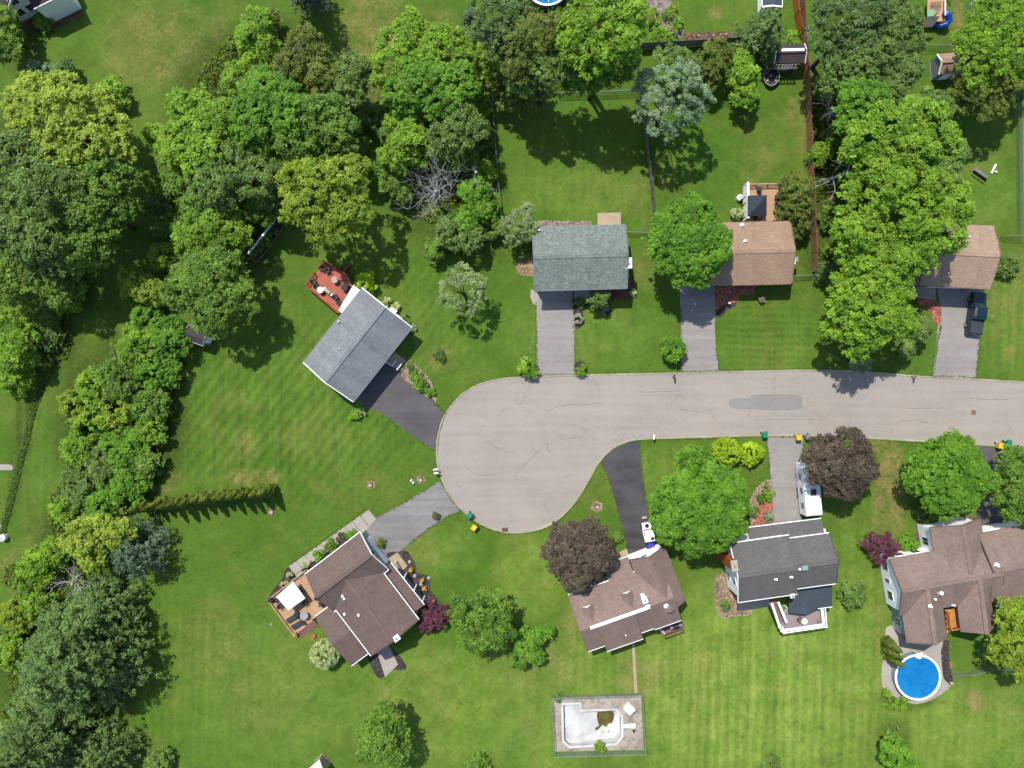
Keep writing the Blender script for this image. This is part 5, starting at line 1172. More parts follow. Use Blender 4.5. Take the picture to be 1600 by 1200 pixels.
MB().slab([tuple(W(x, y, -1.15))[:2] for x, y in smooth_line([(934, 1113), (945, 1112.5), (958, 1113), (959, 1120), (956, 1129), (950, 1131), (947, 1136), (941, 1133), (934, 1140), (925, 1142), (930, 1137), (936, 1134), (933, 1124)], True, 4)], -1.9, -1.15).build('puddle', M['puddle'], dp)
db = MB().bar(W(970.5, 1135, .55), W(993, 1133.5, .55), .5, .07); db.build('diving_board', M['white'], dp); m = MB().box(W(988, 1134, .3) , (.5, .45, .5)); m.build('board_stand', M['white_metal'], dp)
c = W(983.5, 1107.5, .6); o = root('pool_box', 'white storage box standing askew on the drained pool apron', 'storage box', (c.x, c.y, .06)); MB().box((c.x, c.y, .42), (1.05, 1.15, .7), .75).build('box_body', M['white_metal'], o); MB().box((c.x, c.y, .8), (1.12, 1.22, .07), .75).build('lid', M['white_metal'], o)
c = W(990, 1141); o = root('pool_pump', 'small dark pump beside the diving board', 'pump', (c.x, c.y, .06)); MB().cyl((c.x, c.y, .06), .17, .35, 10).build('body', M['dark'], o); MB().box((c.x + .25, c.y, .2), (.3, .2, .2)).build('motor', M['grey_metal'], o)

# ------------------------------------------------------------------ vehicles
def loft(sections, name, mat, parent, T):
    """sections: list of closed loops of local points; T maps local to world"""
    n = len(sections[0]); V = [T(p) for s_ in sections for p in s_]; F = []
    for i in range(len(sections) - 1):
        for k in range(n): j = (k + 1) % n; F.append((i * n + k, i * n + j, (i + 1) * n + j, (i + 1) * n + k))
    F.append(tuple(range(n))[::-1]); F.append(tuple((len(sections) - 1) * n + k for k in range(n)))
    return mesh_obj(name, V, F, M[mat], parent, smooth=False)
def frameT(p, ang):
    c, s_ = math.cos(ang), math.sin(ang); return lambda q: (p[0] + q[0] * c - q[1] * s_, p[1] + q[0] * s_ + q[1] * c, p[2] + q[2])
def loop(x, hw, z0, z1, r=.18, top=None):
    t = hw if top is None else top
    return [(x, -hw, z0), (x, -hw, z1 - r), (x, -t + r * .8, z1), (x, t - r * .8, z1), (x, hw, z1 - r), (x, hw, z0)]
def pickup():
    a, b = W(1515.5, 523), W(1524.5, 457.5); ang = math.atan2(b.y - a.y, b.x - a.x); p = (a + b) / 2; p.z = .02; T = frameT(p, ang)
    o = root('pickup_truck', 'dark teal pickup truck with covered bed parked on the driveway', 'pickup', p)
    body = loft([loop(2.82, .78, .5, .95, .1), loop(2.7, .9, .42, 1.08, .12), loop(1.2, .98, .4, 1.2, .14), loop(.9, .99, .4, 1.2, .12), loop(-.9, .99, .4, 1.2, .12), loop(-2.75, .98, .45, 1.2, .1), loop(-2.82, .95, .5, 1.15, .1)], 'body', 'truck', o, T)
    cabT = loft([loop(1.25, .88, 1.1, 1.18, .05), loop(.55, .84, 1.1, 1.84, .12, .74), loop(-.55, .84, 1.1, 1.86, .12, .74), loop(-.95, .86, 1.1, 1.75, .1, .76), loop(-1.05, .86, 1.1, 1.2, .04)], 'cab', 'truck', o, T)
    def quad(P, nm, mt, par=o): mesh_obj(nm, [T(q) for q in P], [tuple(range(len(P)))], M[mt], par)
    quad([(1.2, -.72, 1.235), (1.2, .72, 1.235), (.6, .62, 1.81), (.6, -.62, 1.81)], 'windscreen', 'glass'); quad([(-.99, -.66, 1.7), (-.99, .66, 1.7), (-1.07, .72, 1.25), (-1.07, -.72, 1.25)], 'rear_window', 'glass')
    for sg in (-1, 1):
        quad([(.95, sg * .885, 1.25), (.5, sg * .865, 1.68), (-.8, sg * .865, 1.68), (-.92, sg * .885, 1.25)], 'side_window', 'glass')
        MB().box(T((.75, sg * 1.1, 1.25)), (.14, .26, .2), ang).build('side_mirror', M['black'], o)
        MB().box(T((2.76, sg * .62, .82)), (.1, .32, .2), ang).build('headlight', M['white_metal'], o); MB().box(T((-2.8, sg * .86, .9)), (.06, .14, .4), ang).build('tail_light', M['brick_red'], o)
        for x in (1.85, -1.75):
            w0, w1 = Vector(T((x, sg * .8, .38))), Vector(T((x, sg * 1.01, .38))); wh = root_part('wheel', o); 
            t_ = MB().tube([w0, w1], .38, 18).build('tyre', M['rubber'], o); MB().tube([w0 * .1 + w1 * .9, w1 + (w1 - w0) * .06], .22, 12).build('rim', M['grey_metal'], t_)
    MB().box(T((-1.95, 0, 1.235)), (1.6, 1.74, .07), ang).build('bed_cover', M['dark'], o)
    MB().box(T((2.84, 0, .62)), (.12, 1.75, .2), ang).build('bumper', M['grey_metal'], o); MB().box(T((-2.86, 0, .6)), (.12, 1.8, .2), ang).build('bumper', M['grey_metal'], o)
    MB().box(T((-2.86, 0, .92)), (.04, .35, .14), ang).build('number_plate', M['white'], o)
def root_part(*a): return None
pickup()
def camper():
    a, b = W(1240, 721), W(1247, 800); a = a + Vector((1.08, .05, 0)); b = b + Vector((1.08, 0, 0)); ang = math.atan2(a.y - b.y, a.x - b.x); p = (a + b) / 2; p.z = .02; T = frameT(p, ang); L = (a - b).length / 2
    o = root('camper_trailer', 'white travel trailer parked beside the copper-leaved tree', 'camper', p); hw = 1.08
    loft([loop(-L, hw, .6, 2.7, .12), loop(-L + .15, hw, .55, 2.85, .14), loop(L - 1.3, hw, .55, 2.85, .14), loop(L - .5, hw, .55, 2.7, .14), loop(L - .12, hw, .7, 2.1, .12), loop(L, hw - .04, .8, 1.5, .1)], 'body', 'white_metal', o, T)
    for sg in (-1, 1):
        for x in (1.6, -.2, -2.2): MB().box(T((x, sg * 1.09, 1.75)), (.8 if x else 1, .04, .55), ang).build('window', M['glass'], o)
        MB().box(T((0, sg * 1.09, 1.15)), (2 * L - 1.2, .02, .08), ang).build('stripe', M['side_blue'], o)
        for x in (-.35, -1.15): MB().tube([Vector(T((x, sg * .85, .35))), Vector(T((x, sg * 1.06, .35)))], .34, 16).build('wheel', M['rubber'], o)
    MB().box(T((.75, -1.1, 1.5)), (.7, .04, 1.75), ang).build('door', M['white'], o)
    MB().box(T((-.3, -.05, 2.97)), (.75, .62, .24), ang).build('air_conditioner', M['dark'], o); MB().box(T((-2.0, -.3, 2.9)), (.4, .4, .1), ang).build('roof_vent', M['white'], o); MB().box(T((1.5, .3, 2.9)), (.4, .4, .1), ang).build('roof_vent', M['dark'], o)
    MB().bar(T((L - .1, -.7, .5)), T((L + 1.1, 0, .5)), .08).bar(T((L - .1, .7, .5)), T((L + 1.1, 0, .5)), .08).build('hitch', M['black'], o)
    MB().box(T((-L - .06, 0, .6)), (.12, 1.9, .15), ang).build('bumper', M['black'], o)
camper()
def cart():
    a, b = W(1013.5, 846), W(1008, 815); ang = math.atan2(b.y - a.y, b.x - a.x); p = (a + b) / 2; p.z = .02; T = frameT(p, ang)
    o = root('utility_cart', 'small white two-seat cart parked at the end of the black driveway', 'cart', p)
    loft([loop(1.35, .5, .3, .75, .1), loop(1.2, .62, .28, .9, .12), loop(.55, .64, .28, .98, .1), loop(.5, .64, .28, .55, .08), loop(-.3, .64, .28, .55, .08), loop(-.36, .64, .28, .95, .1), loop(-1.15, .62, .3, .95, .1), loop(-1.25, .56, .35, .8, .08)], 'body', 'white_metal', o, T)
    MB().box(T((-.2, 0, 1.78)), (1.55, 1.22, .08), ang).build('roof', M['white'], o)
    for x in (.5, -.9):
        for sg in (-1, 1): MB().bar(T((x, sg * .55, .9)), T((x * .95, sg * .55, 1.76)), .05).build('roof_post', M['black'], o)
    MB().tube([Vector(T((1.0, .02, .96))), Vector(T((1.0, .02, 1.06)))], .27, 16).build('spare_wheel', M['rubber'], o); MB().tube([Vector(T((-.62, -.3, 1.84))), Vector(T((-.62, -.3, 1.9)))], .24, 14).build('round_hatch', M['dark'], o)
    MB().box(T((-.1, 0, .72)), (.5, 1.1, .14), ang).build('seat', M['dark'], o); MB().box(T((-1.5, 0, .5)), (.4, 1.2, .3), ang).build('rear_rack', M['black'], o)
    for x in (.85, -.8):
        for sg in (-1, 1): MB().tube([Vector(T((x, sg * .55, .25))), Vector(T((x, sg * .72, .25)))], .25, 14).build('wheel', M['rubber'], o)
cart()
c = W(2, 841, .8); o = root('white_tank', 'white rounded tank cut off by the left frame edge', 'tank', (c.x, c.y, 0)); MB().cyl((c.x, c.y, 0), .45, .7, 14, .48).cyl((c.x, c.y, .7), .48, .2, 14, .2).build('tank_body', M['white_metal'], o); MB().cyl((c.x, c.y, .88), .12, .1, 8).build('lid', M['grey_metal'], o)

# ------------------------------------------------------------------ vegetation
L_ = leaf_mat
k = 1.2
SP = {  # species: material, leaf size, clump radius, clumps per square metre, leaves per clump
 'bright': (L_('leaf_bright_green', lin(152, 194, 56, k), lin(64, 108, 26, k)), .34, .75, .75, 34),
 'vivid': (L_('leaf_vivid_green', lin(128, 178, 52, k), lin(52, 102, 24, k)), .32, .62, 1.1, 34),
 'maple': (L_('leaf_maple_green', lin(128, 166, 56, k), lin(56, 94, 28, k), gloss=.25), .34, .8, .7, 34),
 'deep': (L_('leaf_deep_green', lin(126, 156, 62, k), lin(52, 88, 28, k), gloss=.25, tip=lin(128, 166, 100, k)), .32, .8, .72, 36),
 'lime': (L_('leaf_lime_yellow', lin(172, 194, 70, k), lin(72, 112, 30, k), vary=.8), .34, .72, .8, 34),
 'yellow': (L_('leaf_yellow_green', lin(164, 188, 58, k), lin(78, 116, 30, k)), .32, .7, .72, 32),
 'olive': (L_('leaf_olive', lin(132, 148, 60, k), lin(60, 84, 30, k)), .28, .62, .9, 36),
 'greygreen': (L_('leaf_grey_green', lin(134, 166, 80, k), lin(62, 96, 40, k)), .28, .62, .9, 36),
 'silver': (L_('leaf_silver_green', lin(152, 180, 132, k), lin(80, 112, 68, k), gloss=.4), .26, .6, .85, 34),
 'blue': (L_('leaf_blue_green', lin(120, 152, 78, k), lin(48, 82, 38, k), gloss=.25), .3, .66, .85, 34),
 'pale': (L_('leaf_pale_green', lin(164, 184, 122, k), lin(98, 126, 72, k)), .24, .55, .8, 30),
 'copper': (L_('leaf_copper', lin(112, 98, 80, k), lin(54, 48, 41, k), trans=.12), .3, .66, 1.0, 34),
 'purple': (L_('leaf_purple', lin(130, 74, 94, k), lin(62, 30, 46, k), trans=.15), .2, .4, 2.0, 30),
 'variegated': (L_('leaf_variegated', lin(216, 226, 160, k), lin(130, 160, 84, k)), .18, .36, 2.4, 28),
 'limeball': (L_('leaf_lime_ball', lin(188, 220, 48, k), lin(104, 152, 20, k)), .18, .32, 3.0, 30),
 'thuja': (L_('leaf_thuja', lin(128, 144, 52, k), lin(60, 82, 24, k), trans=.12), .22, .3, 3.0, 26),
 'white': (L_('leaf_white_flower', lin(226, 228, 206, k), lin(104, 134, 64, k)), .14, .25, 4.0, 24),
 'pine': (L_('leaf_pine', lin(122, 154, 78, k), lin(44, 74, 34, k), trans=.1), .3, .5, 1.4, 26),
 'spruce': (L_('leaf_blue_spruce', lin(108, 134, 98, k), lin(44, 70, 48, k), trans=.1), .26, .45, 1.5, 26),
 'grass': (L_('leaf_tall_grass', lin(106, 138, 50), lin(66, 104, 34)), .2, .3, 1.0, 20),
 'weed': (L_('leaf_weed', lin(124, 148, 46, k), lin(52, 72, 20, k)), .3, .4, 1.0, 20)}
RS = np.random.RandomState(11)
def unit(a): return a / np.maximum(np.linalg.norm(a, axis=1, keepdims=True), 1e-9)
def leaf_mesh(name, P, N, S, rs, aspect=.62, axis=None):
    n = len(P); N = unit(N)
    t = unit(np.cross(N, rs.normal(size=(n, 3)))) if axis is None else unit(axis - N * (axis * N).sum(1, keepdims=True))
    b = np.cross(N, t); s = S[:, None]
    V = np.empty((n, 3, 3), np.float32)
    V[:, 0] = P + t * s * .62; V[:, 1] = P - t * s * .42 + b * s * aspect * .62 - N * s * .06; V[:, 2] = P - t * s * .42 - b * s * aspect * .62 - N * s * .06
    me = bpy.data.meshes.new(name); me.vertices.add(3 * n); me.vertices.foreach_set('co', V.ravel())
    me.loops.add(3 * n); me.loops.foreach_set('vertex_index', np.arange(3 * n, dtype=np.int32))
    me.polygons.add(n); me.polygons.foreach_set('loop_start', np.arange(n, dtype=np.int32) * 3)
    me.update(calc_edges=True); return me
def lobe_leaves(lobes, sp, rs, dens=1.0, low=-.45):
    mat, ls, cr, cd, lp = sp; cr *= .74; cd *= 1.6; CP = []; CD = []
    for i, (c, R) in enumerate(lobes):
        c = np.array(c); R = np.array(R); area = 4 * math.pi * ((R[0] * R[1]) ** 1.6 / 3 + 2 * (R[0] * R[2]) ** 1.6 / 3) ** (1 / 1.6)
        n = max(6, int(area * cd * dens * .95)); d = unit(rs.normal(size=(n * 2, 3))); d = d[d[:, 2] > low][:n]
        rad = .93 - .22 * rs.rand(len(d)) ** 2
        for _ in range(12):
            q = unit(rs.normal(size=(1, 3)))[0]; rad += rs.uniform(-.22, .2) * np.clip(d @ q, 0, 1) ** 7
        p = c + d * rad[:, None] * R
        keep = np.ones(len(p), bool)
        for j, (c2, R2) in enumerate(lobes):
            if j != i: keep &= (((p - np.array(c2)) / np.array(R2)) ** 2).sum(1) > .5
        CP.append(p[keep]); CD.append(d[keep])
    CP = np.concatenate(CP); CD = np.concatenate(CD); n = len(CP)
    rr = cr * rs.uniform(.55, 1.3, n); m = int(lp * 1.15); q = unit(rs.normal(size=(n * m, 3)) + np.repeat(CD, m, 0) * .45 + np.array([0, 0, .55]))
    P = np.repeat(CP, m, 0) + q * (np.repeat(rr, m)[:, None]) * rs.uniform(.45, 1.08, (n * m, 1)) * np.array([1, 1, .58])
    N = q * .5 + rs.normal(size=(n * m, 3)) * .4 + np.array([0, 0, .9]); S = ls * .68 * np.exp(rs.normal(0, .34, n * m)) * np.repeat(rs.uniform(.75, 1.25, n), m)
    return P, N, S
def make_trunk(o, base, tops, rtr, rs, mat='bark'):
    m = MB(); b = Vector(base); h = np.mean([t[2] for t in tops]); fork = b + Vector((0, 0, h * .45))
    m.tube([b - Vector((0, 0, .1)), b + Vector((rs.uniform(-.1, .1), rs.uniform(-.1, .1), h * .2)), fork], [rtr * 1.25, rtr, rtr * .75], 8)
    for t in tops:
        t = Vector(t); md = fork * .5 + t * .5 + Vector((rs.uniform(-.3, .3), rs.uniform(-.3, .3), .2)); m.tube([fork - Vector((0, 0, .25)), md, t], [rtr * .5, rtr * .3, rtr * .08], 6)
    m.build('trunk', M[mat], o)
def tree(name, label, sp, lobes, h, cat='tree', base=None, flat=.8, ring=5, dens=1.0, group=None, seed=None, trunk=True, size=1.0):
    """lobes: (px, py, r_px[, height factor]) as the crown is seen from above"""
    rs = np.random.RandomState(seed if seed is not None else int(lobes[0][0] * 13 + lobes[0][1] * 7) % 100000); Ls = []; tops = []
    for lb in lobes:
        px, py, r = lb[:3]; hh = h * (lb[3] if len(lb) > 3 else 1.0); R = r / K * (H - hh * .65) / H * (1.07 if ring else 1.0); rz = min(R * flat, hh * .48)
        c = W(px, py, hh - rz); c = np.array(c)
        if ring and R > 1.1:
            Ls.append((c, (R * .74, R * .74, rz * .9)))
            nr = ring + (1 if R > 4 else 0); a0 = rs.uniform(0, 6.28)
            for q in range(nr):
                a = a0 + q * 6.283 / nr + rs.uniform(-.3, .3); rr = R * rs.uniform(.3, .5); dd = R * 1.0 - rr * rs.uniform(.85, 1.1); z = rs.uniform(-.42, .12) * rz
                Ls.append((c + np.array([math.cos(a) * dd, math.sin(a) * dd, z]), (rr, rr, rr * .85)))
            for q in range(2 if R < 4 else 4):
                a = rs.uniform(0, 6.28); rr = R * rs.uniform(.3, .44); dd = R * rs.uniform(.15, .5); Ls.append((c + np.array([math.cos(a) * dd, math.sin(a) * dd, rz * rs.uniform(.35, .62)]), (rr, rr, rr * .8)))
        else: Ls.append((c, (R * .96, R * .96, rz)))
        tops.append(tuple(c))
    b = W(*base) if base else Vector((np.mean([t[0] for t in tops]), np.mean([t[1] for t in tops]), 0))
    o = root(name, label, cat, b, group); s_ = SP[sp]; s_ = (s_[0], s_[1] * size, s_[2], s_[3] / size, s_[4])
    P, N, S = lobe_leaves(Ls, s_, rs, dens)
    k_ = P[:, 2] > .05; me = leaf_mesh('crown', P[k_] - np.array(b), N[k_], S[k_], rs); link_mesh('crown', me, s_[0], o)
    if trunk:
        tt = [(l[0][0], l[0][1], l[0][2]) for l in Ls[:9]]; make_trunk(o, b, tt, max(.06, min(.4, h * .022)), rs)
    return o
def shrub(label, sp, px, py, r, h=None, group=None, name='shrub', **kw):
    h = h or r / K * 1.5; return tree(name, label, sp, [(px, py, r)], h, 'shrub', group=group, **kw)
def conifer(name, label, sp, px, py, r, h, group=None, droop=.12, whorl=.55, dens=1.0, cat='tree', top=1.0, zlow=.12):
    rs = np.random.RandomState(int(px * 3 + py * 17) % 99991); zc = h * .45; c = W(px, py, zc); R = r / K * (H - zc * .6) / H
    b = Vector((c.x, c.y, 0)); o = root(name, label, cat, b, group); s_ = SP[sp]; P = []; N = []; S = []; AX = []; br = MB()
    br.tube([(b.x, b.y, -.1), (b.x, b.y, h * .5), (b.x, b.y, h * .97)], [h * .022, h * .014, .03], 8); z = h * zlow
    while z < h * .985:
        f = (z - h * zlow) / (h * (1 - zlow)); ln = R * (1 - f) ** .75 * top + .25; n = max(5, int((6 + 9 * (1 - f)) * dens))
        for i in range(n):
            a = rs.uniform(0, 6.283); l = ln * rs.uniform(.72, 1.1); d = np.array([math.cos(a), math.sin(a), 0.0]); up = .25 * f - droop
            if rs.rand() < .25 and l > 1: br.tube([(b.x, b.y, z), (b.x + d[0] * l * .8, b.y + d[1] * l * .8, z + up * l * .8)], [.05, .015], 4, False)
            nt = max(2, int(l / .62)); side = np.array([-d[1], d[0], 0.0]); bend = rs.uniform(-.35, .35)
            for q in np.linspace(.28, 1, nt) + rs.uniform(-.06, .06, nt):
                c_ = np.array([b.x, b.y, z]) + d * q * l + side * (bend * q * q * l + rs.uniform(-.35, .35) * q) + np.array([0, 0, (up * q + .12 * q * q) * l + rs.uniform(-.2, .2)]); tr_ = rs.uniform(.28, .6) * (1.1 if l > 2 else .7)
                k_ = 15; v_ = unit(rs.normal(size=(k_, 3)) * np.array([1, 1, .6]) + d * .6 + np.array([0, 0, .3])); P.append(c_ + v_ * tr_ * rs.uniform(.3, 1, (k_, 1)) * np.array([1, 1, .55])); AX.append(v_ + d * .4)
                N.append(v_ * .3 + np.array([0, 0, 1.0]) + rs.normal(size=(k_, 3)) * .35); S.append(s_[1] * rs.uniform(.7, 1.4, k_))
        z += whorl * rs.uniform(.7, 1.2)
    P = np.concatenate(P); N = np.concatenate(N); S = np.concatenate(S); AX = np.concatenate(AX)
    me = leaf_mesh('crown', P - np.array(b), N, S, rs, .42, AX); link_mesh('crown', me, s_[0], o); br.build('trunk', M['bark'], o); return o
def thuja(label, px, py, h, r, group=None, proto=None, name='arborvitae'):
    b = W(px, py)
    if proto is not None:
        o = copy_tree(proto, b, RS.uniform(0, 6.28), label, scale=None); s = RS.uniform(.8, 1.15); o.scale = (s, s, RS.uniform(.82, 1.12)); return o
    rs = RS; o = root(name, label, 'conifer', (0, 0, 0), group); s_ = SP['thuja']; n = int(h * r * 760)
    f = rs.rand(n) ** 1.25; a = rs.uniform(0, 6.283, n); lump = 1 + .14 * np.sin(a * 5 + f * 22) + .1 * np.sin(a * 3 - f * 30); rad = r * np.minimum(1.0, (1 - f) ** .72 + .02) * (.55 + .45 * np.minimum(1, f * 6 + .45)) * lump * rs.uniform(.8, 1.05, n)
    P = np.stack([np.cos(a) * rad, np.sin(a) * rad, f * h + .05], 1); N = np.stack([np.cos(a), np.sin(a), np.full(n, .55)], 1) + rs.normal(size=(n, 3)) * .4
    AX = np.stack([np.cos(a) * .4, np.sin(a) * .4, np.ones(n)], 1); me = leaf_mesh('crown', P, N, s_[1] * rs.uniform(.7, 1.3, n), rs, .6, AX); link_mesh('crown', me, s_[0], o)
    MB().tube([(0, 0, -.05), (0, 0, h * .8)], [.08, .02], 6).build('trunk', M['bark'], o); o.location = b; return o
def bare_tree(name, label, px, py, r, h, n=16, lean=(0, 0), mat='dead_bark', seed=3, rise=(.15, .75)):
    rs = random.Random(seed); c = W(px, py, h * .55); R = r / K; b = Vector((c.x, c.y, 0)); o = root(name, label, 'tree', b); m = MB(); tr = MB()
    fork = b + Vector((lean[0] + .5, lean[1] - .4, h * .72)); tr.tube([b - Vector((0, 0, .1)), b + Vector((0, 0, h * .22)), fork], [.26, .21, .16], 8); tr.build('trunk', M[mat], o)
    def grow(p, d, l, rad, lev):
        pts = [p]; q = p; dd = d.copy()
        for s in range(4):
            dd = (dd + Vector((rs.uniform(-.42, .42), rs.uniform(-.42, .42), rs.uniform(-.2, .25)))).normalized(); q = q + dd * (l / 4); pts.append(q)
        m.tube(pts, [rad * (1 - .2 * i) for i in range(5)], 5 if lev < 2 else 4, False)
        if lev < 3:
            for s in range(5 if lev < 2 else 3):
                t = pts[rs.choice((1, 2, 3, 4))]; nd = (dd + Vector((rs.uniform(-.9, .9), rs.uniform(-.9, .9), rs.uniform(-.2, .5)))).normalized(); grow(t, nd, l * rs.uniform(.4, .65), rad * .48, lev + 1)
    for i in range(n):
        a = 6.283 * i / n + rs.uniform(-.3, .3); e = rs.uniform(*rise); d = Vector((math.cos(a) * math.cos(e), math.sin(a) * math.cos(e), math.sin(e))); z = rs.uniform(.35, 1.0)
        grow(b + (fork - b) * z + Vector((rs.uniform(-.3, .3), rs.uniform(-.3, .3), 0)), d, R * rs.uniform(.45, .95), .055, 1)
    m.build('branches', M[mat], o); return o

# ---- single trees, copied from what the photograph shows (crown position, radius, height)
T = tree; DT = 'deciduous_tree'
# west edge group
T(DT, 'huge maple with lime-yellow top at the upper left edge', 'lime', [(100, 190, 78, 1.0), (60, 175, 52, .9), (135, 215, 62, .92), (85, 245, 52, .88), (165, 235, 40, .8)], 15)
T(DT, 'dark glossy tree at the left edge below the lime-yellow maple', 'deep', [(35, 265, 62), (20, 330, 60, .95), (75, 300, 58, 1.03), (60, 370, 60, .95)], 15)
T(DT, 'deep green tree on the right flank of the lime-yellow maple', 'maple', [(165, 285, 48, .95), (135, 335, 55), (120, 385, 50, .9), (185, 325, 32, .8)], 13)
T(DT, 'mid-green tree at the left edge above the mown strip', 'maple', [(35, 430, 48), (85, 440, 38, .9), (20, 385, 40)], 10)
T(DT, 'low bushy tree at the left edge beside the overgrown bank', 'bright', [(25, 545, 34), (15, 510, 30, .9), (20, 590, 26, .7)], 6)
shrub('dark round shrub between the left edge trees and the mown strip', 'maple', 70, 495, 24, 3.0); shrub('bright small shrub on the weedy bank beside the mown strip', 'bright', 110, 470, 20, 2.5); shrub('twiggy grey-green shrub at the tip of the left wood', 'greygreen', 105, 440, 22, 3); shrub('dark low shrub where the left wood meets the grass lane', 'deep', 78, 530, 20, 2)
shrub('round blue-green shrub above the lime-yellow maple', 'blue', 103, 106, 13, 2.6); shrub('pale blue shrub left of the round blue-green shrub', 'silver', 53, 108, 11, 2); shrub('small blue shrub tucked against the top of the lime-yellow maple', 'silver', 77, 111, 9, 1.7)
T(DT, 'small bright tree alone on the top left lawn', 'bright', [(177, 142, 19), (186, 152, 13, .8)], 3.4); shrub('yellow shrub beside the white house in the corner', 'yellow', 18, 38, 15, 2.6); shrub('dark green shrub in the notch of the white corner house', 'maple', 68, 33, 12, 1.6)
T(DT, 'dark tree at the left frame edge below the white corner house', 'maple', [(5, 70, 26), (0, 30, 22)], 6)
# middle-left wood
T(DT, 'bright tree at the top of the middle wood', 'bright', [(400, 42, 30), (388, 62, 22, .9), (412, 70, 22, .9)], 8); T(DT, 'small bright tree at the left tip of the middle wood top', 'bright', [(372, 125, 24), (395, 105, 22)], 6)
T(DT, 'olive tree on the right shoulder of the middle wood top', 'olive', [(478, 82, 38), (500, 118, 34, .95), (455, 110, 34)], 11); T(DT, 'pale olive tree on the right rim of the middle wood', 'greygreen', [(552, 110, 28), (570, 128, 18, .8), (535, 140, 30)], 9)
T(DT, 'broad bright maple on the left rim of the middle wood', 'bright', [(305, 178, 40), (290, 225, 42, .95), (335, 195, 42, 1.05), (325, 245, 40)], 12); T(DT, 'large green maple in the centre of the middle wood', 'vivid', [(420, 160, 52), (395, 195, 46, .95), (450, 190, 44)], 13)
T(DT, 'shaded dark tree on the right side of the middle wood', 'maple', [(495, 185, 45), (525, 205, 36, .9), (470, 225, 40, .95)], 12); T(DT, 'dark glossy tree below the large maple of the middle wood', 'deep', [(365, 255, 46), (400, 280, 40, .95), (340, 290, 36, .95)], 12)
T(DT, 'green tree low on the left rim of the middle wood', 'maple', [(290, 285, 34), (275, 255, 26, .85), (310, 320, 30)], 9); T(DT, 'bright tree just above the pale garden rail', 'bright', [(335, 345, 36), (300, 375, 30, .9), (362, 362, 26, .9)], 9)
T(DT, 'shaded green tree between the middle wood and the yellow-green tree', 'maple', [(435, 245, 36), (410, 320, 30, .8), (445, 205, 30)], 9); T(DT, 'big sunlit yellow-green tree above the red deck', 'yellow', [(505, 295, 46), (540, 275, 38, .97), (475, 320, 40, .95), (545, 325, 38, .95), (510, 350, 34, .88), (465, 280, 32, .9)], 13, dens=.85)
T(DT, 'glossy maple standing over the black-roofed hut', 'maple', [(325, 440, 52), (290, 450, 38, .92), (360, 465, 38, .92), (330, 490, 34, .9), (345, 410, 30, .9)], 11); T(DT, 'small bright tree in the gap left of the glossy maple', 'yellow', [(205, 440, 22), (235, 455, 22, .9)], 5)
for i, (x, y, r, s_, lb) in enumerate(((240, 210, 16, 'bright', 'small bright shrub at the left point of the middle wood'), (232, 500, 26, 'vivid', 'vivid shrub above the black-roofed hut on its left'), (255, 400, 24, 'bright', 'bright shrub left of the glossy maple top'), (270, 350, 26, 'maple', 'shaded shrub low on the left of the middle wood'), (580, 180, 22, 'greygreen', 'grey-green shrub in the gap beside the dry lawn'), (560, 240, 24, 'maple', 'shaded shrub above the sunlit yellow-green tree'), (245, 320, 20, 'greygreen', 'weedy shrub on the grass lane side of the middle wood'), (420, 30, 16, 'olive', 'olive shrub at the top edge of the middle wood'), (440, 150, 26, 'deep', 'dark shrub filling the heart of the middle wood'), (255, 290, 20, 'bright', 'bright shrub bulging into the grass lane'))):
    shrub(lb, s_, x, y, r, 3.2)
conifer('spruce_tree', 'tall narrow dark spruce reaching out of the top edge', 'spruce', 467, -38, 28, 15)
# second wood
T(DT, 'bright maple at the top left of the second wood', 'bright', [(622, 72, 36), (612, 105, 34, .95), (640, 45, 26, .9)], 11); T(DT, 'bright maple at the top right of the second wood', 'bright', [(690, 62, 28), (705, 85, 28, .95), (670, 95, 28)], 11)
T(DT, 'large green tree in the centre of the second wood', 'vivid', [(660, 130, 44), (690, 150, 40, .95), (630, 145, 34, .95), (715, 125, 30, .9)], 12); T(DT, 'dark tree on the right rim of the second wood', 'deep', [(715, 185, 34), (735, 205, 26, .9), (700, 215, 34)], 10)
T(DT, 'yellowish green tree on the left rim of the second wood', 'bright', [(640, 220, 34), (618, 240, 24, .9), (625, 195, 24, .9)], 9); T(DT, 'shaded tree behind the bare grey tree', 'maple', [(700, 235, 30), (720, 245, 24)], 6)
T(DT, 'green bushy tree right of the bare grey tree', 'vivid', [(742, 300, 24), (748, 330, 26, .95), (728, 350, 24, .9)], 5.5); T(DT, 'olive bush tree below the bare grey tree', 'greygreen', [(705, 365, 26), (735, 375, 24, .9)], 5.5)
T(DT, 'low tree on the left foot of the bare grey tree', 'maple', [(615, 282, 24), (630, 300, 14, .8), (603, 262, 20)], 5)
for x, y, r, s_, lb in ((752, 215, 20, 'greygreen', 'grey-green shrub against the long lawn fence'), (745, 165, 20, 'bright', 'bright shrub near the top of the long lawn fence'), (755, 270, 18, 'bright', 'bright shrub by the fence right of the bare grey tree'), (680, 390, 18, 'maple', 'dark shrub at the lowest tip of the second wood'), (605, 205, 18, 'greygreen', 'grey-green shrub at the left middle of the second wood'), (725, 60, 18, 'greygreen', 'grey-green shrub right of the bright maples'), (660, 190, 26, 'deep', 'dark shrub in the heart of the second wood'), (765, 320, 14, 'vivid', 'vivid shrub on the fence line above the pale tree'), (770, 355, 14, 'maple', 'low shrub on the fence line left of the pale tree')):
    shrub(lb, s_, x, y, r, 3.0)
bare_tree('bare_tree', 'bare grey tree with radiating branches at the foot of the second wood', 676, 298, 62, 9, 22, seed=5, rise=(.25, 1.1))
bare_tree('bare_tree', 'thin bare limb curving beside the long lawn fence', 738, 268, 40, 7, 5, seed=9, rise=(.1, .4))
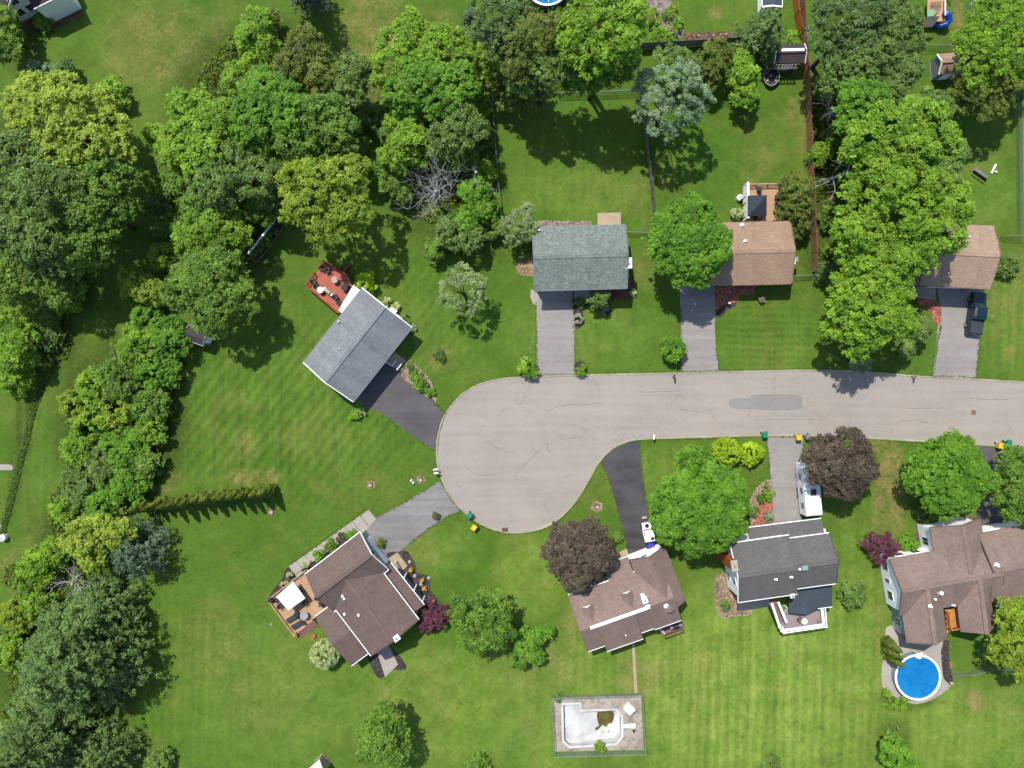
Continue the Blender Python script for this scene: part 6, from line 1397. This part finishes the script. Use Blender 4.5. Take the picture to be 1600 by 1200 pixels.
T(DT, 'thin-crowned pale tree alone on the lawn left of the long lot', 'pale', [(722, 455, 30), (705, 460, 24, .9), (738, 450, 24, .9), (722, 435, 24, .9), (730, 478, 20, .8)], 8.2, dens=.6)
# back of the long lawn
T(DT, 'glossy blue-green tree at the top edge left of the top row', 'blue', [(768, 28, 34), (785, 60, 34, .95), (800, 15, 26)], 14); T(DT, 'olive tree on the left of the top row', 'olive', [(835, 62, 38), (865, 45, 28), (815, 95, 30, .9)], 15)
T(DT, 'olive-green tree in the front of the top row', 'greygreen', [(850, 108, 34), (880, 95, 30), (815, 125, 24, .85)], 13); T(DT, 'big bright tree on the right of the top row', 'bright', [(935, 35, 48), (965, 55, 42, .97), (905, 55, 36, .95), (975, 20, 34), (925, 80, 34, .9)], 18)
T(DT, 'shaded green tree under the right end of the top row', 'vivid', [(965, 95, 32), (935, 110, 28, .9), (900, 120, 26, .85)], 12); T(DT, 'low olive tree at the left foot of the top row', 'olive', [(800, 145, 28), (835, 148, 24, .9), (770, 125, 24)], 6); T(DT, 'bright tree left of the top row beside the small grey shed', 'bright', [(765, 92, 26), (750, 120, 24, .9)], 7)
shrub('orange-yellow shrub at the right end of the top row', 'yellow', 1019, 27, 11, 2.5); shrub('bright low shrub behind the dark plank fence', 'bright', 1032, 55, 15, 1.8); shrub('small round bright shrub on the pale gravel', 'bright', 1060, 38, 6.5, 1.0); shrub('small yellow-green shrub on the pale gravel above a bright one', 'yellow', 1050, 17, 5, .8); shrub('small dark shrub in the middle of the pale gravel', 'deep', 1043, 25, 5, .8)
conifer('small_conifer', 'tiny blue conifer on the lawn above the small grey shed', 'spruce', 735, 26, 7, 2.2, whorl=.2)
T(DT, 'silvery willow-like tree overhanging the weathered grey fence', 'silver', [(1050, 150, 46), (1020, 160, 34, .9), (1080, 160, 34, .95), (1040, 185, 32, .9), (1070, 125, 30, .95), (1015, 130, 24, .85)], 12, dens=.72); T(DT, 'bushy green tree behind the silvery tree', 'greygreen', [(1062, 97, 26), (1040, 92, 20, .9), (1082, 112, 20)], 6)
T(DT, 'round olive tree right of the silvery tree', 'olive', [(1118, 92, 26), (1108, 118, 20, .85), (1125, 78, 16)], 6.5, flat=1.2); T('tall_shrub', 'upright bright green shrub between the olive tree and the shed', 'bright', [(1162, 120, 22), (1164, 148, 20, .9), (1158, 95, 14, .9)], 6, 'shrub', flat=1.1)
conifer('pine_tree', 'brownish olive pine shading the dark-roofed shed', 'pine', 1192, 52, 36, 8.5); T('tall_shrub', 'tall olive shrub at the corner of the gazebo deck', 'olive', [(1244, 295, 28), (1245, 325, 28, .95), (1250, 350, 18, .7)], 6, 'shrub', flat=1.1)
T(DT, 'round dense vivid green tree beside the tan roof', 'vivid', [(1078, 374, 56), (1050, 370, 38, .95), (1102, 385, 38, .95), (1085, 410, 38, .92), (1062, 405, 36, .9), (1080, 338, 34, .93)], 11.5, ring=6, dens=1.5, size=.85)
shrub('cream-tipped shrub beside the white privacy screen', 'variegated', 1151, 334, 9, 1.6)
# front yards north of the street
shrub('round clipped light green bush by the driveway of the tan-roofed house', 'vivid', 1050, 545, 19, 2.8, ring=0, dens=1.7); shrub('bright green bush left of the pale driveway mouth', 'bright', 824, 574.5, 12.5, 1.8, ring=0, dens=1.7); shrub('small bright bush right of the pale driveway mouth', 'bright', 908, 577, 7, 1.1, ring=0, dens=1.7)
T('small_tree', 'small green tree in front of the grey-green roofed house', 'greygreen', [(937, 466, 13), (928, 472, 9, .8), (944, 460, 8, .9)], 3.4); shrub('white flowering bush beside the pale driveway', 'white', 903.5, 498, 7.5, 1.0); shrub('dark green ball bush at the porch of the grey-green roofed house', 'deep', 903, 474, 5.5, .9)
shrub('yellow-green bush at the right corner of the grey-green roofed house', 'variegated', 989, 458, 5, .8); shrub('small twiggy bush at the end of the mulch bed', 'silver', 944, 484, 7, .7)
T(DT, 'pale feathery tree touching the left end of the grey-green roof', 'pale', [(812, 348, 24), (826, 360, 17, .9), (800, 362, 17, .85), (820, 332, 15, .9)], 6); shrub('dark shrub below the pale feathery tree', 'maple', 812, 385, 16, 2.2)
shrub('dark green bush alone on the lawn beside the diagonal house', 'deep', 689.5, 554, 7.5, 1.2); shrub('round lime bush behind the red deck', 'limeball', 571, 443, 17, 2.4); shrub('bright bush at the lower left corner of the slate-roofed house', 'bright', 552, 646, 7, 1.1); shrub('white flowering bush at the garage corner of the slate-roofed house', 'white', 564, 644, 6, 1.0)
for x, y, r, s_, lb in ((604, 472, 6, 'variegated', 'first pale hydrangea along the white rake of the slate roof'), (618, 479, 6, 'variegated', 'second pale hydrangea along the white rake of the slate roof'), (634, 498, 7, 'greygreen', 'green bush near the right corner of the slate roof'), (640, 575, 6, 'greygreen', 'grey-green plant at the top of the stone-edged bed'), (650, 586, 8, 'vivid', 'green plant in the middle of the stone-edged bed'), (662, 596, 7, 'greygreen', 'grey-green plant right of the middle of the stone-edged bed'), (671, 610, 6, 'vivid', 'green plant near the tip of the stone-edged bed'), (655, 602, 6, 'bright', 'bright plant on the driveway side of the stone-edged bed'), (645, 512, 5, 'white', 'white flowering plant at the right corner of the slate roof')):
    shrub(lb, s_, x, y, r, .9, trunk=False)
# tall row on the right
T(DT, 'dark blue-green tree at the top of the right hand row', 'blue', [(1310, 35, 42), (1350, 25, 42), (1335, 65, 36, .95), (1295, 70, 26, .85)], 13); T(DT, 'grey-olive tree beside the playset', 'greygreen', [(1405, 30, 34), (1385, 55, 30), (1425, 60, 20, .85)], 12)
T(DT, 'green tree under the dark blue-green tree of the right row', 'greygreen', [(1345, 105, 36), (1375, 85, 32), (1310, 115, 30, .9)], 12); T(DT, 'grey-green tree on the right of the upper row beside the grass strip', 'greygreen', [(1400, 115, 32), (1425, 105, 18, .9), (1385, 140, 30)], 11)
T(DT, 'bright tree in the upper middle of the right row', 'vivid', [(1345, 155, 40), (1365, 185, 36, .97), (1330, 185, 26, .9)], 13); T(DT, 'broad bright crown in the middle of the right row', 'bright', [(1390, 205, 46), (1350, 225, 38, .95), (1435, 190, 40, .97), (1470, 215, 32, .92), (1425, 240, 44)], 15)
T(DT, 'pale green crown on the right side of the row beside the lawn', 'greygreen', [(1455, 175, 34), (1480, 240, 32, .95), (1470, 275, 34)], 13); T(DT, 'great bright tree in the lower middle of the right row', 'bright', [(1375, 285, 48), (1430, 295, 46), (1475, 320, 42, .95), (1345, 320, 38, .93), (1410, 345, 46, .95), (1475, 360, 36, .9), (1340, 365, 38, .9)], 15)
T(DT, 'bright tree over the left end of the sandy roof', 'bright', [(1400, 400, 42), (1350, 405, 38, .95), (1440, 385, 36, .95), (1375, 430, 34, .92)], 13); T(DT, 'bright tree at the street end of the right row', 'bright', [(1335, 465, 40), (1385, 460, 38, .97), (1320, 500, 34, .92), (1370, 500, 40), (1400, 500, 28, .9), (1345, 530, 30, .88)], 12)
T('small_tree', 'thin whitish tree at the kerb below the right row', 'silver', [(1345, 568, 16), (1330, 560, 12, .9)], 4, dens=.5); T(DT, 'thin tree on the lawn edge between the right row and pickup driveway', 'greygreen', [(1440, 515, 16), (1415, 545, 14, .8)], 4.5, dens=.45)
bare_tree('bare_tree', 'bare grey limbs low on the left of the right hand row', 1304, 168, 30, 8, 6, seed=12, rise=(.2, .7)); bare_tree('bare_tree', 'long bare grey limbs left of the great bright tree', 1312, 270, 44, 8, 5, seed=15, rise=(.1, .4))
for x, y, r, s_, lb in ((1290, 140, 18, 'deep', 'dark shrub behind the long brown fence at its upper half'), (1282, 240, 16, 'bright', 'green shrub behind the long brown fence at its middle'), (1298, 340, 16, 'maple', 'shaded shrub behind the long brown fence at its lower half'), (1290, 425, 15, 'blue', 'blue-green shrub at the lower end of the long brown fence'), (1238, 60, 10, 'bright', 'bright shrub behind the dark-roofed shed'), (1310, 215, 22, 'maple', 'dark bush beneath the upper right row'), (1310, 390, 18, 'maple', 'dark bush beneath the lower right row')): shrub(lb, s_, x, y, r, 2.6)
T(DT, 'bright yellow-green tree in the top right corner', 'bright', [(1555, 45, 50), (1590, 30, 40), (1540, 90, 38, .95), (1585, 85, 40, .95), (1520, 65, 28, .88)], 12); T(DT, 'olive tree just below the tan-roofed shed', 'olive', [(1530, 140, 32), (1560, 135, 30), (1545, 160, 28, .9), (1505, 135, 20, .85)], 9); shrub('blue-green bush at the right frame edge below the corner tree', 'spruce', 1598, 140, 16, 4); shrub('dark feathery shrub at the right end of the sandy roof', 'greygreen', 1575, 415, 17, 2.2, dens=.6)
# south of the street
T(DT, 'dark copper-leaved tree shading the white camper', 'copper', [(1314, 722, 44), (1286, 710, 28, .95), (1340, 735, 32, .95), (1315, 750, 30, .92), (1325, 697, 28, .95), (1283, 738, 20, .9)], 9, ring=6, dens=1.5, size=.85); T(DT, 'round bright green tree left of the far right driveway', 'vivid', [(1482, 742, 54), (1450, 740, 34, .93), (1515, 745, 36, .95), (1490, 705, 30, .95), (1480, 775, 34, .93), (1505, 770, 30, .9)], 8.5, ring=6, dens=1.5, size=.85)
T(DT, 'green tree cut by the right edge below the bins', 'maple', [(1592, 745, 36), (1580, 775, 28, .92), (1605, 790, 32, .95), (1585, 720, 22, .9)], 8); T(DT, 'large dense green tree between the black driveway and camper driveway', 'vivid', [(1095, 790, 58), (1060, 790, 42, .95), (1130, 780, 42, .97), (1100, 830, 44, .93), (1125, 820, 38, .95), (1120, 752, 26, .92), (1050, 820, 28, .88)], 9.5, ring=6, dens=1.5, size=.85)
shrub('smooth bright green dome bush above the large dense tree', 'vivid', 1082, 722, 27, 5.2, size=.7, ring=0, dens=1.7); shrub('lime ball bush left of its twin near the kerb', 'limeball', 1135, 706, 23, 2.8, ring=0, dens=1.7); shrub('lime ball bush right of its twin beside the camper driveway', 'limeball', 1175, 709, 19, 2.4, ring=0, dens=1.7)
T(DT, 'dark copper-leaved tree over the left end of the rose-brown roof', 'copper', [(905, 860, 42), (880, 865, 30, .95), (930, 870, 30, .95), (905, 890, 32, .93), (925, 835, 22, .9), (885, 835, 22, .9)], 8, ring=6, dens=1.5, size=.85)
T('small_tree', 'purple-leaved bushy tree at the porch corner of the brown house', 'purple', [(676, 966, 20), (660, 975, 14, .9), (690, 960, 15, .9), (668, 948, 12, .9)], 3.2, dens=.9); T('small_tree', 'purple-leaved round tree by the taupe-roofed house', 'purple', [(1378, 852, 20), (1365, 848, 15, .95), (1392, 855, 14, .95), (1376, 868, 13, .9)], 3.4)
T(DT, 'green tree standing beside the purple bush on the lower lawn', 'maple', [(755, 965, 38), (730, 960, 28, .93), (775, 985, 28, .93), (745, 995, 26, .9), (775, 950, 24, .9)], 7.5); T('shrub_clump', 'sprawling bright shrub clump right of the lower lawn tree', 'vivid', [(820, 1005, 22), (842, 993, 12, .85), (812, 1030, 16, .9), (835, 1025, 14, .9), (856, 985, 8, .7)], 3.5, 'shrub')
shrub('round cream variegated bush below the tan deck steps', 'variegated', 509, 1020, 23, 3.0, ring=0, dens=1.7); T(DT, 'green tree alone on the bottom lawn', 'maple', [(600, 1145, 32), (585, 1165, 28, .93), (615, 1175, 26, .93), (605, 1120, 20, .9)], 7.5); shrub('dark bush cut by the bottom edge in the middle lawn', 'maple', 745, 1198, 18, 2)
shrub('fuzzy dark green bush on the lawn right of the charcoal house', 'deep', 1333, 928, 19, 2.8, dens=1.3); T(DT, 'yellow-green tree at the lower right edge beside the pool house', 'yellow', [(1592, 985, 40), (1575, 1015, 30, .95), (1605, 1030, 34, .95), (1590, 955, 24, .9)], 8.5, ring=5)
T('small_tree', 'small green tree at the bottom right lawn edge', 'vivid', [(1400, 1180, 22), (1415, 1195, 18, .9), (1395, 1165, 14, .9)], 4.2); shrub('wispy shrub on the lawn below the round pool', 'greygreen', 1396, 1144, 11, 1.0, dens=.45); shrub('weedy shrub along the lower left of the round pool', 'bright', 1390, 1092, 11, .9, dens=.7); shrub('second weedy shrub below the round pool rim', 'bright', 1408, 1098, 9, .8, dens=.7)
shrub('low bright bush beside the purple round tree', 'vivid', 1421, 850, 13, 1.3); shrub('green shrub under the round bright tree at the taupe house', 'greygreen', 1449, 802, 15, 1.8); shrub('thin shrub at the bottom edge below the striped lawn', 'greygreen', 1205, 1196, 14, 1.3, dens=.5)
for x, y, r, s_, lb in ((400, 392, 7, 'maple', 'leafy plants at the lower end of the garden enclosure'), (412, 378, 8, 'vivid', 'leafy plants in the middle of the garden enclosure'), (424, 363, 8, 'maple', 'leafy plants at the upper end of the garden enclosure'), (1198, 765, 6, 'greygreen', 'grey-green plant at the top of the brick-path bed'), (1190, 775, 7, 'vivid', 'green plant left of the top of the brick-path bed'), (1203, 772, 5, 'bright', 'bright plant at the driveway edge of the brick-path bed'), (1200, 812, 8, 'silver', 'silvery plant inside the curve of the brick path'), (1177, 800, 6, 'greygreen', 'grey-green plant under the large tree by the brick path'), (478, 880, 5, 'variegated', 'pale bush at the lower end of the slab walk bed'), (499, 867, 6, 'vivid', 'green bush in the lower half of the slab walk bed'), (514, 856, 5, 'olive', 'olive bush in the middle of the slab walk bed'), (521, 850, 6, 'vivid', 'green bush in the upper half of the slab walk bed'), (534, 841, 6, 'copper', 'reddish bush in the upper half of the slab walk bed'), (545, 834, 7, 'vivid', 'green bush at the top end of the slab walk bed'), (453, 899, 4, 'variegated', 'pale tuft in the dark bed by the deck corner'), (443, 912, 4, 'variegated', 'second pale tuft in the dark bed by the deck corner'), (594, 849, 5, 'olive', 'olive bush by the pale blue garage door'), (1133, 946, 5, 'deep', 'dark plant in the bed west of the charcoal house'), (938, 1167, 4, 'bright', 'weed clump growing in the drained pool apron'), (681, 804, 3, 'olive', 'weed tuft in the grey driveway'), (963, 838, 3.5, 'deep', 'small dark plant on the lawn left of the black driveway'), (874, 1092, 7, 'greygreen', 'weeds in the upper left corner of the drained pool fence'), (1428, 478, 7, 'maple', 'small dark bush at the brick path of the sandy-roofed house')):
    shrub(lb, s_, x, y, r, .9, trunk=False)
G = 'arborvitae by the round pool'
for x, y, lb in ((1383, 1001, 'upper columnar arborvitae beside the round pool'), (1384, 1012, 'middle columnar arborvitae beside the round pool'), (1387, 1023, 'lower columnar arborvitae beside the round pool')): thuja(lb, x, y, 4.2, .75, G)
G = 'conifer hedge on the left lawn'; n = 14; first = None; words = ['first', 'second', 'third', 'fourth', 'fifth', 'sixth', 'seventh', 'eighth', 'ninth', 'tenth', 'eleventh', 'twelfth', 'thirteenth', 'fourteenth']
for i in range(n):
    x = 232 + i * 14.9; y = 788 - i * 1.9; lb = words[i] + ' arborvitae of the hedge row counted from the thicket end'
    o = thuja(lb, x + RS.uniform(-2, 2), y + RS.uniform(-2, 2), 5.4, .8, G, first); first = first or o
# thicket along the mown strip
Z = [(262, 528, 34, 'vivid', 'bright shrub mass at the top right of the long thicket', 4.5), (222, 545, 36, 'bright', 'bright shrub mass at the top of the long thicket', 5), (195, 590, 36, 'maple', 'green shrub mass in the upper long thicket', 5), (245, 580, 34, 'vivid', 'vivid shrub mass on the lawn side of the upper thicket', 4.5), (150, 610, 32, 'bright', 'bright shrub bulging left from the upper thicket', 4.5), (118, 632, 30, 'yellow', 'yellowish shrub at the left bulge of the long thicket', 4), (232, 630, 30, 'maple', 'green shrub on the lawn side of the middle thicket', 4), (185, 640, 26, 'yellow', 'small yellowish shrub in the middle of the long thicket', 4),
     (140, 675, 30, 'bright', 'bright shrub on the strip side of the middle thicket', 3.8), (230, 675, 26, 'bright', 'bright shrub on the lawn side of the middle thicket', 3.5), (195, 700, 34, 'vivid', 'vivid shrub in the lower middle of the long thicket', 3.8), (225, 725, 24, 'maple', 'green shrub near the conifer hedge', 3.4), (120, 705, 24, 'bright', 'bright shrub on the strip side below the middle thicket', 3), (155, 725, 30, 'greygreen', 'grey-green shrub in the lower long thicket', 3.2), (200, 760, 32, 'vivid', 'vivid shrub where the conifer hedge starts', 3.4), (125, 765, 28, 'greygreen', 'grey-green shrub in the lowest long thicket', 3), (105, 800, 24, 'bright', 'bright shrub at the lower left of the long thicket', 2.8), (160, 785, 26, 'vivid', 'vivid shrub above the yellow tree', 3),
     (55, 890, 30, 'bright', 'bright shrub left of the yellow tree at the wood end', 4), (85, 865, 24, 'bright', 'bright shrub on the strip side of the yellow tree', 3.5), (28, 960, 26, 'yellow', 'yellowish shrub at the left edge above the great pine', 3), (15, 1020, 28, 'bright', 'bright shrub at the left edge beside the great pine', 4), (60, 940, 24, 'bright', 'bright shrub between the left edge and the great pine top', 3), (250, 1190, 22, 'greygreen', 'thin shrub at the bottom edge right of the pines', 2.2)]
for x, y, r, s_, lb, hh in Z: shrub(lb, s_, x, y, r, hh, 'shrubs of the long thicket', ring=6)
T(DT, 'yellow-leaved tree at the lower end of the long thicket', 'lime', [(150, 840, 36), (125, 845, 28, .93), (180, 835, 26, .95), (145, 870, 24, .9)], 7); conifer('spruce_tree', 'blue spruce beside the yellow-leaved tree', 'spruce', 215, 862, 46, 8); bare_tree('bare_tree', 'bare grey branches between the yellow tree and the great pine', 112, 905, 34, 5, 9, seed=21)
conifer('pine_tree', 'great dark pine in the lower left', 'pine', 118, 1035, 96, 15, dens=1.5); conifer('pine_tree', 'grey-green pine at the bottom left corner', 'pine', 55, 1165, 80, 13, dens=1.4); conifer('pine_tree', 'lighter pine leaning from the top of the great pine', 'pine', 150, 965, 55, 10, dens=1.3); conifer('pine_tree', 'small pine at the bottom edge right of the corner pine', 'pine', 160, 1185, 42, 8, dens=1.3)

# undergrowth of the woods: uncountable low leaves
def undergrowth(name, label, circles, n, hmax=.9, sp='weed'):
    rs = np.random.RandomState(len(circles) * 31 + n % 97); A = np.array([c[2] ** 2 for c in circles], float); A /= A.sum(); P = []
    for (x, y, r), a in zip(circles, A):
        q = int(n * a); t = rs.uniform(0, 6.283, q); rr = np.sqrt(rs.rand(q)) * r; px = x + np.cos(t) * rr; py = y + np.sin(t) * rr
        bump = np.abs(np.sin(px * .21) * np.cos(py * .17)) * .7 + .3; P.append(np.stack([(px - 800) / K, (600 - py) / K, rs.rand(q) * hmax * bump + .04], 1))
    P = np.concatenate(P); N = rs.normal(size=P.shape) * .5 + np.array([0, 0, 1]); me = leaf_mesh(name, P, N, SP[sp][1] * rs.uniform(.6, 1.4, len(P)), rs); o = link_mesh(name, me, SP[sp][0]); setp(o, label, 'undergrowth', kind='stuff')
undergrowth('undergrowth', 'low weedy undergrowth on the floor of the left and middle woods', [(90, 280, 100), (60, 420, 80), (70, 530, 45), (420, 170, 120), (340, 300, 90), (300, 400, 60), (500, 200, 70), (390, 80, 40)], 26000)
undergrowth('undergrowth', 'low weedy undergrowth beneath the second wood and top row', [(670, 160, 80), (690, 290, 60), (720, 360, 40), (860, 70, 80), (940, 80, 60), (780, 100, 40)], 18000)
undergrowth('undergrowth', 'low weedy undergrowth through the long thicket and pines', [(240, 560, 50), (180, 630, 70), (175, 720, 65), (130, 800, 55), (100, 900, 60), (100, 1040, 90), (60, 1150, 70), (25, 900, 20)], 26000)
undergrowth('bramble_thicket', 'waist-high bramble filling the gaps of the long thicket', [(255, 545, 36), (215, 565, 40), (175, 610, 44), (140, 640, 34), (215, 640, 38), (180, 690, 46), (215, 725, 30), (150, 740, 42), (190, 770, 34), (125, 790, 32), (75, 880, 34), (50, 940, 24), (20, 1000, 24)], 42000, 2.4, 'greygreen')
undergrowth('bramble_thicket', 'waist-high bramble filling the gaps of the middle and second woods', [(320, 220, 55), (400, 180, 60), (480, 180, 55), (370, 290, 60), (320, 360, 40), (660, 170, 55), (700, 230, 36), (630, 250, 28), (240, 470, 24), (270, 400, 26)], 42000, 2.4, 'maple')
undergrowth('undergrowth', 'low weedy undergrowth beneath the right hand row of trees', [(1350, 90, 70), (1330, 200, 60), (1330, 320, 45), (1400, 250, 60), (1285, 300, 18), (1283, 180, 18), (1283, 400, 16), (1370, 400, 50)], 18000)
ditch = smooth_line([(80, 575), (68, 600), (56, 628), (47, 660), (40, 690), (32, 720), (25, 750), (17, 782), (9, 812), (2, 840)], step=12)
undergrowth('tall_grass', 'ragged tall grass along the ditch beside the mown strip', [(x, y, 4 + (i * 7 % 5) * .5) for i, (x, y) in enumerate(ditch)] + [(55, 560, 22), (85, 540, 14)], 7000, .22, 'grass')

# grass creeping over the edges of road and driveways
def fringe():
    rs = np.random.RandomState(77); P = []
    lines = [[(road_line[i], road_line[i + 1]) for i in range(len(road_line) - 1)]]
    for L in ([(837.5, 470), (838, 590)], [(897.5, 475), (897, 588)], [(1063.5, 480), (1064.5, 583)], [(1117, 500), (1119, 545), (1124, 583)], [(1470, 508), (1464, 535), (1457, 590)], [(1530, 530), (1524.5, 594)], [(683, 707), (640, 677), (592, 644)], [(650, 600), (697, 647)], [(588, 809), (640, 780), (686.5, 752)], [(724, 797), (700, 806), (672, 824), (640, 850)], [(937, 718), (952, 750), (962, 785), (975, 835), (980, 862)], [(998.5, 686), (1003, 735), (1010, 785), (1020, 850)], [(1196, 680), (1203, 730), (1206, 760)], [(1257, 681), (1252, 720)], [(1522, 693), (1538, 720), (1535, 760)], [(575.5, 795), (451, 884)]): lines.append([(L[i], L[i + 1]) for i in range(len(L) - 1)])
    for li, segs in enumerate(lines):
        for a, b in segs:
            a, b = W(*a), W(*b); L = (b - a).length; n = int(L * 26 * rs.uniform(.3, 1.5)); d = (b - a) / max(L, 1e-6); nn = np.array([d.y, -d.x, 0]); t = rs.rand(n, 1)
            off = (rs.normal(.3, .07, (n, 1)) if li == 0 else rs.normal(0, .1, (n, 1))); P.append(np.array(a) + np.array(b - a) * t + nn * off + np.array([0, 0, 1]) * rs.uniform(.03, .1, (n, 1)))
    P = np.concatenate(P); me = leaf_mesh('grass_fringe', P, rs.normal(size=P.shape) * .5 + np.array([0, 0, 1]), rs.uniform(.08, .24, len(P)), rs, .5); o = link_mesh('grass_fringe', me, leaf_mat('grass_blade', lin(112, 138, 52), lin(70, 104, 32), trans=.15)); setp(o, 'ragged grass creeping over the kerb and driveway edges', 'grass', kind='stuff')
fringe()
